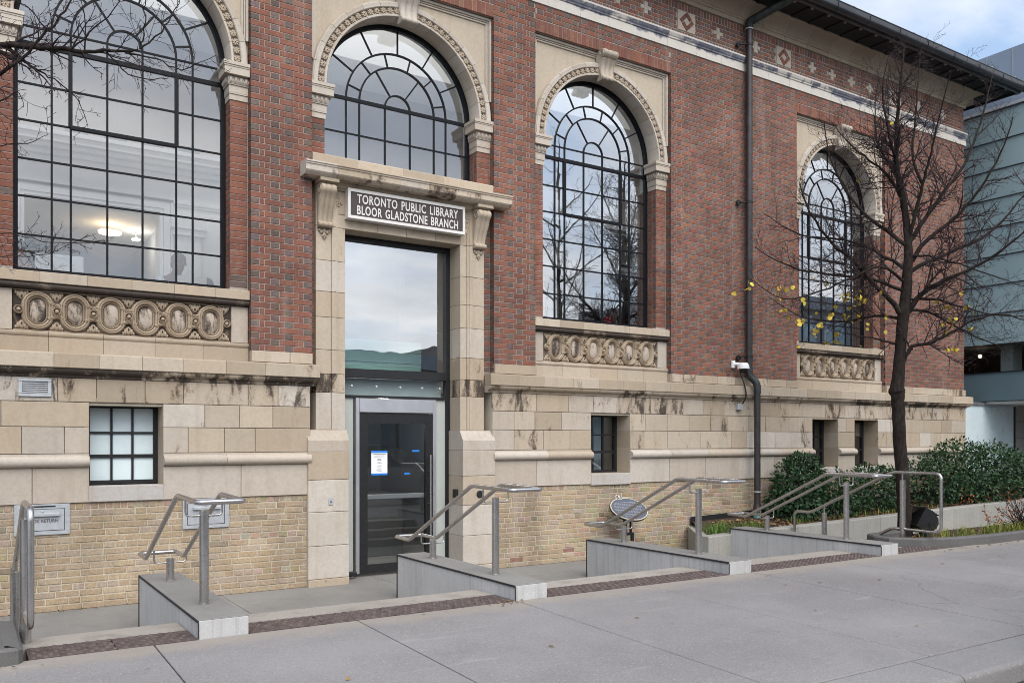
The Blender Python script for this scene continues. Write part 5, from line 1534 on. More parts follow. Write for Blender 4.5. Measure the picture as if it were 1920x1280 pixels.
MB().cbox(3.925, 3.985, -.068, -.0585, 1.035, 1.13, .003).build('plate', 'galv', op); MB().box(3.945, 3.965, -.0695, -.0675, 1.065, 1.09).build('socket', 'print', op)
kb = thing('door_intercom', 'small dark intercom box on the right door reveal', 'intercom', (5.88, .13, 1.05))
MB().cbox(5.85, 5.893, .07, .17, 1.05, 1.17, .006).build('case', 'black', kb)
pb = thing('door_push_button', 'round black push button on the right doorway plinth', 'button', (6.16, -.06, 1.08))
MB().lathe([(.052, -.0585), (.052, -.072), (.044, -.078), (.0001, -.078)], (6.165, 0, 1.10), 18, axis='y').build('push_pad', 'black', pb)
# papers on the door glass
nt_ = thing('door_notice', 'white paper notice taped with blue tape to the entrance door glass', 'notice', (4.82, .36, 1.39))
m = MB().box(4.700, 4.938, DY + .014, DY + .0175, 1.392, 1.716); m.build('sheet', 'paper', nt_)
m = MB(); m.box(4.700, 4.938, DY + .0115, DY + .0135, 1.690, 1.720); m.box(4.700, 4.938, DY + .0115, DY + .0135, 1.384, 1.410); m.build('tape', 'blue_tape', nt_)
m = MB(); rr = random.Random(3)
for k, (z, w) in enumerate(((1.670, .20), (1.650, .14), (1.634, .17), (1.600, .06), (1.586, .06), (1.556, .05), (1.542, .07), (1.512, .05), (1.498, .08), (1.470, .05), (1.456, .09), (1.432, .07))): m.box(4.819 - w / 2, 4.819 + w / 2, DY + .0130, DY + .0138, z, z + .006)
m.build('print_line', 'print', nt_)
for x0, x1, z, lab in ((5.32, 5.43, 1.713, 'upper strip of blue tape on the right of the door glass'), (5.195, 5.28, 1.398, 'lower strip of blue tape in the middle of the door glass')):
    t = MB().box(x0, x1, DY + .014, DY + .0175, z - .012, z + .012).build('tape_strip', 'blue_tape'); tag(t, lab, 'tape', 'strips of blue tape on the door')

# ------------------------------------------------------------------ ground, sidewalk, steps
ZW, SL = .385, .024
def zw(y): return ZW - SL * (-3.87 - y) if y < -3.87 else ZW
YK = -6.93          # joint between sidewalk and kerb stone
YKE = -7.34         # kerb edge
link('ground', MB().poly([(-400, -400, -.32), (400, -400, -.32), (400, 400, -.32), (-400, 400, -.32)]).mesh('ground', 'asphalt'), kind='structure')
zr = zw(YKE) - .14
rd = MB().add([(-60, YKE + .02, zr), (90, YKE + .02, zr), (90, -20.5, zr - .05), (-60, -20.5, zr - .05), (-60, YKE + .02, -.5), (90, YKE + .02, -.5), (90, -20.5, -.5), (-60, -20.5, -.5)], [(0, 1, 2, 3), (4, 7, 6, 5), (0, 4, 5, 1), (3, 2, 6, 7)])
link('road', rd.mesh('road', 'asphalt'), kind='structure')
sw = link('sidewalk', None, None, (0, -5.4, ZW), kind='structure')
def sloped(m, x0, x1, y0, y1, th=.12, dz=0.0, b=.006, col=None):
    """slab top following the pavement fall, with chamfered upper edges"""
    za, zb = zw(y0) + dz, zw(y1) + dz
    vs = [(x0 + b, y0 + b, za), (x1 - b, y0 + b, za), (x1 - b, y1 - b, zb), (x0 + b, y1 - b, zb), (x0, y0, za - b), (x1, y0, za - b), (x1, y1, zb - b), (x0, y1, zb - b),
          (x0, y0, za - th), (x1, y0, za - th), (x1, y1, zb - th), (x0, y1, zb - th)]
    m.add(vs, [(0, 1, 2, 3)] + [(i, 4 + i, 4 + (i + 1) % 4, (i + 1) % 4) for i in range(4)] + [(4 + i, 8 + i, 8 + (i + 1) % 4, 4 + (i + 1) % 4) for i in range(4)], col)
xs = [2.74 + 1.572 * k for k in range(-14, 22)]
ysl = [(-3.874, YK)]
for k in range(len(xs) - 1):
    for j, (ya, yb) in enumerate(ysl):
        m = MB(); dz = R.uniform(-.0015, .0015)
        sloped(m, xs[k] + (.0055 if j == 0 or True else 0), xs[k + 1] - .0055, yb + .0025, ya - .001, dz=dz, b=.004); m.build('paving_slab', 'walk', sw)
MB().add([(-20, -3.87, ZW - .03), (38, -3.87, ZW - .03), (38, YK - .02, zw(YK) - .03), (-20, YK - .02, zw(YK) - .03)], [(0, 1, 2, 3)]).build('joint_bed', 'joint', sw)
kb_ = link('kerb', None, None, (0, YKE, zr), kind='structure')
xk = [5.62 + 3.0 * k for k in range(-7, 12)]
for k in range(len(xk) - 1):
    x0, x1 = xk[k] + .004, xk[k + 1] - .004; za, zb = zw(YK) + .002, zw(YKE) - .004
    pr = [(YK - .020, zr - .2), (YK - .020, za - .008), (YK - .028, za)]
    for q in range(7):
        t = pi / 2 * q / 6; pr.append((YKE + .045 - .045 * sin(t), zb - .045 + .045 * cos(t)))
    pr += [(YKE - .03, zr - .2)]
    MB().extrude_x(pr, x0, x1).build('kerb_stone', 'kerb', kb_, smooth=30)
# landing by the wall, a little lower than the sidewalk
ld = link('landing', None, None, (5, -1, 0), kind='structure')
lx = [-3, .42, 2.6, 4.7, 6.6, 8.8, 10.4]
for k in range(len(lx) - 1):
    m = MB(); m.box(lx[k] + .003, lx[k + 1] - .003, -2.7, .45, -.2, .008 + R.uniform(-.001, .001)); m.build('landing_slab', 'landing', ld)
MB().box(-3, 10.4, -2.71, .4, -.25, -.0).build('landing_bed', 'joint', ld)
# flights of three steps between the low walls
FL = [(.30, 1.475), (1.855, 4.295), (4.66, 7.105), (7.47, 9.87), (10.24, 11.35)]
for (a, b) in FL:
    st = link('steps', None, None, ((a + b) / 2, -2.8, 0), kind='structure')
    MB().cbox(a, b, -3.50, -3.15, ZW - .16, ZW, .006).build('top_nosing', 'nosing', st)
    MB().cbox(a + .001, b - .001, -3.149, -2.82, ZW - .30, ZW - .128, .006).build('step', 'nosing', st)
    MB().cbox(a + .002, b - .002, -2.819, -2.50, ZW - .42, ZW - .256, .006).build('step', 'nosing', st)
# cast iron tactile plates
dome = None
for i, (a, b) in enumerate(FL):
    lab = ['rusty dimpled iron warning strip at the far left flight of steps', 'rusty dimpled iron warning strip left of the doorway steps', 'rusty dimpled iron warning strip between the second and third low walls', 'rusty dimpled iron warning strip between the third and fourth low walls', 'rusty dimpled iron warning strip in front of the right ramp rail'][i]
    if i == 0: a = .37
    t = thing('tactile_strip', lab, 'warning strip', ((a + b) / 2, -3.69, ZW), 'iron tactile strips at the top of the steps')
    n = max(1, int(round((b - a) / .60))); w = (b - a) / n
    for k in range(n):
        m = MB(); x0, x1 = a + k * w + .004, a + (k + 1) * w - .004
        m.box(x0, x1, -3.872, -3.508, ZW - .05, ZW + .003)
        m.build('iron_plate', 'iron', t)
    dm = MB()
    nx = int((b - a) / .072)
    for r_ in range(5):
        for k in range(nx):
            x = a + .036 + k * .072 + (.036 if r_ % 2 else 0)
            if x > b - .03: continue
            y = -3.838 + r_ * .074; p = []
            for (rad_, hz) in ((.022, 0.0031), (.015, .0105)):
                for q in range(7): p.append((x + rad_ * cos(2 * pi * q / 7), y + rad_ * sin(2 * pi * q / 7), ZW + hz))
            dm.add(p, [(q, (q + 1) % 7, 7 + (q + 1) % 7, 7 + q) for q in range(7)] + [tuple(range(7, 14))])
    dm.build('raised_domes', 'iron', t, kind='stuff', fix=False)
# low concrete walls between the flights
WL = [(1.475, 1.855), (4.295, 4.66), (7.105, 7.47), (9.87, 10.24)]
LW = ['low concrete wall at the left, in front of the book return slot', 'low concrete wall right in front of the entrance door', 'low concrete wall in front of the oval plaque', 'low concrete wall nearest the planter and tree']
CT = .528
for (a, b), lab in zip(WL, LW):
    t = thing('low_wall', lab, 'low wall', ((a + b) / 2, -2.6, 0), 'low concrete walls between the steps')
    m = MB(); m.cbox(a + .006, b - .006, -3.870, -1.32, -.02, CT - .0065, .004); m.build('wall_body', 'lowwall', t)
    m = MB(); m.cbox(a + .002, b - .002, -3.869, -1.316, CT - .006, CT, .0025); m.build('coping', 'landing', t)
    m = MB(); m.box(a - .004, a + .0055, -3.868, -1.31, CT - .022, CT - .004); m.box(a - .003, a + .0055, -1.3195, -1.306, .008, CT - .022); m.box(a - .003, a + .0055, -3.876, -3.8705, ZW + .004, CT - .022); m.build('edge_joint', 'joint', t)

# ------------------------------------------------------------------ handrails
RL = ['brushed steel handrail on the leftmost low wall', 'brushed steel handrail in front of the entrance door', 'brushed steel handrail in front of the oval plaque', 'brushed steel handrail on the low wall nearest the planter']
for (a, b), lab in zip(WL, RL):
    xm = (a + b) / 2
    t = thing('handrail', lab, 'handrail', (xm, -2.54, CT), 'looped steel handrails on the low walls')
    xl, xr = xm - .175, xm + .175
    loop = [(xl, -3.79, 1.400), (xl, -3.06, 1.412), (xl, -1.62, .722), (xl, -1.25, .728), (xr, -1.25, .728), (xr, -1.62, .722), (xr, -3.06, 1.412), (xr, -3.79, 1.400)]
    MB().tube(fillet(loop, .055, 5, True), .0215, 10, closed=True).build('rail', 'steel', t, smooth=60)
    for y, zt in ((-3.225, 1.292), (-1.87, .742)):
        post = MB(); post.lathe([(.037, CT + .0005), (.037, zt), (.030, zt + .004), (.0001, zt + .004)], (xm, y, 0), 18); P_ = post.build('post', 'steel', t, smooth=40)
        MB().lathe([(.0375, CT + .0006), (.05, CT + .0006), (.05, CT + .006), (.0375, CT + .008)], (xm, y, 0), 16).build('base_ring', 'steel', P_)
        zt2 = 1.402 if y < -3 else 0.722 + (-1.62 - y) / 1.44 * .69
        br = MB()
        for s in (-1, 1):
            br.tube(fillet([(xm + s * .03, y, zt - .04), (xm + s * .145, y, zt - .04), (xm + s * .145, y, zt2 - .02)], .035, 4), .0085, 8)
        br.build('rail_bracket', 'steel', t, smooth=60)
def ramp_rail(x, lab):
    t = thing('ramp_rail', lab, 'handrail', (x, -2.6, ZW), 'steel rails at the ends of the steps')
    z0 = ZW
    path = [(x, -1.43, .03), (x, -1.43, .731), (x, -1.74, .731), (x, -3.14, 1.406), (x, -3.87, 1.406), (x, -3.87, .597), (x, -3.13, .603), (x, -2.55, .28)]
    MB().tube(fillet(path, .085, 6), .0225, 10).build('rail', 'steel', t, smooth=60)
    for y, zt, zb, rod in ((-3.30, 1.295, ZW + .001, 1.39), (-1.99, .735, .01, .85)):
        m = MB(); m.lathe([(.0385, zb), (.0385, zt), (.03, zt + .004), (.0001, zt + .004)], (x, y, 0), 18); P_ = m.build('post', 'steel', t, smooth=40)
        MB().tube([(x, y, zt), (x, y, rod)], .012, 8).build('rail_pin', 'steel', P_)
ramp_rail(11.22, 'brushed steel rail standing by the tree and the black floodlight')
ramp_rail(.385, 'brushed steel rail at the far left seen almost edge on')

# ------------------------------------------------------------------ beds, planter wall, plants
def kerb_bed(name, lab, x0, x1, sgn):
    t = thing(name, lab, 'planting bed', ((x0 + x1) / 2, -3.2, ZW))
    m = MB()
    if sgn > 0: path = [(x0 + .95, -2.78), (x0 + .2, -2.85), (x0, -3.1), (x0 - .02, -3.35), (x0 + .25, -3.66), (x0 + .8, -3.86), (x0 + 1.6, -3.93)]; path += [(q, -3.93) for q in (14, 17, 21, 26)]
    else: path = [(x1 - .95, -2.78), (x1 - .2, -2.82), (x1, -2.95), (x1, -3.90), (x1 - .03, -3.95), (x1 - .10, -3.965)] + [(q, -3.96) for q in (-2, -6)]
    w = .13; N = len(path); vs = []
    for i, p in enumerate(path):
        a, b = path[max(0, i - 1)], path[min(N - 1, i + 1)]; d = Vector((b[0] - a[0], b[1] - a[1])).normalized(); n = Vector((-d.y, d.x)) * (1 if sgn > 0 else -1)
        zt = ZW + (.125 if sgn > 0 else .11)
        for (o, z) in ((0, ZW - .3), (0, zt - .02), (.02, zt), (w - .02, zt), (w, zt - .02), (w, ZW - .2)): vs.append((p[0] + n.x * o, p[1] + n.y * o, z))
    fs = [(i * 6 + k, i * 6 + k + 1, (i + 1) * 6 + k + 1, (i + 1) * 6 + k) for i in range(N - 1) for k in range(5)]
    m.add(vs, fs); m.build('bed_kerb', 'bedkerb', t)
    poly = [(p[0], p[1], ZW + .04) for p in path] + ([(26, -2.7, ZW + .04)] if sgn > 0 else [(-6, -2.75, ZW + .04)])
    MB().poly(poly).build('bed_soil', 'soil', t)
    return t
kerb_bed('kerb_bed', 'dark kerbed planting bed with grasses, floodlight and bare tree at right', 10.85, 26, 1)
kerb_bed('kerb_bed', 'dark kerbed planting bed at the bottom left corner', -6, .34, -1)
# path that climbs to the right between the bed and the planter
link('path', MB().add([(10.3, -1.2, .02), (10.3, -3.15, .02), (14, -3.3, .10), (28, -3.3, .30), (28, -1.2, .30), (14, -1.2, .10)], [(0, 1, 2, 3), ][0:0] + [(0, 1, 2, 5), (5, 2, 3, 4)]).mesh('path', 'landing'), kind='structure')
pwl = thing('planter_wall', 'long low concrete planter wall in front of the shrubs', 'wall', (14, -1.3, 0))
def ztop(x): return .42 + (x - 9.4) * .0225
px_ = [9.36, 11.4, 13.6, 15.9, 18.4, 21, 24]
for k in range(len(px_) - 1):
    a, b = px_[k] + .003, px_[k + 1] - .003; m = MB()
    vs = [(x, y, z) for x in (a, b) for (y, z) in ((-1.36, -.1), (-1.36, ztop(x) - .012), (-1.348, ztop(x)), (-1.17, ztop(x)), (-1.16, ztop(x) - .012), (-1.16, -.1))]
    m.add(vs, [(i, i + 1, 7 + i, 6 + i) for i in range(5)] + [(0, 5, 4, 3, 2, 1), (6, 7, 8, 9, 10, 11)]); m.build('wall_panel', 'planter', pwl)
m = MB(); m.add([(9.36, -1.155, -.1), (9.54, -1.155, -.1), (10.42, -.03, -.1), (10.24, -.03, -.1), (9.36, -1.155, .418), (9.54, -1.155, .418), (10.42, -.03, .418), (10.24, -.03, .418)], [(4, 5, 6, 7), (0, 1, 5, 4), (1, 2, 6, 5), (2, 3, 7, 6), (3, 0, 4, 7)]); m.build('end_wall', 'planter', pwl)
# soil with relief
so = MB(); nx, ny = 60, 8; vs = []
for i in range(nx + 1):
    for j in range(ny + 1):
        y = -1.17 + 1.15 * j / ny; xs_ = 9.5 + .85 * j / ny; x = xs_ + (24 - xs_) * i / nx
        vs.append((x, y, ztop(x) - .05 + .10 * j / ny + .02 * noise.noise(Vector((x * 5, y * 5, 0)))))
so.add(vs, [(i * (ny + 1) + j, (i + 1) * (ny + 1) + j, (i + 1) * (ny + 1) + j + 1, i * (ny + 1) + j + 1) for i in range(nx) for j in range(ny)])
so.build('planter_soil', 'soil', pwl)
MB().add([(10.3, -.032, .43), (24, -.032, .78), (24, -.032, 1.0), (10.3, -.032, .57), (10.3, -.026, .43), (24, -.026, .78), (24, -.026, 1.0), (10.3, -.026, .57)], [(0, 1, 2, 3), (3, 2, 6, 7)]).build('dark_wall_band', 'black', pwl)  # black sloping strip on the wall just above the planter soil

def leaf_card(m, p, d, n, L, W):
    """pointed leaf folded along its midrib"""
    d = d.normalized(); s = d.cross(n).normalized(); n = s.cross(d).normalized()
    a = p; b = p + d * L; c1 = p + d * L * .5 + s * W * .5 + n * W * .22; c2 = p + d * L * .5 - s * W * .5 + n * W * .22; mid = p + d * L * .52 - n * .0
    m.add([a, c1, b, mid, c2], [(0, 1, 2, 3), (0, 3, 2, 4)])
def rdir(r): 
    v = Vector((r.gauss(0, 1), r.gauss(0, 1), r.gauss(0, 1))); return v.normalized()
def shrub(lab, lumps, n, L, seed, mat='shrub_leaf'):
    r = random.Random(seed)
    c0 = lumps[0]
    t = thing('shrub', lab, 'shrub', (c0[0], c0[1], ztop(c0[0])), 'evergreen shrubs in the planter')
    tot = sum(l[3] * l[4] * l[5] for l in lumps) ; lf = MB()
    for (x, y, z, rx, ry, rz) in lumps:
        k = int(n * rx * ry * rz / tot)
        for i in range(k):
            v = rdir(r); q = r.random() ** .22
            bump_ = 1 + .16 * noise.noise(Vector((v.x * 2.3 + x, v.y * 2.3, v.z * 2.3 + seed))) + .10 * noise.noise(Vector((v.x * 6 + x, v.y * 6, v.z * 6)))
            p = Vector((x + v.x * rx * q * bump_, y + v.y * ry * q * bump_, z + v.z * rz * q * bump_))
            if p.y > -.05 or p.z < ztop(p.x) - .02: continue
            if p.y < -1.5: continue
            d = (v + rdir(r) * .9 + Vector((0, 0, -.25))); leaf_card(lf, p, d, (v + rdir(r) * .5), L * r.uniform(.7, 1.25), L * r.uniform(.42, .6))
    lf.build('foliage', mat, t, kind='stuff', fix=False)
    st = MB()
    for (x, y, z, rx, ry, rz) in lumps:
        for i in range(7):
            v = rdir(r); v.z = abs(v.z); b = Vector((x + r.uniform(-.1, .1), y + r.uniform(-.1, .1), ztop(x) - .03))
            e = Vector((x + v.x * rx * .8, min(-.08, y + v.y * ry * .8), z + v.z * rz * .8)); mid = b.lerp(e, .5) + Vector((0, 0, .08))
            st.tube([b, mid, e], [.012, .008, .003], 5)
    st.build('stem', 'twig', t, fix=False)
    return t
shrub('small rounded evergreen shrub left of the tree by the downpipe', [(12.45, -.55, 1.05, .52, .40, .55), (12.25, -.60, .72, .50, .45, .36), (12.62, -.5, 1.38, .30, .30, .26)], 3600, .085, 3)
shrub('low evergreen shrub between the rounded shrub and the tree', [(13.5, -.60, .85, .75, .45, .42), (14.45, -.62, .92, .75, .45, .48), (13.15, -.7, .66, .5, .4, .26), (15.0, -.6, 1.0, .4, .4, .38)], 4200, .08, 5)
shrub('large evergreen shrub right of the tree', [(16.3, -.65, 1.0, .8, .5, .60), (17.2, -.70, 1.22, .95, .55, .66), (18.4, -.75, 1.18, 1.0, .6, .62), (19.6, -.8, 1.05, .9, .6, .56), (20.7, -.8, .98, .9, .6, .5), (17.9, -.95, .85, 1.3, .45, .36)], 11000, .085, 8)

def grass_tuft(name, pts, lab, mat, seed, n, hh, cat='grass'):
    r = random.Random(seed); m = MB()
    for (x, y, z, sx, sy) in pts:
        for i in range(n):
            p = Vector((x + r.gauss(0, sx), y + r.gauss(0, sy), z)); a = r.uniform(0, 2 * pi); h = hh * r.uniform(.5, 1.2); l = h * r.uniform(.2, .9)
            d = Vector((cos(a), sin(a), 0)); s = Vector((-sin(a), cos(a), 0)) * .005
            q = p + d * l * .35 + Vector((0, 0, h * .7)); e = p + d * l + Vector((0, 0, h * r.uniform(.6, 1.0)))
            m.add([p - s, p + s, q + s * .8, q - s * .8, e], [(0, 1, 2, 3), (3, 2, 4)])
    o = m.build(name, mat, fix=False); tag(o, lab, cat, kind='stuff'); return o
grass_tuft('grass', [(12.35, -3.6, ZW + .04, .10, .06), (13.0, -3.6, ZW + .04, .10, .07), (13.45, -3.5, ZW + .04, .12, .08), (13.6, -3.65, ZW + .04, .10, .06), (14.1, -3.6, ZW + .04, .14, .08), (14.5, -3.5, ZW + .04, .12, .08), (15.6, -3.55, ZW + .04, .35, .12), (16.3, -3.4, ZW + .04, .3, .15), (11.95, -3.45, ZW + .04, .12, .1), (17.5, -3.5, ZW + .04, .4, .15)], 'yellowing tufts of grass in the kerbed bed', 'grass_blade', 4, 85, .20)
grass_tuft('grass', [(9.80, -1.05, .40, .10, .07), (10.05, -.85, .41, .12, .12), (10.35, -.75, .42, .12, .16), (10.75, -.95, .43, .12, .10)], 'green grass at the end of the planter by the downpipe', 'green_grass', 6, 90, .15)
grass_tuft('grass', [(12.9, -1.0, .48, .3, .08), (13.6, -.95, .49, .3, .1), (14.3, -1.0, .5, .4, .08), (15.2, -1.0, .52, .3, .08), (11.9, -1.02, .46, .2, .06)], 'thin yellow grass along the planter edge', 'grass_blade', 7, 26, .13)
# mulch chips and fallen leaves
r = random.Random(21); m = MB()
for i in range(2600):
    x = r.uniform(10.4, 22); y = r.uniform(-1.14, -.25); p = Vector((x, y, ztop(x) - .04 + .10 * (y + 1.17) / 1.15 + r.uniform(.005, .025)))
    leaf_card(m, p, Vector((r.gauss(0, 1), r.gauss(0, 1), r.gauss(0, .2))), Vector((r.gauss(0, .4), r.gauss(0, .4), 1)), r.uniform(.04, .09), r.uniform(.015, .05))
for i in range(120):
    x = r.uniform(11.4, 16); y = r.uniform(-3.8, -3.0); leaf_card(m, Vector((x, y, ZW + .05)), Vector((r.gauss(0, 1), r.gauss(0, 1), .1)), Vector((0, 0, 1)), .06, .04)
tag(m.build('leaf_litter', 'dead_leaf', fix=False), 'brown mulch chips and fallen leaves on the beds', 'leaf litter', kind='stuff')
m = MB()
for (x, y, s_, k) in ((.05, -3.99, .18, 26), (.25, -.12, .35, 16), (.9, -.08, .2, 6), (11.6, -4.02, .5, 20), (13.5, -4.02, .8, 14), (4.25, -3.95, .12, 14), (3, -5.0, 1.6, 4), (8, -5.4, 2.2, 4), (12, -4.8, 2, 5), (8.9, -.10, .4, 10)):
    for i in range(k):
        xx, yy = x + r.gauss(0, s_), y + r.gauss(0, .035 if s_ < 1 else .7); z = zw(yy) + .006 if yy < -3.6 else .014
        leaf_card(m, Vector((xx, yy, z)), Vector((r.gauss(0, 1), r.gauss(0, 1), .15)), Vector((r.gauss(0, .3), r.gauss(0, .3), 1)), r.uniform(.025, .06), r.uniform(.015, .035))
tag(m.build('fallen_leaves', 'dead_leaf', fix=False), 'small dry leaves and bits blown along the kerbs and wall foot', 'leaf litter', kind='stuff')
# bare shrub with orange leaves in the bed
t = thing('twiggy_shrub', 'leafless twiggy shrub with a few orange leaves in the kerbed bed', 'shrub', (14.45, -3.35, ZW + .04)); m = MB(); lf = MB(); r = random.Random(31)
for i in range(70):
    a = r.uniform(0, 2 * pi); el = r.uniform(.35, 1.2); L = r.uniform(.35, .75); d = Vector((cos(a) * cos(el), sin(a) * cos(el) * .6, sin(el)))
    b = Vector((14.45 + r.gauss(0, .07), -3.35 + r.gauss(0, .05), ZW + .03)); p1 = b + d * L * .5; p2 = b + d * L + Vector((r.gauss(0, .06), r.gauss(0, .06), -.03))
    m.tube([b, p1, p2], [.008, .006, .003], 4)
    for k in range(3):
        q = p1.lerp(p2, r.random()); e = q + (d + rdir(r) * .8) * r.uniform(.06, .18); m.tube([q, e], [.003, .0015], 3)
        if r.random() < .5: leaf_card(lf, e, rdir(r), rdir(r), .05, .028)
m.build('twigs', 'twig', t, fix=False); lf.build('orange_leaves', 'orange_leaf', t, kind='stuff', fix=False)
t = thing('red_leaved_sprig', 'low sprigs with orange red leaves in front of the large evergreen shrub', 'plant', (18, -1.0, ztop(18)))
m = MB(); lf = MB()
for (x, k) in ((16.7, 10), (18.0, 26), (19.2, 40), (20.2, 30), (21, 20)):
    for i in range(k):
        b = Vector((x + r.gauss(0, .25), -1.12 + r.gauss(0, .05), ztop(x) - .02)); e = b + Vector((r.gauss(0, .1), r.gauss(-.05, .06), r.uniform(.08, .40))); m.tube([b, e], [.003, .0015], 3)
        for q in range(3): leaf_card(lf, b.lerp(e, r.uniform(.5, 1)), rdir(r), rdir(r), .06, .035)
m.build('sprig_stems', 'twig', t, fix=False); lf.build('red_leaves', 'orange_leaf', t, kind='stuff', fix=False)
t = thing('red_leaved_sprig', 'small sprig with red leaves in the kerbed bed left of the twiggy shrub', 'plant', (13.75, -3.2, ZW)); m = MB(); lf = MB()
for i in range(9):
    b = Vector((13.75 + r.gauss(0, .05), -3.2, ZW + .03)); e = b + Vector((r.gauss(0, .14), r.gauss(0, .1), r.uniform(.2, .42))); m.tube([b, e], [.003, .0015], 3)
    for q in range(4): leaf_card(lf, b.lerp(e, r.uniform(.4, 1)), rdir(r), rdir(r), .06, .03)
m.build('sprig_stems', 'twig', t, fix=False); lf.build('red_leaves', 'orange_leaf', t, kind='stuff', fix=False)

# ------------------------------------------------------------------ floodlight, plaque
FX, FYY = 12.12, -3.05
t = thing('floodlight', 'black box floodlight on a short stem behind the steel rail', 'floodlight', (FX, FYY, ZW))
MB().lathe([(.065, ZW + .03), (.065, ZW + .07), (.05, ZW + .10), (.04, ZW + .13), (.0001, ZW + .13)], (FX, FYY, 0), 14).build('stem', 'blackmetal', t, smooth=40)
ax = Vector((-.80, .30, .52)).normalized()    # beam direction, towards the wall and up
sx = ax.cross(Vector((0, 0, 1))).normalized(); uz = sx.cross(ax)
ctr = Vector((FX, FYY, ZW + .27))
def fl(a, s_, u): return tuple(ctr + (ax * a + sx * s_ + uz * u) * .78)
prof = [(.20, .20), (.20, -.20), (.02, -.22), (-.14, -.16), (-.20, -.04), (-.20, .06), (-.14, .15), (.0, .20)]
m = MB(); n = len(prof); m.add([fl(a, -.19, u) for a, u in prof] + [fl(a, .19, u) for a, u in prof], [tuple(range(n)), tuple(range(2 * n - 1, n - 1, -1))] + [(i, (i + 1) % n, n + (i + 1) % n, n + i) for i in range(n)])
hb = m.build('housing', 'blackmetal', t)
m = MB(); m.add([fl(.205, -.17, -.18), fl(.205, .17, -.18), fl(.205, .17, .18), fl(.205, -.17, .18)], [(0, 1, 2, 3)]); m.build('lens', 'door_glass', hb)
m = MB()
for k in range(5): m.add([fl(-.12 + k * .05, -.185, .19 + .004), fl(-.105 + k * .05, -.185, .19 + .004), fl(-.105 + k * .05, .185, .19 + .004), fl(-.12 + k * .05, .185, .194), fl(-.12 + k * .05, -.185, .215), fl(-.105 + k * .05, -.185, .215), fl(-.105 + k * .05, .185, .215), fl(-.12 + k * .05, .185, .215)], [(4, 5, 6, 7), (0, 1, 5, 4), (1, 2, 6, 5), (2, 3, 7, 6), (3, 0, 4, 7)])
m.build('cooling_fin', 'blackmetal', hb)
m = MB()
for s_ in (-1, 1): m.tube([fl(-.02, s_ * .20, -.02), fl(-.12, s_ * .20, -.20), tuple(Vector((FX, FYY, ZW + .12)))], .014, 6)
m.build('yoke', 'blackmetal', t)
PXc, PYc = 8.62, -.42
t = thing('oval_plaque', 'oval blue grey historical plaque with pale rim on black posts', 'plaque', (PXc, PYc, 0))
tilt = radians(42)
def pq(x, u, n_): return (PXc + x, PYc + u * cos(tilt) - n_ * sin(tilt), .80 + u * sin(tilt) - n_ * -cos(tilt) * 1.0)
def oval(a, b, n_, k=40): return [pq(a * cos(2 * pi * i / k), b * sin(2 * pi * i / k), n_) for i in range(k)]
def oslab(m, a, b, n0, n1, k=40):
    p0, p1 = oval(a, b, n0, k), oval(a, b, n1, k); m.add(p0 + p1, [tuple(range(k)), tuple(range(2 * k - 1, k - 1, -1))] + [(i, (i + 1) % k, k + (i + 1) % k, k + i) for i in range(k)])
m = MB(); oslab(m, .352, .242, -.02, .0); m.build('plaque_back', 'black', t)
m = MB(); oslab(m, .347, .237, .0005, .012); m.build('plaque_rim', 'gold', t)
m = MB(); oslab(m, .332, .222, .0125, .016); FC = m.build('plaque_face', 'plaque', t)
m = MB()
for k in range(40): pass
def crest(m, a, b, n0, n1, cx0=-.06, cu=.245):
    p0 = [pq(cx0 + a * cos(2 * pi * i / 20), cu + b * sin(2 * pi * i / 20), n0) for i in range(20)]; p1 = [pq(cx0 + a * cos(2 * pi * i / 20), cu + b * sin(2 * pi * i / 20), n1) for i in range(20)]
    m.add(p0 + p1, [tuple(range(20)), tuple(range(39, 19, -1))] + [(i, (i + 1) % 20, 20 + (i + 1) % 20, 20 + i) for i in range(20)])
m = MB(); crest(m, .062, .055, -.01, .02); m.build('crest_rim', 'gold', t)
m = MB(); crest(m, .050, .042, .0205, .024); m.build('crest_face', 'plaque', t)
m = MB(); crest(m, .018, .030, .0245, .028); m.build('crest_shield', 'gold', t)
m = MB(); r = random.Random(5)
for k in range(10):
    u = .125 - k * .031; half = .29 * sqrt(max(0, 1 - ((abs(u) + .03) / .23) ** 2)); x = -half
    while x < half:
        w = r.uniform(.015, .055)
        if x + w < half: m.add([pq(x, u, .0175), pq(x + w, u, .0175), pq(x + w, u + .013, .0175), pq(x, u + .013, .0175)], [(0, 1, 2, 3)])
        x += w + .012
m.build('raised_text', 'lead_grey', FC, kind='stuff')
m = MB(); m.tube([(PXc - .05, PYc + .02, .42), (PXc - .05, PYc + .02, .79)], .02, 8); m.tube([(PXc + .05, PYc + .02, .42), (PXc + .05, PYc + .02, .79)], .02, 8); m.box(PXc - .09, PXc + .09, PYc + .0, PYc + .04, .60, .66); m.build('neck', 'blackmetal', t)
for q in (-1, 1): MB().box(PXc + q * .08 - .02, PXc + q * .08 + .02, PYc, PYc + .04, .021, .40).build('leg', 'blackmetal', t)
MB().box(PXc - .10, PXc + .10, PYc, PYc + .04, .401, .44).build('leg_bar', 'blackmetal', t)
m = MB(); m.box(PXc - .18, PXc + .22, PYc - .08, PYc + .12, .008, .02); m.build('foot_plate', 'blackmetal', t)

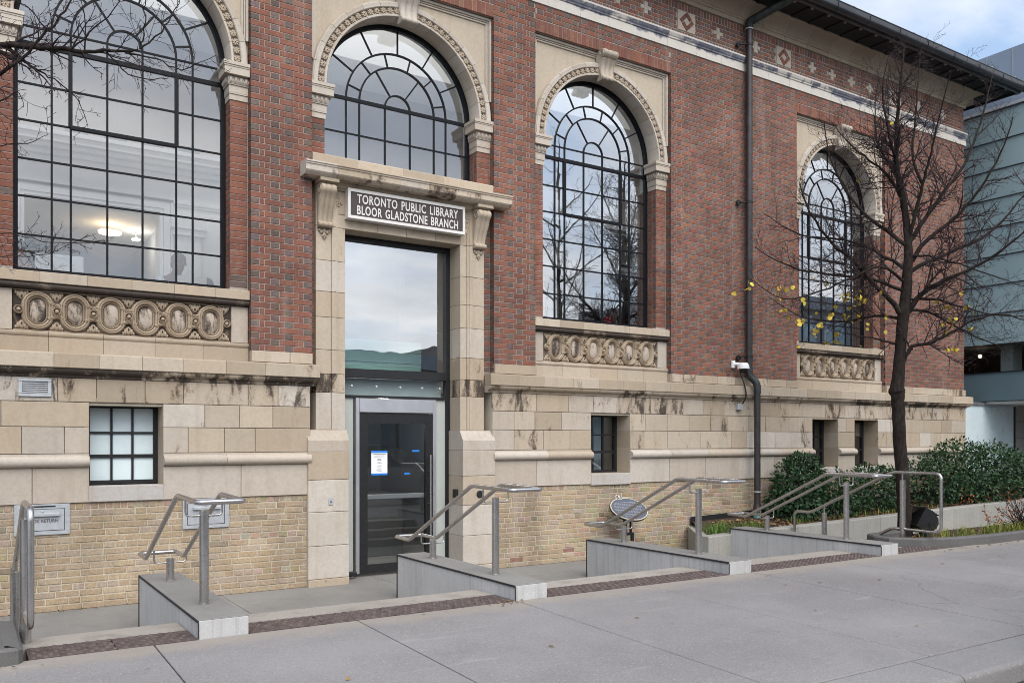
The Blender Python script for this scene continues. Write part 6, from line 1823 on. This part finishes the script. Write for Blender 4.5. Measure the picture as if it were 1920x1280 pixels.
# ------------------------------------------------------------------ trees
TRUNK= [(11.95, -2.882, 0.375, 0.1126), (11.936, -2.873, 0.777, 0.1005), (11.909, -2.856, 1.259, 0.0965), (11.869, -2.83, 2.063, 0.0925), (11.848, -2.817, 2.505, 0.0965), (11.842, -2.812, 2.602, 0.1206), (11.848, -2.817, 2.706, 0.0965), (11.882, -2.839, 3.188, 0.0804), (11.916, -2.86, 3.671, 0.0844), (11.95, -2.882, 3.992, 0.0804), (11.97, -2.895, 4.314, 0.0724), (11.984, -2.904, 4.636, 0.0643), (11.977, -2.899, 4.957, 0.0563), (11.943, -2.878, 5.319, 0.0482), (11.889, -2.843, 5.641, 0.0442), (11.835, -2.808, 5.962, 0.0402), (11.828, -2.804, 6.244, 0.0322), (11.842, -2.812, 6.646, 0.0261), (11.882, -2.839, 7.208, 0.0181), (11.929, -2.869, 7.771, 0.01)]
LIMBS=[
[(11.91, -2.86, 3.03, 0.0362), (11.94, -2.92, 3.18, 0.0319), (11.99, -3.0, 3.28, 0.0277), (12.14, -3.16, 3.31, 0.0235), (12.34, -3.41, 3.48, 0.0193), (12.52, -3.63, 3.64, 0.0151), (12.75, -3.9, 3.69, 0.011), (12.95, -4.13, 3.6, 0.007)] ,
[(11.87, -2.83, 3.31, 0.0201), (11.73, -2.69, 3.35, 0.0161), (11.6, -2.56, 3.41, 0.0121), (11.41, -2.37, 3.47, 0.0081), (11.19, -2.16, 3.54, 0.0041)] ,
[(11.91, -2.86, 3.74, 0.0442), (11.73, -2.83, 3.9, 0.0381), (11.47, -2.78, 4.08, 0.032), (10.96, -2.69, 4.48, 0.0258), (10.58, -2.61, 4.72, 0.0198), (10.16, -2.56, 5.09, 0.0139), (9.91, -2.58, 5.47, 0.0083)] ,
[(11.98, -2.9, 3.79, 0.0442), (12.07, -3.08, 4.06, 0.0368), (12.23, -3.32, 4.23, 0.0296), (12.48, -3.65, 4.4, 0.0223), (12.7, -4.0, 4.68, 0.0153), (12.85, -4.25, 4.95, 0.0084)] ,
[(11.98, -2.9, 3.82, 0.0241), (12.3, -3.02, 3.8, 0.0194), (12.75, -3.18, 3.61, 0.0147), (13.29, -3.38, 3.38, 0.0099), (13.74, -3.55, 3.23, 0.005)] ,
[(12.0, -2.91, 3.99, 0.0241), (12.47, -3.01, 4.02, 0.0196), (13.01, -3.12, 3.93, 0.0149), (13.67, -3.26, 3.84, 0.0101), (14.39, -3.43, 3.85, 0.0051)] ,
[(12.0, -2.91, 4.31, 0.0362), (12.13, -2.96, 4.48, 0.0305), (12.64, -3.16, 4.71, 0.0249), (13.24, -3.4, 5.02, 0.0192), (13.7, -3.57, 5.46, 0.0134), (14.03, -3.68, 5.81, 0.0075)] ,
[(11.99, -2.91, 4.52, 0.0362), (12.17, -3.1, 4.86, 0.0302), (12.49, -3.41, 5.24, 0.0243), (12.68, -3.62, 5.61, 0.0185), (12.83, -3.82, 6.06, 0.0127), (12.91, -3.97, 6.58, 0.007)] ,
[(11.99, -2.91, 4.84, 0.0362), (12.32, -2.97, 5.23, 0.0317), (12.69, -3.04, 5.68, 0.0271), (13.02, -3.11, 6.04, 0.0224), (13.32, -3.15, 6.5, 0.0176), (13.69, -3.16, 7.25, 0.0127), (13.88, -3.15, 7.72, 0.0077)] ,
[(11.99, -2.91, 4.88, 0.0322), (11.92, -3.05, 5.24, 0.0267), (11.84, -3.26, 5.72, 0.0212), (11.78, -3.38, 5.99, 0.0161), (11.67, -3.57, 6.45, 0.0109), (11.55, -3.83, 7.01, 0.0059)] ,
[(12.17, -3.02, 5.72, 0.0241), (12.15, -2.88, 6.12, 0.0195), (12.32, -2.8, 6.75, 0.0148), (12.54, -2.72, 7.48, 0.01), (12.72, -2.66, 8.05, 0.005)] ,
[(11.9, -2.85, 5.5, 0.0241), (11.85, -2.66, 5.88, 0.0195), (11.72, -2.43, 6.17, 0.0148), (11.57, -2.16, 6.5, 0.0099), (11.46, -1.95, 6.84, 0.005)] ,
[(11.98, -2.9, 4.78, 0.0322), (11.75, -2.68, 5.05, 0.0271), (11.53, -2.47, 5.31, 0.0221), (11.32, -2.25, 5.74, 0.017), (11.21, -2.09, 6.25, 0.0118), (11.2, -2.0, 6.77, 0.0066)] ,
[(11.97, -2.9, 4.41, 0.0281), (11.71, -2.53, 4.75, 0.0228), (11.42, -2.17, 4.95, 0.0173), (11.02, -1.69, 5.08, 0.0117), (10.68, -1.25, 5.46, 0.0059)] ,
[(11.95, -2.88, 4.09, 0.0281), (11.47, -2.69, 4.26, 0.0223), (10.83, -2.42, 4.31, 0.0166), (10.19, -2.16, 4.41, 0.011), (9.68, -1.97, 4.65, 0.0054)] ,
[(11.91, -2.86, 3.69, 0.0241), (11.74, -2.51, 3.76, 0.0196), (11.53, -2.09, 3.71, 0.015), (11.23, -1.53, 3.84, 0.0102), (11.01, -1.07, 4.2, 0.0052)] ,
[(11.83, -2.8, 6.04, 0.0241), (11.59, -2.83, 6.51, 0.0175), (11.36, -2.89, 7.03, 0.011), (11.31, -3.04, 7.47, 0.0046)] ,
[(11.86, -2.82, 5.84, 0.0201), (11.79, -2.56, 6.31, 0.015), (11.92, -2.38, 6.96, 0.0097), (12.14, -2.31, 7.54, 0.0042)] ,
[(11.98, -2.9, 4.64, 0.0201), (12.07, -3.16, 4.6, 0.0159), (12.19, -3.58, 4.42, 0.0116), (12.3, -4.06, 4.16, 0.0075), (12.37, -4.45, 3.96, 0.0037)] ,
[(11.96, -2.89, 4.23, 0.0241), (11.38, -2.84, 4.42, 0.0198), (10.83, -2.78, 4.22, 0.0157), (10.19, -2.72, 3.97, 0.0117), (9.48, -2.66, 3.8, 0.0079), (8.76, -2.64, 4.03, 0.0043)] ,
]
FG=[
[(-0.3, -2.93, 4.83, 0.0271), (0.23, -3.26, 4.74, 0.0236), (0.42, -3.39, 4.73, 0.02), (0.62, -3.51, 4.71, 0.0165), (0.81, -3.64, 4.69, 0.0129), (0.98, -3.75, 4.69, 0.0094), (1.08, -3.81, 4.71, 0.0058)] ,
[(-0.35, -3.13, 4.06, 0.015), (0.22, -3.5, 4.44, 0.0129), (0.34, -3.58, 4.55, 0.0109), (0.5, -3.68, 4.74, 0.0088), (0.6, -3.74, 4.89, 0.0067), (0.69, -3.8, 5.11, 0.0047)] ,
[(-0.3, -2.81, 5.0, 0.0098), (0.23, -3.08, 4.77, 0.0083), (0.44, -3.14, 4.68, 0.0067), (0.58, -3.16, 4.6, 0.0051), (0.75, -3.2, 4.47, 0.0035), (0.81, -3.17, 4.28, 0.002)] ,
[(1.08, -3.81, 4.71, 0.0068), (1.21, -3.86, 4.85, 0.0052), (1.31, -3.89, 5.02, 0.0036), (1.37, -3.89, 5.19, 0.0019)] ,
[(0.99, -3.76, 4.68, 0.0068), (1.17, -3.9, 4.63, 0.0052), (1.32, -4.04, 4.54, 0.0036), (1.51, -4.19, 4.62, 0.0019)] ,
[(0.88, -3.68, 4.69, 0.0058), (1.02, -3.7, 4.55, 0.0045), (1.23, -3.76, 4.54, 0.0032), (1.34, -3.77, 4.6, 0.0019)] ,
[(-0.16, -3.13, 3.38, 0.0048), (0.22, -3.34, 3.36, 0.0041), (0.42, -3.43, 3.33, 0.0033), (0.65, -3.55, 3.3, 0.0026), (0.88, -3.66, 3.32, 0.0019)] ,
[(-0.16, -3.13, 3.95, 0.0057), (0.22, -3.34, 3.99, 0.0044), (0.39, -3.41, 4.01, 0.0032), (0.52, -3.46, 4.09, 0.0019)] ,
[(-0.16, -3.13, 3.15, 0.0038), (0.22, -3.34, 3.19, 0.0032), (0.45, -3.46, 3.2, 0.0027), (0.62, -3.53, 3.27, 0.0021), (0.77, -3.59, 3.37, 0.0015)] ,
[(-0.16, -3.25, 4.25, 0.0075), (0.22, -3.46, 4.26, 0.0056), (0.32, -3.49, 4.35, 0.0037), (0.37, -3.48, 4.25, 0.0019)] ,
[(0.5, -3.68, 4.74, 0.0056), (0.41, -3.65, 4.87, 0.0044), (0.31, -3.63, 4.93, 0.0031), (0.22, -3.6, 5.03, 0.0019)] ,
[(0.64, -3.65, 4.65, 0.0067), (0.76, -3.8, 4.76, 0.0051), (0.89, -3.95, 4.88, 0.0035), (0.96, -4.07, 5.0, 0.0019)] ,
[(1.08, -3.81, 4.71, 0.0058), (1.1, -3.89, 4.84, 0.0045), (1.09, -3.96, 4.97, 0.0032), (1.11, -4.04, 5.09, 0.0019)] ,
]
def smooth_path(pts, n=4):
    """Catmull-Rom through (x, y, z, r)"""
    P = [Vector(p) for p in pts]; out = []
    for i in range(len(P) - 1):
        p0, p1, p2, p3 = P[max(0, i - 1)], P[i], P[i + 1], P[min(len(P) - 1, i + 2)]
        for k in range(n):
            t = k / n; out.append(.5 * ((2 * p1) + (p2 - p0) * t + (2 * p0 - 5 * p1 + 4 * p2 - p3) * t * t + (3 * p1 - p0 - 3 * p2 + p3) * t ** 3))
    out.append(P[-1]); return out
def wig(r, pts, amp):
    o = []
    for i, p in enumerate(pts):
        q = p.copy()
        if 0 < i: 
            for k in range(3): q[k] += r.gauss(0, amp)
        o.append(q)
    return o
def twigs(m, r, p, d, L, rad, depth, tips, upb=.15):
    """a small branch with side shoots"""
    n = 4 if depth else 3
    pts = [p]; dd = d.normalized(); rad = max(rad, .0022)
    for k in range(n):
        dd = (dd + rdir(r) * .20 + Vector((0, 0, upb * .35))).normalized(); pts.append(pts[-1] + dd * L / n)
    m.tube(pts, [max(.0017, rad * (1 - .65 * k / n)) for k in range(n + 1)], 4 if rad > .004 else 3, caps=False)
    tips.append((pts[-1], dd))
    if depth <= 0: return
    k = max(2, int(L / .065))
    for i in range(k):
        t = (i + .6 + r.uniform(-.3, .3)) / k
        j = min(n - 1, int(t * n)); q = pts[j].lerp(pts[j + 1], t * n - j)
        base = (pts[j + 1] - pts[j]).normalized(); s = base.cross(rdir(r)).normalized()
        twigs(m, r, q, base * .75 + s * r.uniform(.6, 1.0), L * r.uniform(.28, .55) * (1.1 - .5 * t), max(.0014, rad * .55), depth - 1, tips, upb)
def limb(t, path, r, dens, L0, depth=2, bark='bark', name='branch', amp=.012, upb=.15, tips=None, rootskip=.12):
    sp = wig(r, smooth_path(path, 4), amp * .5)
    o = MB().tube([p[:3] for p in sp], [max(.002, p[3]) for p in sp], 7).build(name, bark, t, smooth=80, fix=False)
    m = MB(); N = len(sp); tot = sum((Vector(sp[i + 1][:3]) - Vector(sp[i][:3])).length for i in range(N - 1)); acc = 0
    nxt = tot * rootskip
    for i in range(N - 1):
        a, b = Vector(sp[i][:3]), Vector(sp[i + 1][:3]); l = (b - a).length
        while nxt < acc + l:
            q = a.lerp(b, (nxt - acc) / l); base = (b - a).normalized(); s = base.cross(rdir(r)).normalized()
            fr = nxt / tot
            twigs(m, r, q, base * r.uniform(.5, 1.0) + s, L0 * r.uniform(.5, 1.15) * (1.05 - .45 * fr), max(.002, sp[i][3] * .42), depth - 1, tips if tips is not None else [], upb)
            nxt += dens * r.uniform(.5, 1.5)
        acc += l
    if m.v: m.build('twigs', 'twig', o, kind='stuff', fix=False)
    return o
def trunk(t, pts, bark):
    sp = wig(random.Random(2), smooth_path(pts, 4), .003)
    return MB().tube([p[:3] for p in sp], [p[3] for p in sp], 16).build('trunk', bark, t, smooth=80, fix=False)
# the street tree in front of the library
r = random.Random(77)
T1 = thing('street_tree', 'bare dark street tree with a few yellow leaves in front of the library', 'tree', (11.95, -2.88, ZW), 'street trees')
trunk(T1, [(11.95, -2.882, .34, .135)] + TRUNK, 'bark')
tips = []
for i, l in enumerate(LIMBS): limb(T1, l, r, .10, .72, 3, tips=tips)
top = [p for p in TRUNK if p[2] > 5.2]
limb(T1, top, r, .06, .62, 3, tips=tips, name='leader')
lf = MB()
def leaf_spray(m, p, r, s=.060):
    d = (rdir(r) + Vector((0, 0, -1.0))).normalized(); n = rdir(r)
    sdir = d.cross(n).normalized(); n = sdir.cross(d).normalized(); w = s * r.uniform(.8, 1.15)
    out = [(0, 0), (.30, .05), (.52, .35), (.40, .75), (0, 1.05), (-.40, .75), (-.52, .35), (-.30, .05)]
    vs = [p + d * (v * w) + sdir * (u * w) + n * (abs(u) * .25 * w) for u, v in out]; c = p + d * .5 * w
    m.add(vs + [c], [(k, (k + 1) % 8, 8) for k in range(8)])
low = [p for p, d in tips if p.z < 4.1 and p.x < 12.45]
r2 = random.Random(9)
for k in range(130):
    p = r2.choice(low)
    if p.z < 3.6 or r2.random() < .45:
        for q in range(r2.choice((1, 1, 2, 3))): leaf_spray(lf, p + rdir(r2) * .03, r2)
for k in range(6): leaf_spray(lf, r2.choice(tips)[0], r2)
lf.build('leaves', 'yellow_leaf', T1, kind='stuff', fix=False)

# tree whose branches reach in at the upper left
T2 = thing('street_tree', 'bare tree whose branches reach in at the upper left corner', 'tree', (-.42, -2.9, ZW), 'street trees')
trunk(T2, [(-.62, -2.85, .35, .13), (-.60, -2.86, 1.5, .105), (-.58, -2.88, 3.0, .095), (-.60, -2.9, 4.6, .075), (-.55, -2.9, 6.2, .05), (-.6, -2.9, 7.6, .015)], 'bark')
r = random.Random(5)
for i, l in enumerate(FG):
    w0 = l[0]
    if w0[0] < 0: l = [(-.58, -2.9, max(2.9, w0[2] - .12), w0[3] * 1.1)] + l
    limb(T2, l, r, .06, .30 if i not in (0, 1) else .46, 3 if i < 4 else 2, upb=.05)
for k in range(9):
    a = radians(130 + k * 24); z = 3.6 + k * .42
    limb(T2, [(-.58, -2.9, z, .03), (-.58 + .8 * cos(a), -2.9 + .8 * sin(a), z + .4, .02), (-.58 + 1.7 * cos(a), -2.9 + 1.7 * sin(a), z + .8, .005)], r, .22, .5, 2)
# tree by the kerb further right, seen reflected in the windows
T3 = thing('street_tree', 'bare grey street tree by the kerb across from the windows', 'tree', (12.7, -6.4, zw(-6.4)), 'street trees')
trunk(T3, [(12.7, -6.4, .30, .12), (12.7, -6.38, 1.6, .10), (12.68, -6.4, 3.2, .085), (12.75, -6.42, 5.0, .06), (12.7, -6.4, 6.8, .035), (12.75, -6.4, 8.6, .015)], 'palebark')
r = random.Random(12)
for k in range(15):
    a = radians(k * 137.5); z = 2.9 + k * .36; L = 2.3 - .07 * k
    limb(T3, [(12.7, -6.4, z, .03), (12.7 + .45 * L * cos(a), -6.4 + .45 * L * sin(a), z + .55 * L * .6, .018), (12.7 + .8 * L * cos(a), -6.4 + .8 * L * sin(a), z + L * .62, .014), (12.7 + L * cos(a), -6.4 + L * sin(a), z + L * .9, .005)], r, .2, .62, 2, bark='palebark')

# ------------------------------------------------------------------ glazed extension at the right
GX = 20.0
GB = thing('glass_extension', 'tinted glass building wing beyond the right end of the brick library', 'building', (GX + 3, 2, 0))
zs = [2.75, 3.42, 4.06, 4.77, 5.43, 6.09, 6.75, 7.41, 8.07, 8.73, 9.42]
ys = [-2.9, -.95, .8, 2.6, 4.4, 6.2]
for j in range(len(zs) - 1):
    for k in range(len(ys) - 1):
        if j == 1: continue
        MB().box(GX, GX + .03, ys[k] + .004, ys[k + 1] - .004, zs[j] + .007, zs[j + 1] - .007).build('glass_pane', 'curtain_low' if j == 0 else 'curtain', GB)
    MB().box(GX - .03, GX + .06, ys[0], ys[-1], zs[j] - .0065, zs[j] + .0065).build('transom', 'frame' if False else 'blackmetal', GB)
for k in range(len(ys) - 1):
    MB().poly([(GX + .02, ys[k], 3.43), (GX + .02, ys[k + 1], 3.43), (GX + .02, ys[k + 1], 4.05), (GX + .02, ys[k], 4.05)]).build('clear_pane', 'door_glass', GB)
    MB().box(GX - .01, GX + .05, ys[k] - .02, ys[k] + .02, 3.43, 4.05).build('mullion', 'blackmetal', GB)
MB().box(GX - .06, GX + .3, ys[0], ys[-1], 9.432, 9.50).build('parapet_trim', 'galv', GB)
MB().box(GX - .02, GX + .3, ys[0], ys[-1], 9.502, 9.70).build('parapet', 'tower', GB)
m = MB(); m.box(GX + .9, GX + 6, ys[0], ys[-1], 3.30, 3.40); m.box(GX + .05, GX + 6, ys[0], ys[-1], 4.07, 4.12); m.build('floor_slab', 'greywall', GB)
m = MB(); m.box(GX + 2.2, GX + 2.3, ys[0], ys[-1], 3.41, 4.06); m.build('back_wall', 'black', GB)
for k, y in enumerate((-.2, 1.9)): MB().box(GX + .35, GX + .75, y, y + .28, 2.8, 4.06).build('column', 'grey_panel', GB)
MB().ball((GX + .7, .75, 3.88), .045, 8, 5).build('lamp', 'warm_lamp', GB)
m = MB(); m.box(GX + .04, GX + 7, ys[0] + .02, ys[0] + .06, 2.75, 9.4); m.box(GX + 7, GX + 7.05, ys[0], ys[-1], -.2, 9.7); m.box(GX + .31, GX + 7, ys[0], ys[-1], 9.45, 9.5); m.box(GX + .02, GX + 7, ys[-1], ys[-1] + .05, -.2, 9.5)
MB().box(GX + .05, GX + 7, ys[0], ys[-1], 2.70, 2.742).build('bounce_soffit', 'plaster', GB)  # white underside added to bounce light onto the frosted glazing
m.build('shell', 'tower', GB)
# recessed ground floor: frosted glazing and stone
LY = .30
m = MB(); m.box(18.70, 21.36, LY, LY + .03, .2, 2.66); m.build('frosted_glazing', 'frost', GB)
MB().box(18.70, 21.5, LY - .04, LY + .05, 2.662, 2.735).build('head_rail', 'aluminium', GB)
MB().box(21.362, 21.40, LY - .03, LY + .06, .2, 2.66).build('jamb', 'blackmetal', GB)
for j in range(6):
    for k in range(5): MB().box(21.405 + k * .62, 21.405 + (k + 1) * .62 - .008, LY - .02 + R.uniform(-.002, .002), LY + .1, .2 + j * .425, .2 + (j + 1) * .425 - .008, .004, col=(.30, .31, .32)).build('stone_panel', 'planter', GB)
# distant tower
TW = thing('office_tower', 'pale blue clad tower top beyond the roof corner', 'building', (64, 22, 0))
TX0, TY0 = 58.0, 8.0
tw = MB(); tw.box(TX0, TX0 + 22, TY0, TY0 + 26, 0, 27.6); tw.build('tower_block', 'tower', TW)
for k in range(15): MB().box(TX0 - .05, TX0 - .005, TY0 + .6 + k * 1.7, TY0 + .66 + k * 1.7, 18, 27.6).build('cladding_joint', 'lead_grey', TW)
for k in range(4): MB().box(TX0 - .06, TX0 - .002, TY0, TY0 + 26, 25.0 - 2.6 * k, 25.08 - 2.6 * k).build('cladding_joint', 'lead_grey', TW)

# ------------------------------------------------------------------ across the street (shows in the glass)
def shop(name, lab, x0, x1, h, mat, nwin, storeys):
    y1, y0 = -24.0, -36.0
    t = thing(name, lab, 'building', ((x0 + x1) / 2, -30, zr), 'buildings across the street')
    MB().box(x0 + .02, x1 - .02, y0, y1, zr - .1, h).build('wall', mat, t)
    MB().box(x0, x1, y1 + .001, y1 + .35, h - .5, h + .15).build('cornice', 'lead_grey', t)
    fh = (h - 4.2) / max(1, storeys - 1) if storeys > 1 else 3
    w = (x1 - x0) / nwin
    for s_ in range(storeys - 1):
        for k in range(nwin):
            a = x0 + w * (k + .22); b = x0 + w * (k + .78); z = 4.2 + s_ * fh
            f = MB(); f.box(a - .1, b + .1, y1 + .002, y1 + .10, z + .0, z + fh * .72); W_ = f.build('window', 'white_paint', t)
            MB().box(a, b, y1 + .101, y1 + .11, z + .1, z + fh * .72 - .1).build('pane', 'curtain', W_)
    f = MB(); f.box(x0 + .5, x1 - .5, y1 + .002, y1 + .08, zr + .5, 3.2); F_ = f.build('shopfront', 'blackmetal', t)
    for k in range(nwin): MB().box(x0 + .6 + (x1 - x0 - 1.2) * k / nwin + .1, x0 + .6 + (x1 - x0 - 1.2) * (k + 1) / nwin - .1, y1 + .081, y1 + .09, zr + .7, 3.0).build('pane', 'curtain', F_)
M['opp_grey'] = plain('grey_render', (.30, .30, .31), .8, 0, .1, 1)
M['opp_brown'] = plain('brown_brick', (.19, .10, .075), .85, 0, .2, 6)
M['opp_dark'] = plain('dark_stone', (.10, .095, .09), .85, 0, .2, 3)
shop('shop_building', 'low dark shop building across the street', -18, 4, 5.2, 'opp_dark', 6, 1)
shop('shop_building', 'low grey shop building across the street from the entrance', 4.2, 20, 5.6, 'opp_grey', 5, 1)
shop('shop_building', 'brown brick building of two storeys across the street', 20.2, 36, 6.6, 'opp_dark', 5, 2)
shop('shop_building', 'tall grey building of three storeys across the street', 36.2, 56, 10.6, 'opp_grey', 6, 3)
shop('shop_building', 'brown building of two storeys far along the street', 56.2, 84, 9.0, 'opp_brown', 8, 2)
fw = link('far_sidewalk', MB().box(-60, 90, -24, -20.45, -.5, zr + .12).mesh('far_sidewalk', 'walk'), kind='structure')

# parked car, seen only as a reflection in the door glass
CX, CY = 8.7, -8.75
car = thing('parked_car', 'white estate car parked at the kerb outside the library', 'car', (CX, CY, zr))
sec = [(-2.2, .42, .86, .84), (-2.12, .30, .98, .86), (-1.6, .27, 1.02, .88), (-.9, .25, 1.04, .88), (.9, .25, 1.0, .88), (1.7, .27, .92, .86), (2.15, .32, .80, .80), (2.28, .42, .66, .72)]
m = MB(); vs = []
for x, zl, zh, hw_ in sec:
    for (y, z) in ((-hw_ * .92, zl), (-hw_, zl + .2), (-hw_, zh - .12), (-hw_ * .93, zh), (hw_ * .93, zh), (hw_, zh - .12), (hw_, zl + .2), (hw_ * .92, zl)): vs.append((CX + x, CY + y, zr + z))
fs = [(i * 8 + k, i * 8 + (k + 1) % 8, (i + 1) * 8 + (k + 1) % 8, (i + 1) * 8 + k) for i in range(7) for k in range(8)] + [tuple(range(7, -1, -1)), tuple(range(56, 64))]
m.add(vs, fs); BD = m.build('body', 'carwhite', car, smooth=40)
gh = [(-2.05, 1.0, .78), (-1.75, 1.40, .66), (-1.2, 1.55, .64), (.1, 1.56, .64), (.55, 1.45, .66), (1.15, 1.0, .78)]
m = MB(); vs = []
for x, z, hw_ in gh: vs += [(CX + x, CY - hw_, zr + z), (CX + x, CY + hw_, zr + z)]
n = len(gh)
m.add(vs, [(i * 2, i * 2 + 1, i * 2 + 3, i * 2 + 2) for i in range(n - 1)]); m.build('roof', 'carwhite', car, smooth=40)
m = MB()
for s in (0, 1): m.add([vs[i * 2 + s] for i in range(n)], [tuple(range(n))])
m.build('side_window', 'door_glass', car)
for s in (-1, 1):
    for x in (-1.35, 1.4):
        W_ = MB().lathe([(.20, -.11), (.33, -.10), (.33, .10), (.20, .11)], (CX + x, CY + s * .80, zr + .33), 20, axis='y').build('wheel', 'tyre', car, smooth=40)
        MB().lathe([(.0001, s * .115), (.19, s * .10), (.20, s * .08)], (CX + x, CY + s * .80, zr + .33), 14, axis='y').build('rim', 'galv', W_)
    MB().cbox(CX - 2.20, CX - 1.95, CY + s * .84 - .05, CY + s * .84 + .05, zr + .74, zr + .93, .02).build('tail_light', 'tail', car)
    MB().cbox(CX + 2.0, CX + 2.22, CY + s * .70 - .1, CY + s * .70 + .1, zr + .58, zr + .70, .02).build('headlight', 'galv', car)
    MB().cbox(CX + .75, CX + .9, CY + s * .97 - .09, CY + s * .97 + .09, zr + .98, zr + 1.12, .02).build('wing_mirror', 'carwhite', car)
